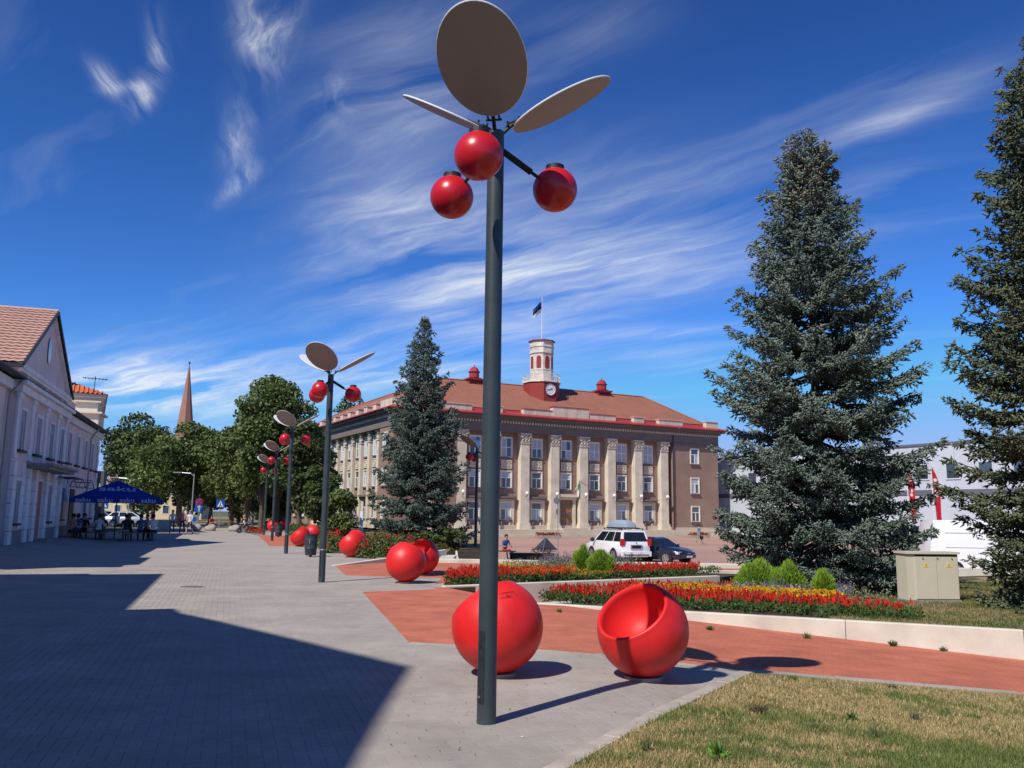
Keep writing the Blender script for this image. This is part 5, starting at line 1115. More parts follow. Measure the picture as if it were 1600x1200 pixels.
salvia('distant_green_plants', region([(448, 835), (478, 845), (505, 840), (470, 828)], 420, .05), .5, '', (.12, .18, .05), 4, zb=.05, wid=.04, spike=.2)
def kochia(u, v, w, h, label, seed, zz=0.0, d=None):
    rng = np.random.default_rng(seed); p = onz(u, v, zz) if d is None else Vector((at_(u, d), d, zz)); t = thing('summer_cypress', (p.x, p.y, zz), label, 'bush', 'bright green feathery bushes in the beds')
    n = 5200; U = nrm(rng.normal(size=(n, 3))); U[:, 2] = np.abs(U[:, 2]); r = rng.uniform(.25, 1, n) ** .5; lump = 1 + .12 * np.sin(U[:, 0] * 7 + seed) * np.cos(U[:, 2] * 6 + seed)
    C = U * (r * lump)[:, None] * np.array([w / 2, w / 2, h * .92]); V, F = shoots(C, U * .8 + rng.normal(0, .3, (n, 3)) + np.array([0, 0, .75]), .10, .0085, True, rng); tn = (np.array([.14, .24, .02]) * (1 - r[:, None]) + np.array([.28, .44, .045]) * r[:, None]) * rng.uniform(.7, 1.25, (n, 1))
    np_mesh('feathery_foliage', V, F, M['leaf'], np.concatenate([tn, tn]), parent=t); return t
kochia(910, 885, .66, .80, 'left bright green feathery bush in the second bed', 1, d=25.0)
kochia(938, 885, .80, .74, 'right bright green feathery bush in the second bed', 2, d=24.3)
kochia(1178, 910, 1.0, .74, 'wide bright green feathery bush left of the big spruce foot', 3, d=19.6)
kochia(1226, 910, .84, .70, 'second bright green feathery bush in front of the big spruce', 4, d=19.2)
kochia(1281, 915, .46, .66, 'narrow bright green feathery bush at the foot of the big spruce', 5, d=17.6)

# grass --------------------------------------------------------------------
def grass(name, poly, n, lo, hi, cols_, seed, zoff=0.0, lim_=None, fn=T, wid=.0022, patch_s=.9, bbox=None):
    rng = np.random.default_rng(seed); xs = [p[0] for p in poly]; ys = [p[1] for p in poly]
    bx = bbox or (min(xs), max(xs), min(ys), max(ys)); X = rng.uniform(bx[0], bx[1], n * 3); Y = rng.uniform(bx[2], bx[3], n * 3); k = inside(poly, X, Y)
    if lim_ is not None: k &= lim_(X, Y)
    if name == 'lawn_grass':
        for a_, b_ in ((kE, kC), (lawnK, kE), (kC, kD)):
            ax, ay = b_[0] - a_[0], b_[1] - a_[1]; t_ = np.clip(((X - a_[0]) * ax + (Y - a_[1]) * ay) / (ax * ax + ay * ay), 0, 1); dd_ = np.hypot(X - a_[0] - ax * t_, Y - a_[1] - ay * t_); k &= dd_ > .065 + rng.exponential(.02, len(X)) * (a_ is not kC)
    X, Y = X[k][:n], Y[k][:n]; n = len(X)
    nz_ = np.zeros(n)
    for fq, am in ((1.1, .45), (2.3, .45), (4.9, .4), (9.7, .35), (19., .25)):
        r1 = rng.uniform(0, 6.28, 4); nz_ += am * (np.sin(X * fq * math.cos(r1[0]) + Y * fq * math.sin(r1[0]) + r1[1] + 1.5 * np.sin(Y * fq * .7 + r1[2])) * np.sin(Y * fq * math.cos(r1[2]) - X * fq * math.sin(r1[2]) + r1[3]) * 1.6)
    nz_ += rng.normal(0, .35, n)
    if fn is T: nz_ += .35 * np.clip((6.4 - Y) / 1.5, -.6, 1)
    g_ = (nz_ > cols_[3])[:, None]; base = np.where(g_, np.array(cols_[0]), np.where(rng.random((n, 1)) < .55, np.array(cols_[1]), np.array(cols_[2]))) * rng.uniform(.65, 1.35, (n, 1))
    Z = fn(1, 1) * 0 - .062 * np.maximum(0, X - 1.0) + zoff if fn is T else np.full(n, zoff)
    D = rng.normal(0, .55, (n, 3)) + np.array([0, 0, 1.0]); D[:, 2] = np.abs(D[:, 2]); Ls = rng.uniform(lo, hi, n) * np.where(g_[:, 0], 1.15, .9)
    V, F = shoots(np.column_stack([X, Y, Z]), D, Ls, wid, False, rng); o = np_mesh(name, V, F, M['grass'], base); o['kind'] = 'stuff'; return o
GC = ((.17, .21, .06), (.52, .39, .19), (.33, .28, .12), .28)
near = lambda X, Y: (Y > 4.2) & (np.abs(X) < Y * .64 + .6)
grass('lawn_grass', LAWN, 120000, .022, .070, GC, 1, lim_=lambda X, Y: near(X, Y) & (Y < 7.6), wid=.0028, bbox=(-.5, 5.6, 4.4, 7.6))
grass('lawn_grass', LAWN, 60000, .025, .070, GC, 2, lim_=lambda X, Y: near(X, Y) & (Y >= 7.5), wid=.0036, bbox=(1, 7, 7.5, 10))
UP = [(5.6, 14.5), (F1[0], F1[1] + .2), (F2[0], F2[1] + .2), (20, 24), (9, 24), (5.6, 17.5)]
grass('upper_lawn_grass', UP, 70000, .03, .08, ((.10, .14, .035), (.30, .24, .11), (.20, .18, .075), .5), 3, zoff=-.03, fn=None, wid=.006, lim_=lambda X, Y: np.abs(X) < Y * .66 + .5, bbox=(5.4, 15, 9.2, 24))
sheet('upper_lawn', [(5.4, 14.55), (F1[0], F1[1] + .15), (F2[0], F2[1] + .15), (33, 9), (38, 26), (26, 32), (13.5, 26), (8.6, 21.5), (6.2, 19.5)], M['lawn'], -.022, fn=lambda x, y: 0)
grass('park_grass', [p_ for p_ in PARK[:8]] + [(-2.9, 40), (-8, 60), (-14, 60)], 26000, .08, .2, ((.08, .12, .03), (.12, .14, .04), (.10, .13, .04), 0), 4, zoff=.05, fn=None, wid=.014)
def weed(x, y, z, h, seed, label, col=(.09, .15, .035), n=40, wide=.03, name='weed'):
    rng = np.random.default_rng(seed); t = thing(name, (x, y, z), label, 'weed'); a = rng.uniform(0, 6.28, n); el_ = rng.uniform(.3, 1.4, n); D = np.stack([np.cos(a) * np.cos(el_), np.sin(a) * np.cos(el_), np.sin(el_)], 1)
    C = rng.normal(0, h * .16, (n, 3)); C[:, 2] = np.abs(C[:, 2]) * .5; V, F = shoots(C, D, h * rng.uniform(.5, 1.1, n), wide, False, rng); np_mesh('leaves', V, F, M['leaf'], np.array(col) * rng.uniform(.6, 1.5, (n, 1)), parent=t)
for i, (u, v, h, lb, cl, wd) in enumerate([(1109, 985, .10, 'green weed at the foot of the retaining wall near the open ball seat', (.08, .13, .03), .018), (1261, 998, .12, 'thin weed growing from the wall foot mid way', (.09, .13, .04), .012), (1395, 1010, .12, 'widest weed tuft along the retaining wall foot', (.08, .12, .03), .02),
        (1474, 1018, .09, 'small weed near the right end of the visible wall foot', (.08, .13, .03), .014), (874, 957, .09, 'small grass tuft beside the left end of the retaining wall', (.12, .16, .04), .01), (1185, 1118, .17, 'dry brown weed standing in the lawn', (.14, .11, .06), .008),
        (1330, 1128, .10, 'low green clover tuft in the dry lawn', (.05, .13, .025), .02), (1365, 1155, .13, 'grey green weed in the lawn right of the clover', (.12, .13, .07), .012), (1122, 1186, .13, 'bright broad leaved weed at the bottom of the lawn', (.16, .30, .05), .035),
        (1395, 1078, .09, 'dark dry sprig on the lawn beside the path kerb', (.08, .07, .05), .007), (1430, 1128, .12, 'pale grass clump in the right part of the lawn', (.16, .16, .08), .008), (1010, 1176, .1, 'grass clump near the lawn kerb corner', (.12, .15, .05), .01),
        (1240, 1066, .10, 'thick green grass clump where the kerbs meet', (.09, .14, .035), .01)]):
    x, y = on_T(u, v); weed(x, y, T(x, y), h * .9, 60 + i, lb, cl, 70, wd * .5)
# scattered fallen leaves and crumbs on the paving: too many to count
n = 520; pts_ = []
for i in range(n):
    u = RNG.uniform(600, 1180); v = RNG.uniform(930, 1195); x, y = on_T(u, v); pts_.append((x, y))
P = np.array(pts_); k = ~inside(LAWN, P[:, 0], P[:, 1]); P = P[k]; C = np.column_stack([P, -.062 * np.maximum(0, P[:, 0] - 1.0) + .009]); 
Nn = RNG.normal(0, .25, (len(C), 3)) + [0, 0, 1]; Nn = nrm(Nn); a = nrm(np.cross(Nn, RNG.normal(size=(len(C), 3)))); b = np.cross(Nn, a); s = RNG.uniform(.004, .013, (len(C), 1))
V = np.stack([C - a * s, C + b * s * .6, C + a * s, C - b * s * .6], 1).reshape(-1, 3); tn = np.where(RNG.random((len(C), 1)) < .75, [[.07, .055, .03]], [[.45, .42, .36]]) * RNG.uniform(.6, 1.4, (len(C), 1))
np_mesh('fallen_leaves', V, np.arange(len(V)).reshape(-1, 4), M['petal'], tn)['kind'] = 'stuff'

mc = onz(300, 917, 0); t = thing('manhole_cover', (mc.x, mc.y, .001), 'small dark round manhole cover in the sunlit paving left of the lamp row', 'manhole cover')
MB().lathe([(0, .004), (.19, .004), (.195, .006), (.235, .006), (.24, 0)], 28).build('lid', M['greydark'], t); MB().lathe([(.25, 0), (.25, .005), (.29, .005), (.29, 0)], 28).build('ring', M['kerbdark'], t)
# ================================================================== UTILITY CABINET
p = onz(1466, 942, -.03); cb = thing('utility_cabinet', (p.x, p.y, -.03), 'olive grey two door electrical cabinet with yellow warning triangles on the lawn', 'cabinet', rz=rad(5))
MB().box(-.66, .50, -.02, .42, -.1, .06).build('plinth', M['plinth'], cb)
MB().box(-.64, .48, .0, .40, .06, .98).build('body', M['cabinet'], cb)
MB().box(-.67, .51, -.04, .43, .985, 1.03).build('roof', M['cabinet'], cb)
for a, b in ((-.46, -.005), (.005, .46)):
    dr = MB().box(a, b, -.022, -.001, .08, .93).build('door', M['cabinet'], cb); c = (a + b) / 2 + (.03 if a > 0 else -.0)
    m = MB(); m.add([(c - .052, -.0235, .72), (c + .052, -.0235, .72), (c, -.0235, .81), (c - .052, -.027, .72), (c + .052, -.027, .72), (c, -.027, .81)], [(3, 4, 5), (0, 1, 4, 3), (1, 2, 5, 4), (2, 0, 3, 5)]); tri = m.build('warning_sign', M['yellow'], dr)
    m = MB(); z = .733; m.add([(c + .006, -.029, z + .058), (c - .012, -.029, z + .026), (c - .001, -.029, z + .028), (c - .006, -.029, z), (c + .013, -.029, z + .034), (c + .002, -.029, z + .033)], [(0, 1, 2, 5), (5, 2, 3, 4)]); 
    o_ = m.build('warning_sign_bolt', M['black'], dr)
m = MB()
for x in (-.30, .02, .33): m.tube((x, -.045, .905), (x, -.02, .905), .014, n=8)
m.build('lock', M['steel'], cb)
MB().box(-.455, .455, -.012, -.002, .935, .965).build('vent_gap', M['black'], cb)

# ================================================================== CARS
def car(name, label, cat, loc, az, L_, W, H, paint, wheel_r, wb0, wb1, belt, prof, cab, bumper=None, pitch_glass=.0, side_split=(.35, .68)):
    """local x forward. prof: stations (x, z_bottom, z_top, half width factor); cab: (xb_rear, xb_front, xt_rear, xt_front, top half width)"""
    t = thing(name, loc, label, cat, rz=rad(90 - az)); m = MB(); V = []; k = 7
    for x, zb, zt, wf in prof:
        w_ = W / 2 * wf; zm = zb + (zt - zb) * .45
        sec = [(-w_ * .86, zb), (-w_ * .985, zb + .10), (-w_, zm), (-w_ * .97, zt - .06), (-w_ * .88, zt), (0, zt + .02), (w_ * .88, zt), (w_ * .97, zt - .06), (w_, zm), (w_ * .985, zb + .10), (w_ * .86, zb)]
        V += [(x, y, z) for y, z in sec]; k = len(sec)
    n = len(prof); F_ = [(i * k + j, i * k + (j + 1) % k, (i + 1) * k + (j + 1) % k, (i + 1) * k + j) for i in range(n - 1) for j in range(k)] + [tuple(range(k - 1, -1, -1)), tuple(range((n - 1) * k, n * k))]
    body = m.add(V, F_).build('body', paint, t, smooth=50)
    xr, xf, tr_, tf, tw_ = cab; bw = W / 2 * .92; zb = belt; zt = H; m = MB(); q = .07
    C_ = [(xr, -bw, zb), (xf, -bw, zb), (xf, bw, zb), (xr, bw, zb), (tr_, -tw_, zt - q), (tf, -tw_, zt - q), (tf, tw_, zt - q), (tr_, tw_, zt - q), (tr_ + .18, -tw_ * .82, zt), (tf - .22, -tw_ * .82, zt), (tf - .22, tw_ * .82, zt), (tr_ + .18, tw_ * .82, zt)]
    m.add(C_, [(0, 1, 5, 4), (1, 2, 6, 5), (2, 3, 7, 6), (3, 0, 4, 7), (4, 5, 9, 8), (5, 6, 10, 9), (6, 7, 11, 10), (7, 4, 8, 11), (8, 9, 10, 11)]); m.build('cabin', paint, t, smooth=35)
    Cv = [Vector(c) for c in C_]
    def glass(a, b, c, d, u0, u1, v0, v1, nm):
        f = lambda u, v: a.lerp(b, u).lerp(d.lerp(c, u), v); P4 = [f(u0, v0), f(u1, v0), f(u1, v1), f(u0, v1)]; nn_ = (P4[1] - P4[0]).cross(P4[3] - P4[0]).normalized(); ctr = sum(Cv[:8], Vector()) / 8
        if nn_.dot(P4[0] - ctr) < 0: nn_ = -nn_
        MB().add([tuple(p_ + nn_ * .002) for p_ in P4] + [tuple(p_ + nn_ * .012) for p_ in P4], [(4, 5, 6, 7), (0, 1, 5, 4), (1, 2, 6, 5), (2, 3, 7, 6), (3, 0, 4, 7)]).build(nm, M['glass'], t)
    glass(Cv[1], Cv[2], Cv[6], Cv[5], .05, .95, .08, .95, 'windscreen'); glass(Cv[3], Cv[0], Cv[4], Cv[7], .07, .93, .12, .92, 'rear_window')
    for a, b, c, d in ((Cv[0], Cv[1], Cv[5], Cv[4]), (Cv[3], Cv[2], Cv[6], Cv[7])):
        s0, s1 = side_split
        for u0, u1 in ((.05, s0 - .015), (s0 + .015, s1 - .015), (s1 + .015, .95)): glass(a, b, c, d, u0, u1, .1, .92, 'side_window')
    for xw in (wb0, wb1):
        for sgn in (-1, 1):
            y = sgn * W / 2; m = MB(); m.tube((xw, y * .80, wheel_r), (xw, y * 1.005, wheel_r), wheel_r * 1.17, n=20); m.build('wheel_arch', M['plastic'], t)
            m = MB(); m.tube((xw, y * .84, wheel_r), (xw, y * 1.015, wheel_r), wheel_r, n=24); w_ = m.build('wheel', M['tyre'], t, smooth=True)
            m = MB(); m.lathe([(0, .03), (wheel_r * .2, .03), (wheel_r * .6, .012), (wheel_r * .68, .02), (wheel_r * .68, .0)], 20, Matrix.Translation((xw, y * 1.015, wheel_r)) @ Vector((0, sgn, 0)).to_track_quat('Z', 'Y').to_matrix().to_4x4()); rm_ = m.build('rim', M['rim'], w_)
            m = MB()
            for i in range(5):
                a = rad(72 * i); m.tube((xw + math.cos(a + .3) * wheel_r * .45, y * 1.015 + sgn * .012, wheel_r + math.sin(a + .3) * wheel_r * .45), (xw + math.cos(a + .3) * wheel_r * .45, y * 1.015 + sgn * .03, wheel_r + math.sin(a + .3) * wheel_r * .45), wheel_r * .11, n=6)
            m.build('rim_hole', M['plastic'], w_)
    return t
def carbox(t, nm, material, *b): return MB().box(*b).build(nm, material, t)
# white off-road estate with roof box
p = onz(972, 876, -.94)
cl = Vector((6.15, 50.3, -.93)); AZC = -20
suv = car('estate_car', 'white off-road estate car with grey roof box seen from behind', 'car', cl, AZC, 4.76, 1.88, 1.82, M['whitecar'], .385, -1.42, 1.38, 1.12,
          [(-2.36, .42, .98, .86), (-2.3, .36, 1.16, .96), (-1.9, .30, 1.18, 1.0), (0, .28, 1.15, 1.0), (1.0, .28, 1.13, 1.0), (1.75, .30, 1.08, .97), (2.15, .36, 1.0, .90), (2.36, .42, .82, .74)],
          (-2.30, 1.30, -2.08, .42, .70), side_split=(.30, .62))
for y0, y1 in ((-.93, -.72), (.72, .93)):
    carbox(suv, 'tail_light', M['taillight'], -2.40, -2.22, y0, y1, .98, 1.34); carbox(suv, 'headlight', M['headlight'], 2.15, 2.30, y0 * .88, y1 * .88, .78, .95)
carbox(suv, 'rear_bumper', M['whitecar'], -2.46, -2.2, -.90, .90, .40, .66); pl = carbox(suv, 'plate_recess', M['steel'], -2.412, -2.36, -.36, .36, .80, 1.02); carbox(suv, 'number_plate', M['glass'], -2.425, -2.413, -.28, .28, .83, .98)
carbox(suv, 'bumper_strip', M['plastic'], -2.475, -2.461, -.75, .75, .45, .50)
m = MB(); m.tube((-2.4, 0, 1.12), (-2.42, 0, 1.12), .05, n=12); m.build('badge', M['steel'], suv)
for s_ in (-1, 1):
    m = MB(); m.tube((-1.9, s_ * .66, 1.80), (-1.9, s_ * .66, 1.87), .03, n=6).tube((.2, s_ * .66, 1.80), (.2, s_ * .66, 1.87), .03, n=6).tube((-2.0, s_ * .66, 1.88), (.35, s_ * .66, 1.88), .025, n=6); m.build('roof_rail', M['plastic'], suv)
    m = MB(); m.sphere((1.0, s_ * 1.06, 1.22), .15, 12, 8, sc=(.6, 1, .8)); m.build('wing_mirror', M['plastic'], suv)
m = MB(); 
for x in (-1.5, -.1): m.box(x - .04, x + .04, -.68, .68, 1.89, 1.94)
m.build('roof_bar', M['plastic'], suv)
rb_ = thing('roof_box', (0, 0, 0), 'grey streamlined luggage box on the roof of the white estate car', 'roof box'); rb_.location = cl; rb_.rotation_euler = (0, 0, rad(90 - AZC))
V = []; k = 12; prof = [(-1.75, .12, .55), (-1.7, .30, .72), (-1.3, .40, .80), (-.5, .42, .84), (.2, .36, .80), (.55, .2, .66), (.62, .06, .5)]
for x, h, w_ in prof:
    for j in range(k): a = rad(180 * j / (k - 1)); V.append((x, w_ * .5 * math.copysign(abs(math.cos(a)) ** .6, math.cos(a)), 1.95 + h * math.sin(a) ** .6))
n = len(prof); MB().add(V, [(i * k + j, i * k + j + 1, (i + 1) * k + j + 1, (i + 1) * k + j) for i in range(n - 1) for j in range(k - 1)] + [(i * k, (i + 1) * k, (i + 1) * k + k - 1, i * k + k - 1) for i in range(n - 1)] + [tuple(range(k)), tuple(range((n - 1) * k + k - 1, (n - 1) * k - 1, -1))]).build('shell', M['roofbox'], rb_, smooth=50)
MB().box(-1.68, .5, -.41, .41, 1.942, 1.949).build('base_plate', M['plastic'], rb_)
sed = car('sedan_car', 'dark navy sedan parked beside the white estate car', 'car', (8.35, 49.6, -.94), 138, 4.5, 1.78, 1.43, M['navycar'], .33, -1.32, 1.32, .90,
          [(-2.24, .36, .74, .80), (-2.15, .28, .90, .93), (-1.5, .24, .95, 1.0), (0, .22, .93, 1.0), (.9, .22, .93, 1.0), (1.6, .24, .84, .97), (2.05, .30, .72, .88), (2.24, .36, .58, .72)],
          (-1.75, 1.05, -1.15, .30, .60), side_split=(.28, .60))
for y0, y1 in ((-.84, -.50), (.50, .84)): carbox(sed, 'headlight', M['headlight'], 1.95, 2.12, y0, y1, .56, .70); carbox(sed, 'tail_light', M['taillight'], -2.24, -2.05, y0, y1, .68, .84)
gr_ = carbox(sed, 'grille', M['plastic'], 2.20, 2.262, -.32, .32, .34, .66); carbox(sed, 'number_plate', M['white'], 2.264, 2.275, -.26, .26, .38, .49)
m = MB()
for i in range(4): m.tube((2.262, -.12 + .08 * i - .05, .60), (2.275, -.12 + .08 * i - .05, .60), .03, n=10)
m.build('grille_rings', M['steel'], sed)
for s_ in (-1, 1): MB().sphere((.75, s_ * .98, .98), .12, 10, 6, sc=(.6, 1, .7)).build('wing_mirror', M['navycar'], sed)
def small_car(nm, label, paint, u, d, az):
    t = car(nm, label, 'car', (at_(u, d), d, .03), az, 4.3, 1.75, 1.45, paint, .32, -1.3, 1.3, .92, [(-2.1, .34, .8, .8), (-2.0, .26, .95, .95), (-1.2, .22, .97, 1), (.9, .22, .93, 1), (1.7, .26, .80, .95), (2.12, .34, .6, .78)], (-1.95, 1.1, -1.5, .3, .62))
    for y0, y1 in ((-.8, -.5), (.5, .8)): carbox(t, 'headlight', M['headlight'], 1.85, 2.02, y0, y1, .55, .70)
small_car('estate_car', 'silver hatchback parked on the street behind the umbrella guests', M['silvercar'], 206, 84, 80)
small_car('compact_car', 'blue compact car half hidden by the pink house end', M['bluecar'], 166, 88, 95)
# white van
dv = 41.0; vx = at_(1452, dv)
van = thing('delivery_van', (vx, dv, -.95), 'tall white windowless van body between the two right hand spruces', 'van', rz=rad(-8))
V = []; pr_ = [(-.12, .35, 1.2, .97), (.0, .33, 2.0, .98), (.14, .3, 2.6, 1.0), (5.2, .3, 2.62, 1.0), (5.35, .35, 2.5, .96)]
for x, zb, zt, wf in pr_:
    w_ = 1.0 * wf
    V += [(x, 1 - w_, zb), (x, 1 - w_, zt - .2), (x, 1 - w_ * .9, zt), (x, 1 + w_ * .9, zt), (x, 1 + w_, zt - .2), (x, 1 + w_, zb)]
n = len(pr_); MB().add(V, [(i * 6 + j, i * 6 + (j + 1) % 6, (i + 1) * 6 + (j + 1) % 6, (i + 1) * 6 + j) for i in range(n - 1) for j in range(6)] + [tuple(range(5, -1, -1)), tuple(range((n - 1) * 6, n * 6))]).build('body', M['whitecar'], van, smooth=30)
MB().box(.6, 5.1, -.025, -.001, 2.02, 2.06).box(.6, 5.1, -.025, -.001, 1.35, 1.38).build('side_moulding', M['white'], van)
for x in (1.0, 4.2):
    m = MB().tube((x, -.02, .36), (x, .25, .36), .36, n=20); w_ = m.build('wheel', M['tyre'], van); MB().tube((x, -.04, .36), (x, -.021, .36), .2, n=16).build('rim', M['rim'], w_)

# feather flags
def feather(u, d, lb, s):
    base_z = -.95; x = at_(u, d); t = thing('feather_flag', (x, d, base_z), lb, 'flag', 'red advertising flags by the grey building', rz=rad(-5)); ztop = ony(u, 722, d).z - base_z
    MB().path([(0, 0, 0), (0, 0, ztop * .8), (.0, 0, ztop)], [.03, .022, .012], 6).build('pole', M['white'], t)
    m = MB(); V = []; n = 14
    for i in range(n + 1):
        k = i / n; z = ztop * (.98 - .56 * k); w_ = (.36 * math.sin(min(1, k * 3) * math.pi / 2)) * (1 - .25 * k); V += [(-.02 + .16 * k, .0, z), (-.02 + .16 * k + w_, .05 * math.sin(k * 9), z - .05)]
    m.add(V, [(2 * i, 2 * i + 1, 2 * i + 3, 2 * i + 2) for i in range(n)]); m.build('cloth', M['redflag'], t)
    m = MB()
    for k in (.27, .46, .53): z = ztop * (.98 - .56 * k); m.tube((.12 + .16 * k, -.012, z), (.12 + .16 * k, -.03, z), .1, n=7)
    m.build('white_emblem', M['whiteflag'], t)
feather(1458, 47, 'red feather flag with white marks rising behind the white van', 1); feather(1419, 49, 'red feather flag half hidden by the big spruce', 2)

# slatted bench, planter, skylight pyramid, sign post on the square
def sq(u, d): return Vector((at_(u, d), d, sqz(at_(u, d), d)))
o = Vector((at_(718, 38), 38, 0)); bt = thing('slatted_lounger', (o.x, o.y, -.72), 'wide dark slatted sloping lounger bench beside the sunken square', 'bench', rz=rad(4), scale=.78)
for i in range(9):
    k = i / 8; MB().box(.18 - .16 * k, 2.15, .0 + k * .55, .055 + k * .55, .08 + k * .86, .13 + k * .86).build('slat', M['slat'], bt)
MB().add([(-.12, -.02, 0), (.12, -.02, 0), (-.06, .62, .98), (-.16, .62, .98), (-.12, .7, 0), (.12, .7, 0)], [(0, 1, 2, 3), (0, 3, 4), (1, 5, 2), (3, 2, 5, 4), (0, 4, 5, 1)]).build('end_wall', M['concrete'], bt)
MB().box(.2, 2.1, .3, .6, 0, .1).build('footing', M['plinth'], bt)
o = sq(776, 49.5); bn = thing('bench', (o.x, o.y, o.z), 'low dark bench under the seated person on the square', 'bench', rz=rad(0))
for i in range(5): MB().box(-.55, 1.15, -.28 + i * .12, -.18 + i * .12, .42, .46).build('slat', M['slat'], bn)
for x in (-.4, .95): MB().box(x - .05, x + .05, -.25, .3, .0, .418).build('leg', M['plinth'], bn)
o = sq(832, 48); pt = thing('low_planter', (o.x, o.y, o.z), 'low dark edged planter with sparse plants on the square', 'planter', rz=rad(-4))
MB().box(-1.2, 1.2, -.3, .3, 0, .38).box(-1.25, 1.25, -.36, .36, .381, .43).build('trough', M['slat'], pt)
C = RNG.uniform((-1.1, -.25, .4), (1.1, .25, .75), (160, 3)); C[:, 0] = C[:, 0] * .5 + .5; V, F = leaves(C, .10); np_mesh('plants', V, F, M['leaf'], np.array([.12, .12, .08]) * RNG.uniform(.5, 2, (160, 1)), parent=pt)['kind'] = 'stuff'
o = sq(853, 62); py_ = thing('pyramid_skylight', (o.x, o.y, o.z), 'dark pyramid shaped skylight standing on the square', 'skylight', rz=rad(32))
MB().add([(-.62, -.62, 0), (.62, -.62, 0), (.62, .62, 0), (-.62, .62, 0), (0, 0, .86)], [(0, 1, 4), (1, 2, 4), (2, 3, 4), (3, 0, 4), (3, 2, 1, 0)]).build('glazing', M['darkglass'], py_)
m = MB(); 
for a, b in ((-.62, -.62), (.62, -.62), (.62, .62), (-.62, .62)): m.tube((a, b, 0), (0, 0, .87), .025, n=5)
for a, b in (((-.62, -.62), (.62, -.62)), ((.62, -.62), (.62, .62)), ((.62, .62), (-.62, .62)), ((-.62, .62), (-.62, -.62))): m.tube((*a, .02), (*b, .02), .03, n=5)
m.build('edge_frame', M['greydark'], py_)
o = sq(872.5, 52); sp = thing('sign_post', (o.x, o.y, o.z), 'thin grey sign post with round sign seen edge on, before the hall door', 'sign'); MB().tube((0, 0, 0), (-.04, 0, 3.5), .03, n=8).build('post', M['steel'], sp)
m = MB(); m.tube((-.12, -.06, 3.35), (-.09, -.0, 3.35), .19, n=18); m.build('round_sign', M['greydark'], sp); MB().box(-.14, .0, -.05, .01, 2.55, 2.85).build('small_plate', M['greydark'], sp)
o = onz(566, 829, .05); o = Vector((at_(566, 58), 58, .05)); pd_ = thing('stone_pedestal', tuple(o), 'small cream stone pedestal with white post behind the rose shrubs', 'pedestal')
MB().box(-.3, .3, -.3, .3, 0, .35).build('block', M['concrete'], pd_); MB().box(-.10, .10, -.08, .08, .35, 1.7).build('post', M['white'], pd_)

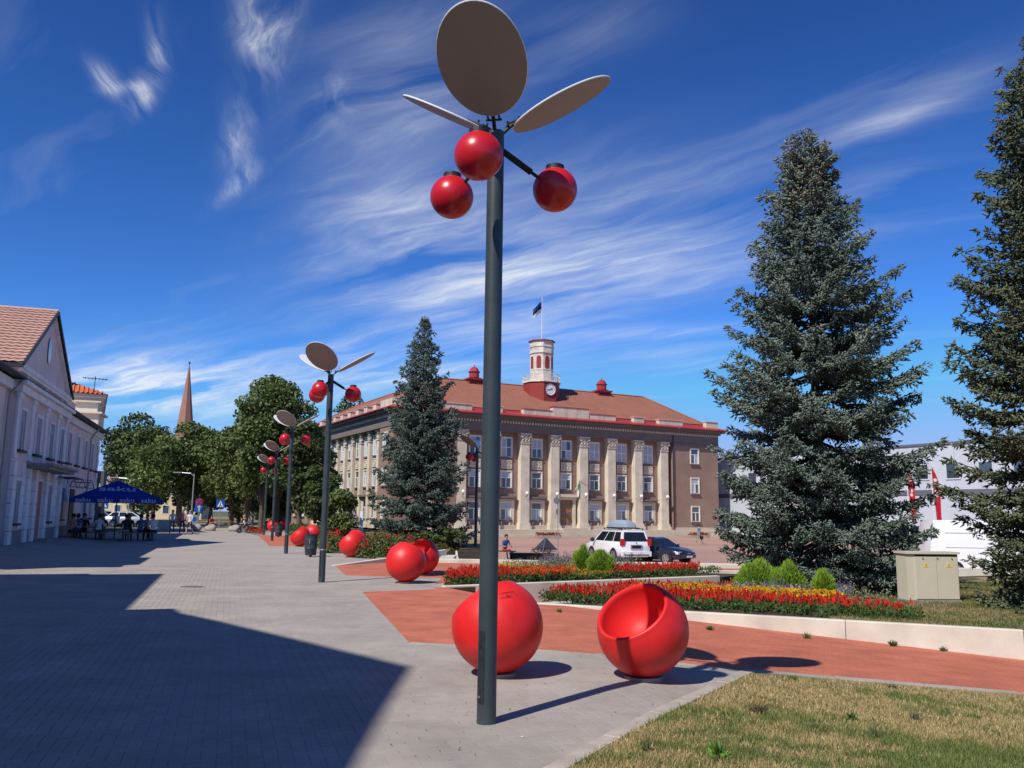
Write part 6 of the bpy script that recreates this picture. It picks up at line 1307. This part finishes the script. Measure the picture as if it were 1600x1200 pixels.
# ================================================================== PEOPLE
def person(loc, az, pose, label, H=1.68, top='shirtw', legs='jeans', hair='hair', sleeves='skin', shoes='black', seat=.45, group=None, extra=None, shorts=False):
    """one continuous skinned figure; local +y is forward"""
    s = H / 1.72; J = {}; 
    if pose == 'sit':
        hip = Vector((0, 0, seat + .09)); lean = .10
        J = dict(pel=hip, sp=hip + Vector((0, lean * .4, .22)), ch=hip + Vector((0, lean, .44)), nk=hip + Vector((0, lean + .02, .57)), h1=hip + Vector((0, lean + .05, .68)), h2=hip + Vector((0, lean + .04, .80)))
        for sd, n in ((-1, 'L'), (1, 'R')):
            J['hp' + n] = hip + Vector((.10 * sd, .02, -.02)); J['kn' + n] = hip + Vector((.13 * sd, .43, .0)); J['an' + n] = hip + Vector((.13 * sd, .42 + (.12 if sd > 0 else 0), -seat - .01)); J['to' + n] = J['an' + n] + Vector((0, .15, -.04))
            J['sh' + n] = J['ch'] + Vector((.18 * sd, 0, .04)); J['el' + n] = J['sh' + n] + Vector((.06 * sd, .08, -.27)); J['wr' + n] = J['el' + n] + Vector((-.04 * sd, .22, -.02)); J['ha' + n] = J['wr' + n] + Vector((-.02 * sd, .09, -.01))
    else:
        st = .20 if pose == 'walk' else .03; hip = Vector((0, 0, .93))
        J = dict(pel=hip, sp=hip + Vector((0, .01, .2)), ch=hip + Vector((0, .02, .42)), nk=hip + Vector((0, .02, .55)), h1=hip + Vector((0, .04, .66)), h2=hip + Vector((0, .03, .77)))
        for sd, n in ((-1, 'L'), (1, 'R')):
            J['hp' + n] = hip + Vector((.09 * sd, 0, -.05)); J['kn' + n] = Vector((.10 * sd, st * .7 * sd + .05, .50)); J['an' + n] = Vector((.10 * sd, st * 1.5 * sd - (.0 if sd > 0 else .04), .09 if sd > 0 else .09 + (.08 if pose == 'walk' else 0))); J['to' + n] = J['an' + n] + Vector((0, .15, -.05))
            J['sh' + n] = J['ch'] + Vector((.185 * sd, 0, .05)); J['el' + n] = J['sh' + n] + Vector((.05 * sd, -st * .6 * sd, -.28)); J['wr' + n] = J['el' + n] + Vector((.0, .10 - st * .5 * sd, -.23)); J['ha' + n] = J['wr' + n] + Vector((0, .03, -.10))
        if extra == 'arms_front':
            for sd, n in ((-1, 'L'), (1, 'R')): J['wr' + n] = J['el' + n] + Vector((-.10 * sd, .2, .05)); J['ha' + n] = J['wr' + n] + Vector((-.06 * sd, .05, .04))
    E_l = [('pel', 'sp', 'top'), ('sp', 'ch', 'top'), ('ch', 'nk', 'top'), ('nk', 'h1', 'skin'), ('h1', 'h2', 'skin')]
    for n in 'LR': E_l += [('pel', 'hp' + n, 'legs'), ('hp' + n, 'kn' + n, 'legs'), ('kn' + n, 'an' + n, 'skin' if shorts else 'legs'), ('an' + n, 'to' + n, 'shoes'), ('ch', 'sh' + n, 'top'), ('sh' + n, 'el' + n, 'top'), ('el' + n, 'wr' + n, 'sleeve'), ('wr' + n, 'ha' + n, 'skin')]
    Rd = dict(pel=.135, sp=.115, ch=.135, nk=.055, h1=.085, h2=.088, hp=.095, kn=.058, an=.038, to=.036, sh=.06, el=.042, wr=.030, ha=.036)
    names = list(J); ix = {n: i for i, n in enumerate(names)}
    me = bpy.data.meshes.new('tmp'); me.from_pydata([J[n] * s for n in names], [(ix[a], ix[b]) for a, b, _ in E_l], []); o = bpy.data.objects.new('tmp', me); COL.objects.link(o)
    md = o.modifiers.new('s', 'SKIN'); sub = o.modifiers.new('u', 'SUBSURF'); sub.levels = 1; sub.render_levels = 1
    for n in names:
        r = Rd.get(n) or Rd.get(n[:-1]); r = r * s * 1.05; v = me.skin_vertices[0].data[ix[n]]; v.radius = (r, r * (.72 if n in ('pel', 'sp', 'ch') else 1)); v.use_root = (n == 'pel')
    bpy.context.view_layer.update(); m2 = bpy.data.meshes.new_from_object(o.evaluated_get(bpy.context.evaluated_depsgraph_get())); bpy.data.objects.remove(o)
    slots = dict(top=0, legs=1, skin=2, sleeve=3, shoes=4); m2.materials.clear()
    for k_ in (M[top], M[legs], M['skin'], M[sleeves], M[shoes]): m2.materials.append(k_)
    segs = [(J[a] * s, J[b] * s, slots[c]) for a, b, c in E_l]
    for f in m2.polygons:
        c = f.center; best = 9; bi_ = 0
        for a, b, k_ in segs:
            ab = b - a; t_ = max(0, min(1, (c - a).dot(ab) / ab.length_squared)); dd = (c - (a + ab * t_)).length
            if dd < best: best = dd; bi_ = k_
        f.material_index = bi_; f.use_smooth = True
    m2.name = 'body'; root = thing('person', loc, label, 'person', group, rz=rad(-az)); b = bpy.data.objects.new('body', m2); COL.objects.link(b); b.parent = root
    hc = (J['h1'].lerp(J['h2'], .62)) * s + Vector((0, -.018, .012)); hm = MB(); hm.sphere(hc, .108 * s, 14, 10, sc=(.95, 1.05, 1.12)); V = [v for v in hm.v]; 
    hm.f = [f for f in hm.f if not all((V[i][1] > hc.y + .045 * s and V[i][2] < hc.z + .055 * s) for i in f)]; hm.m = [0] * len(hm.f); hm.build('hair', M[hair], root, smooth='all')
    fm = MB(); fc_ = J['h1'].lerp(J['h2'], .35) * s
    fm.sphere(fc_ + Vector((0, .088 * s, 0)), .016 * s, 6, 4, sc=(.8, 1.3, 1.4)); fm.build('nose', M['skin'], root)
    fm = MB()
    for sd in (-1, 1): fm.sphere(fc_ + Vector((.03 * sd * s, .075 * s, .03 * s)), .011 * s, 6, 4)
    fm.build('eyes', M['black'], root); MB().box(fc_.x - .022 * s, fc_.x + .022 * s, fc_.y + .07 * s, fc_.y + .084 * s, fc_.z - .05 * s, fc_.z - .042 * s).build('mouth', M['salmon'], root)
    return root
GP = 'walkers on the promenade'; GU = 'guests sitting under the blue umbrella'
def gp(u, v): q = onz(u, v, 0); return (q.x, q.y, 0)
person(gp(268, 833.5), 165, 'walk', 'slim walker in pale top and dark trousers, left of the three on the promenade', 1.62, 'shirtw', 'shirtb', 'hair', shorts=False, group=GP)
person(gp(284, 834.5), 170, 'walk', 'walker with red scarf and pink top, middle of the three', 1.70, 'shirtp', 'jeans', 'hairgrey', sleeves='shirtr', group=GP)
person(gp(295.5, 836), 190, 'walk', 'walker in white top and dark shorts, right of the three', 1.60, 'shirtw', 'shirtd', 'hairblond', group=GP, shorts=True)
ww = sq(1091, 80); person((ww.x, ww.y, sqz(ww.x, ww.y)), 60, 'walk', 'lone person in blue grey coat walking past the town hall corner', 1.66, 'coat', 'shirtk', 'hair', sleeves='coat')
bag = thing('handbag', (ww.x + .22, ww.y - .05, sqz(ww.x, ww.y)), 'black bag carried by the lone person before the town hall', 'bag'); MB().box(-.16, .16, -.07, .07, .38, .66).build('pouch', M['black'], bag); MB().path([(-.1, 0, .66), (-.06, 0, .80), (.06, 0, .80), (.1, 0, .66)], .012, 5).build('strap', M['black'], bag)
o = sq(790, 49.5); person((o.x, o.y - .02, o.z), 150, 'sit', 'seated person in blue top and red shorts on the dark bench by the square', 1.74, 'shirtb', 'shortsr', 'hair', seat=.42, shorts=True)
# ---- umbrella
uc = Vector((at_(183, 47), 47, 0)); UR = rad(24)
um = thing('market_umbrella', (uc.x, uc.y, 0), 'large royal blue square umbrella with white lettering beside the pink house', 'umbrella', rz=UR)
hw = 2.2; ze, zt = 2.2, 3.22; zv = 2.0
m = MB(); E4 = [(-hw, -hw, ze), (hw, -hw, ze), (hw, hw, ze), (-hw, hw, ze)]; 
for i in range(4): m.add([E4[i], E4[(i + 1) % 4], (0, 0, zt)], [(0, 1, 2)])
cnp = m.build('canopy', M['umb'], um)
m = MB()
for i in range(4):
    a, b = Vector(E4[i]), Vector(E4[(i + 1) % 4]); n = 24; V = []
    nv = (b - a).cross(Vector((0, 0, 1))).normalized()
    for k in range(n + 1): q = a.lerp(b, k / n); V += [tuple(q + nv * .005), tuple(q + nv * (.015 + .012 * math.sin(k * 1.9)) - Vector((0, 0, .20 + .012 * math.sin(k * 2.6))))]
    m.add(V, [(2 * k, 2 * k + 1, 2 * k + 3, 2 * k + 2) for k in range(n)])
m.build('valance', M['umb'], cnp)
sl_a = math.atan2(zt - ze, hw)
for side, rzz in ((0, 0), (1, math.pi / 2)):
    Rz = Matrix.Rotation(rzz, 4, 'Z')
    text_mesh('lettering', 'saku', .82, Rz @ Matrix.Translation((0, -hw * .50, ze + (zt - ze) * .50 + .012)) @ Matrix.Rotation(sl_a, 4, 'X'), M['umbtext'], um, .004, .012, 1.25)
    for k in range(4): text_mesh('valance_lettering', 'saku', .34, Rz @ Matrix.Translation((-1.57 + k * 1.03, -hw - .045, ze - .085)) @ Matrix.Rotation(math.pi / 2, 4, 'X'), M['umbtext'], um, .004, .006, 1.2)
MB().tube((0, 0, .05), (0, 0, zt - .02), .035, n=8).build('pole', M['greydark'], um); MB().box(-.45, .45, -.45, .45, 0, .08).build('base', M['plinth'], um)
for i in range(8):
    a = [(-hw, -hw), (0, -hw), (hw, -hw), (hw, 0), (hw, hw), (0, hw), (-hw, hw), (-hw, 0)][i]; MB().tube((0, 0, 2.45), (a[0] * .5, a[1] * .5, ze + (zt - ze) * .5 - .05), .015, n=5).build('rib', M['greydark'], um)
UM = Matrix.Translation(uc) @ Matrix.Rotation(UR, 4, 'Z')
def ul(x, y, z=0): q = UM @ Vector((x, y, z)); return (q.x, q.y, q.z)
for i, (tx_, lb) in enumerate(((-1.25, 'dark beer garden table at the left under the umbrella'), (1.15, 'dark beer garden table at the right under the umbrella'))):
    q = ul(tx_, -.6); t = thing('table', q, lb, 'table', rz=UR); MB().box(-.9, .9, -.38, .38, .70, .74).build('tabletop', M['wood'], t)
    for x in (-.7, .7): MB().box(x - .04, x + .04, -.3, .3, 0, .70).build('leg', M['greydark'], t)
    for sgn, w_ in ((-1, 'near'), (1, 'far')):
        q = ul(tx_, -.6 + sgn * .72); b = thing('bench', q, 'dark backless bench on the %s side of the %s umbrella table' % (w_, ('left', 'right')[i]), 'bench', rz=UR); MB().box(-.95, .95, -.14, .14, .41, .45).build('seat', M['wood'], b)
        for x in (-.75, .75): MB().box(x - .03, x + .03, -.12, .12, 0, .41).build('leg', M['greydark'], b)
vz = -24
for x, y, a, tp, lg, hr, lb in ((-2.05, -1.75, 60, 'shirtp', 'shirtd', 'hair', 'guest in pale shirt at the far left edge of the umbrella'), (-1.75, -1.32, 0, 'shirtb', 'jeans', 'hair', 'guest in blue and white shirt on the left bench, back turned'), (-.75, -1.32, 0, 'shirtw', 'jeans', 'hair', 'broad guest in white shirt, back turned, middle of the left bench'),
                        (-1.5, .12, 180, 'shirtd', 'jeans', 'hair', 'guest in dark shirt facing the camera at the left table'), (-.6, .12, 180, 'shirtd', 'shirtk', 'hairblond', 'fair haired guest in dark shirt facing the camera'), (.55, -1.32, 0, 'shirtd', 'shirtk', 'hair', 'guest in dark shirt with back turned at the right bench'),
                        (1.25, -1.32, 5, 'shirtb', 'jeans', 'hair', 'guest in blue shirt with back turned at the right bench'), (1.9, -1.25, -20, 'shirtw', 'shirtd', 'hair', 'guest in white shirt at the right end of the right bench'), (.7, .12, 180, 'shirtd', 'jeans', 'hairblond', 'guest behind the right table in dark clothes'), (1.6, .12, 180, 'shirtp', 'jeans', 'hair', 'guest in pink shirt behind the right table')):
    q = ul(x, y); person(q, vz + a, 'sit', lb, 1.74, tp, lg, hr, group=GU, seat=.44)
q = ul(-2.05, -1.75); b = thing('stool', q, 'small stool at the left edge under the umbrella', 'stool', rz=UR); MB().tube((0, 0, .40), (0, 0, .44), .18, n=14).build('seat', M['wood'], b); 
for a in (45, 135, 225, 315): MB().tube((math.cos(rad(a)) * .15, math.sin(rad(a)) * .15, 0), (math.cos(rad(a)) * .12, math.sin(rad(a)) * .12, .40), .015, n=5).build('leg', M['greydark'], b)
# ---- street furniture in the distance
def street_lamp(u, d, vtop, arms, lb):
    x = at_(u, d); zt_ = ony(u, vtop, d).z; t = thing('street_lamp', (x, d, 0), lb, 'street lamp'); MB().path([(0, 0, 0), (0, 0, zt_ - .4), (0, 0, zt_)], [.09, .06, .05], 8).build('pole', M['steel'], t)
    for s_ in arms: MB().path([(0, 0, zt_ - .25), (.35 * s_, 0, zt_ + .02), (1.3 * s_, 0, zt_ + .08)], .035, 6).build('arm', M['steel'], t); MB().box(min(1.2 * s_, 2.0 * s_), max(1.2 * s_, 2.0 * s_), -.13, .13, zt_ + .04, zt_ + .14).build('lamp_head', M['steel'], t)
street_lamp(301, 82, 740, (-1,), 'single armed grey street lamp behind the walkers'); street_lamp(202, 84, 748, (-1, 1), 'double armed grey street lamp above the blue umbrella')
def sign(u, d, v, w_, h_, sym, lb, post=True, arrow=None):
    x = at_(u, d); z = ony(u, v, d).z; t = thing('traffic_sign', (x, d, 0), lb, 'sign', rz=rad(16)); MB().tube((0, 0, 0), (0, 0, z + h_ / 2), .035, n=8).build('post', M['steel'], t); pl_ = MB().box(-w_ / 2, w_ / 2, -.06, -.035, z - h_ / 2, z + h_ / 2).build('plate', M['signblue'], t)
    m = MB(); y0, y1 = -.066, -.0605
    if sym == 'cross':
        m.prismy([(-w_ * .36, z - h_ * .36), (w_ * .36, z - h_ * .36), (0, z + h_ * .38)], y0, y1); m.build('white_triangle', M['white'], pl_); m = MB(); s = h_ / .9
        m.tube((0, -.069, z + .1 * s), (0, -.0665, z + .1 * s), .05 * s, n=8); m.path([(0, -.068, z + .05 * s), (0, -.068, z - .1 * s), (.1 * s, -.068, z - .28 * s)], .03 * s, 4); m.path([(0, -.068, z - .1 * s), (-.1 * s, -.068, z - .28 * s)], .03 * s, 4); m.build('walking_figure', M['black'], pl_)
    else:
        m.box(-.06, .06, y0, y1, z - h_ * .38, z + h_ * .1).prismy([(-.17, z + h_ * .1), (.17, z + h_ * .1), (0, z + h_ * .4)], y0, y1); m.build('white_arrow', M['white'], pl_)
    return t
sign(345, 80, 787, .75, .75, 'cross', 'blue pedestrian crossing sign on a grey post in front of the trees'); sign(163, 82, 788, .8, .8, 'cross', 'blue pedestrian crossing sign under the left of the umbrella'); sign(312, 84, 794, .75, .8, 'arrow', 'blue sign with white upward arrow right of the walkers')
x = at_(311.5, 83.5); z = ony(311, 784, 83.5).z; t = thing('traffic_sign', (x, 83.5, 0), 'round red and blue no stopping sign above the arrow sign', 'sign', rz=rad(16)); MB().tube((.0, .1, 0), (0, .1, z), .03, n=6).build('post', M['steel'], t)
m = MB().tube((0, 0, z), (0, .03, z), .36, n=24); pl_ = m.build('disc', M['redflag'], t); MB().tube((0, -.012, z), (0, -.001, z), .27, n=24).build('blue_field', M['signblue'], pl_); MB().path([(-.19, -.02, z + .19), (.19, -.02, z - .19)], .035, 4).path([(-.19, -.02, z - .19), (.19, -.02, z + .19)], .035, 4).build('red_cross', M['redflag'], pl_)
x = at_(306, 80); t = thing('notice_board', (x, 80, 0), 'small board with round blue emblem low behind the walkers', 'sign', rz=rad(16)); MB().box(-.3, .3, -.03, .03, .35, 1.25).box(-.03, .03, -.029, .029, 0, .35).build('board', M['steel'], t); MB().tube((0, -.04, .85), (0, -.031, .85), .22, n=16).build('emblem', M['signblue'], t)
for u, d, w_, lb in ((310, 72, .75, 'grey boulder right of the walkers'), (332, 72, .7, 'grey boulder in the middle of the promenade end'), (369, 71, .75, 'grey boulder left of the pushchair')):
    rng = np.random.default_rng(int(u)); t = thing('boulder', (at_(u, d), d, 0), lb, 'boulder', 'boulders closing the promenade'); m = MB(); m.sphere((0, 0, .22), .5, 12, 8, sc=(w_ * 1.3, w_, .6)); m.v = [(x_ * (1 + .12 * math.sin(x_ * 9 + u)), y_ * (1 + .1 * math.cos(z_ * 11)), max(0, z_ + .05 * math.sin(y_ * 8 + x_ * 5))) for x_, y_, z_ in m.v]; m.build('rock', M['stone'], t, smooth='all')
for i, (u, lb) in enumerate(((255, 'left pale concrete block planter'), (264, 'right pale concrete block planter'))):
    t = thing('concrete_block', (at_(u, 76), 76, 0), lb + ' near the tree trunk left of the walkers', 'block', rz=rad(16)); MB().box(-.28, .28, -.25, .25, 0, .78).box(-.24, .24, -.21, .21, .78, .80).build('cube_body', M['concrete'], t)
# pushchair and people resting at the far right of the promenade
x, y = at_(384, 66), 66; t = thing('pushchair', (x, y, 0), 'pushchair with dark wheels beside the resting people far down the promenade', 'pushchair', rz=rad(20)); m = MB()
for a, b in ((-.35, -.22), (-.35, .22), (.35, -.22), (.35, .22)):
    w_ = MB().lathe([(.12, -.02), (.17, -.03), (.19, 0), (.17, .03), (.12, .02)], 14, Matrix.Translation((a, b, .19)) @ Matrix.Rotation(math.pi / 2, 4, 'X')).build('wheel', M['tyre'], t)
MB().path([(-.35, -.2, .19), (.15, -.2, .75), (.5, -.2, 1.02), (.5, .2, 1.02), (.15, .2, .75), (-.35, .2, .19)], .018, 5).path([(.35, -.2, .19), (-.1, -.2, .6)], .018, 5).path([(.35, .2, .19), (-.1, .2, .6)], .018, 5).build('frame', M['greydark'], t)
MB().prismy([(-.3, .42), (.12, .42), (.28, .95), (.2, 1.0), (.02, .55), (-.3, .52)], -.18, .18).build('seat', M['shirtd'], t)
MB().prismy([(.22, 1.0), (-.1, 1.08), (-.22, .92), (-.05, .95), (.2, .8)], -.2, .2).build('hood', M['shirtd'], t)
b = thing('bench', (at_(392, 68), 68, 0), 'far bench with two resting people beside the pushchair', 'bench', rz=rad(70)); MB().box(-.8, .8, -.2, .2, .41, .45).build('seat', M['wood'], b); MB().box(-.8, .8, .2, .24, .5, .85).build('backrest', M['wood'], b)
for a in (-.7, .7): MB().box(a - .03, a + .03, -.18, .18, 0, .41).build('leg', M['greydark'], b)
bx2 = Vector((at_(392, 68), 68, 0)); 
person((bx2.x - .15, bx2.y - .45, 0), -110, 'sit', 'resting person in white top on the far bench, nearer the camera', 1.66, 'shirtw', 'jeans', 'hairblond', seat=.44); person((bx2.x + .15, bx2.y + .4, 0), -110, 'sit', 'resting person in dark top on the far bench', 1.7, 'shirtb', 'shirtk', 'hair', seat=.44)
person((at_(335, 73), 72.4, -.05), 120, 'sit', 'person in red sitting on the middle boulder', 1.68, 'shirtr', 'shirtk', 'hair', seat=.42)
m = MB()
ps = bpy.data.objects['ball_seat']
# marker scribbles on the back of the nearest ball seat
loc = ps.location; cc_ = Vector((loc.x, loc.y, .505)); scr = MB()
def onball(u, v):
    d = ray(u, v).normalized(); oc = Vector((0, 0, EYE)) - cc_; b_ = d.dot(oc); c_ = oc.dot(oc) - .4855 ** 2; q = b_ * b_ - c_
    return None if q < 0 else Vector((0, 0, EYE)) + d * (-b_ - math.sqrt(q))
for ln in (((782, 927), (803, 924)), ((782, 934), (796, 932)), ((791, 927), (792, 931), (800, 931)), ((806, 928), (808, 930))):
    q = [onball(*k_) for k_ in ln]
    if None not in q: scr.path(q, .0022, 4)
if scr.v:
    inv = (Matrix.Translation(loc) @ Matrix.Rotation(ps.rotation_euler.z, 4, 'Z')).inverted(); scr.v = [tuple(inv @ Vector(v)) for v in scr.v]; scr.build('pen_scribble', M['black'], ps)

# ================================================================== labels for the uncountable planting
LB = {'edging_plants': ('low green leaves edging the %s flower bed', 'flower bed'), 'red_salvia': ('band of scarlet salvia spikes in the %s flower bed', 'flowers'), 'yellow_marigold': ('patch of yellow marigolds in the %s flower bed', 'flowers'),
      'orange_salvia': ('orange flowers in the %s flower bed', 'flowers'), 'mixed_flowers': ('loose mixed pale flowers in the %s flower bed', 'flowers'), 'white_daisies': ('small white daisies in the %s flower bed', 'flowers'), 'lavender': ('grey violet lavender in the %s flower bed', 'flowers'),
      'distant_red_flowers': ('distant patch of red flowers by the far lamp posts', 'flowers'), 'distant_green_plants': ('green and grey plants behind the second row of ball seats', 'flowers'),
      'lawn_grass': ('dry straw coloured lawn grass in the foreground', 'grass'), 'upper_lawn_grass': ('dry grass on the bank around the cabinet', 'grass'), 'park_grass': ('green grass under the roses and slimmer spruce', 'grass'), 'fallen_leaves': ('scattered fallen leaves and crumbs on the paving', 'litter')}
for o in list(SC.objects):
    if o.get('kind') == 'stuff' and o.parent is None:
        b = o.name.split('.')[0]; lf = b.endswith('_leaves') and b != 'fallen_leaves'; k_ = b[:-7] if lf else b
        if k_ in LB:
            tx = LB[k_][0]; 
            if '%s' in tx:
                me = o.data; c = Vector(me.vertices[len(me.vertices) // 2].co); side = 'near' if (Vector((c.x, c.y, 0)) - Vector((*G0, 0))).dot(Vector((.545, -.839, 0))) > 1.5 else 'second'; tx = tx % side
                o['group'] = tx
            if k_ == 'lawn_grass': o['group'] = tx
            o['label'] = ('leaves of the ' if lf else '') + tx; o['category'] = LB[k_][1]
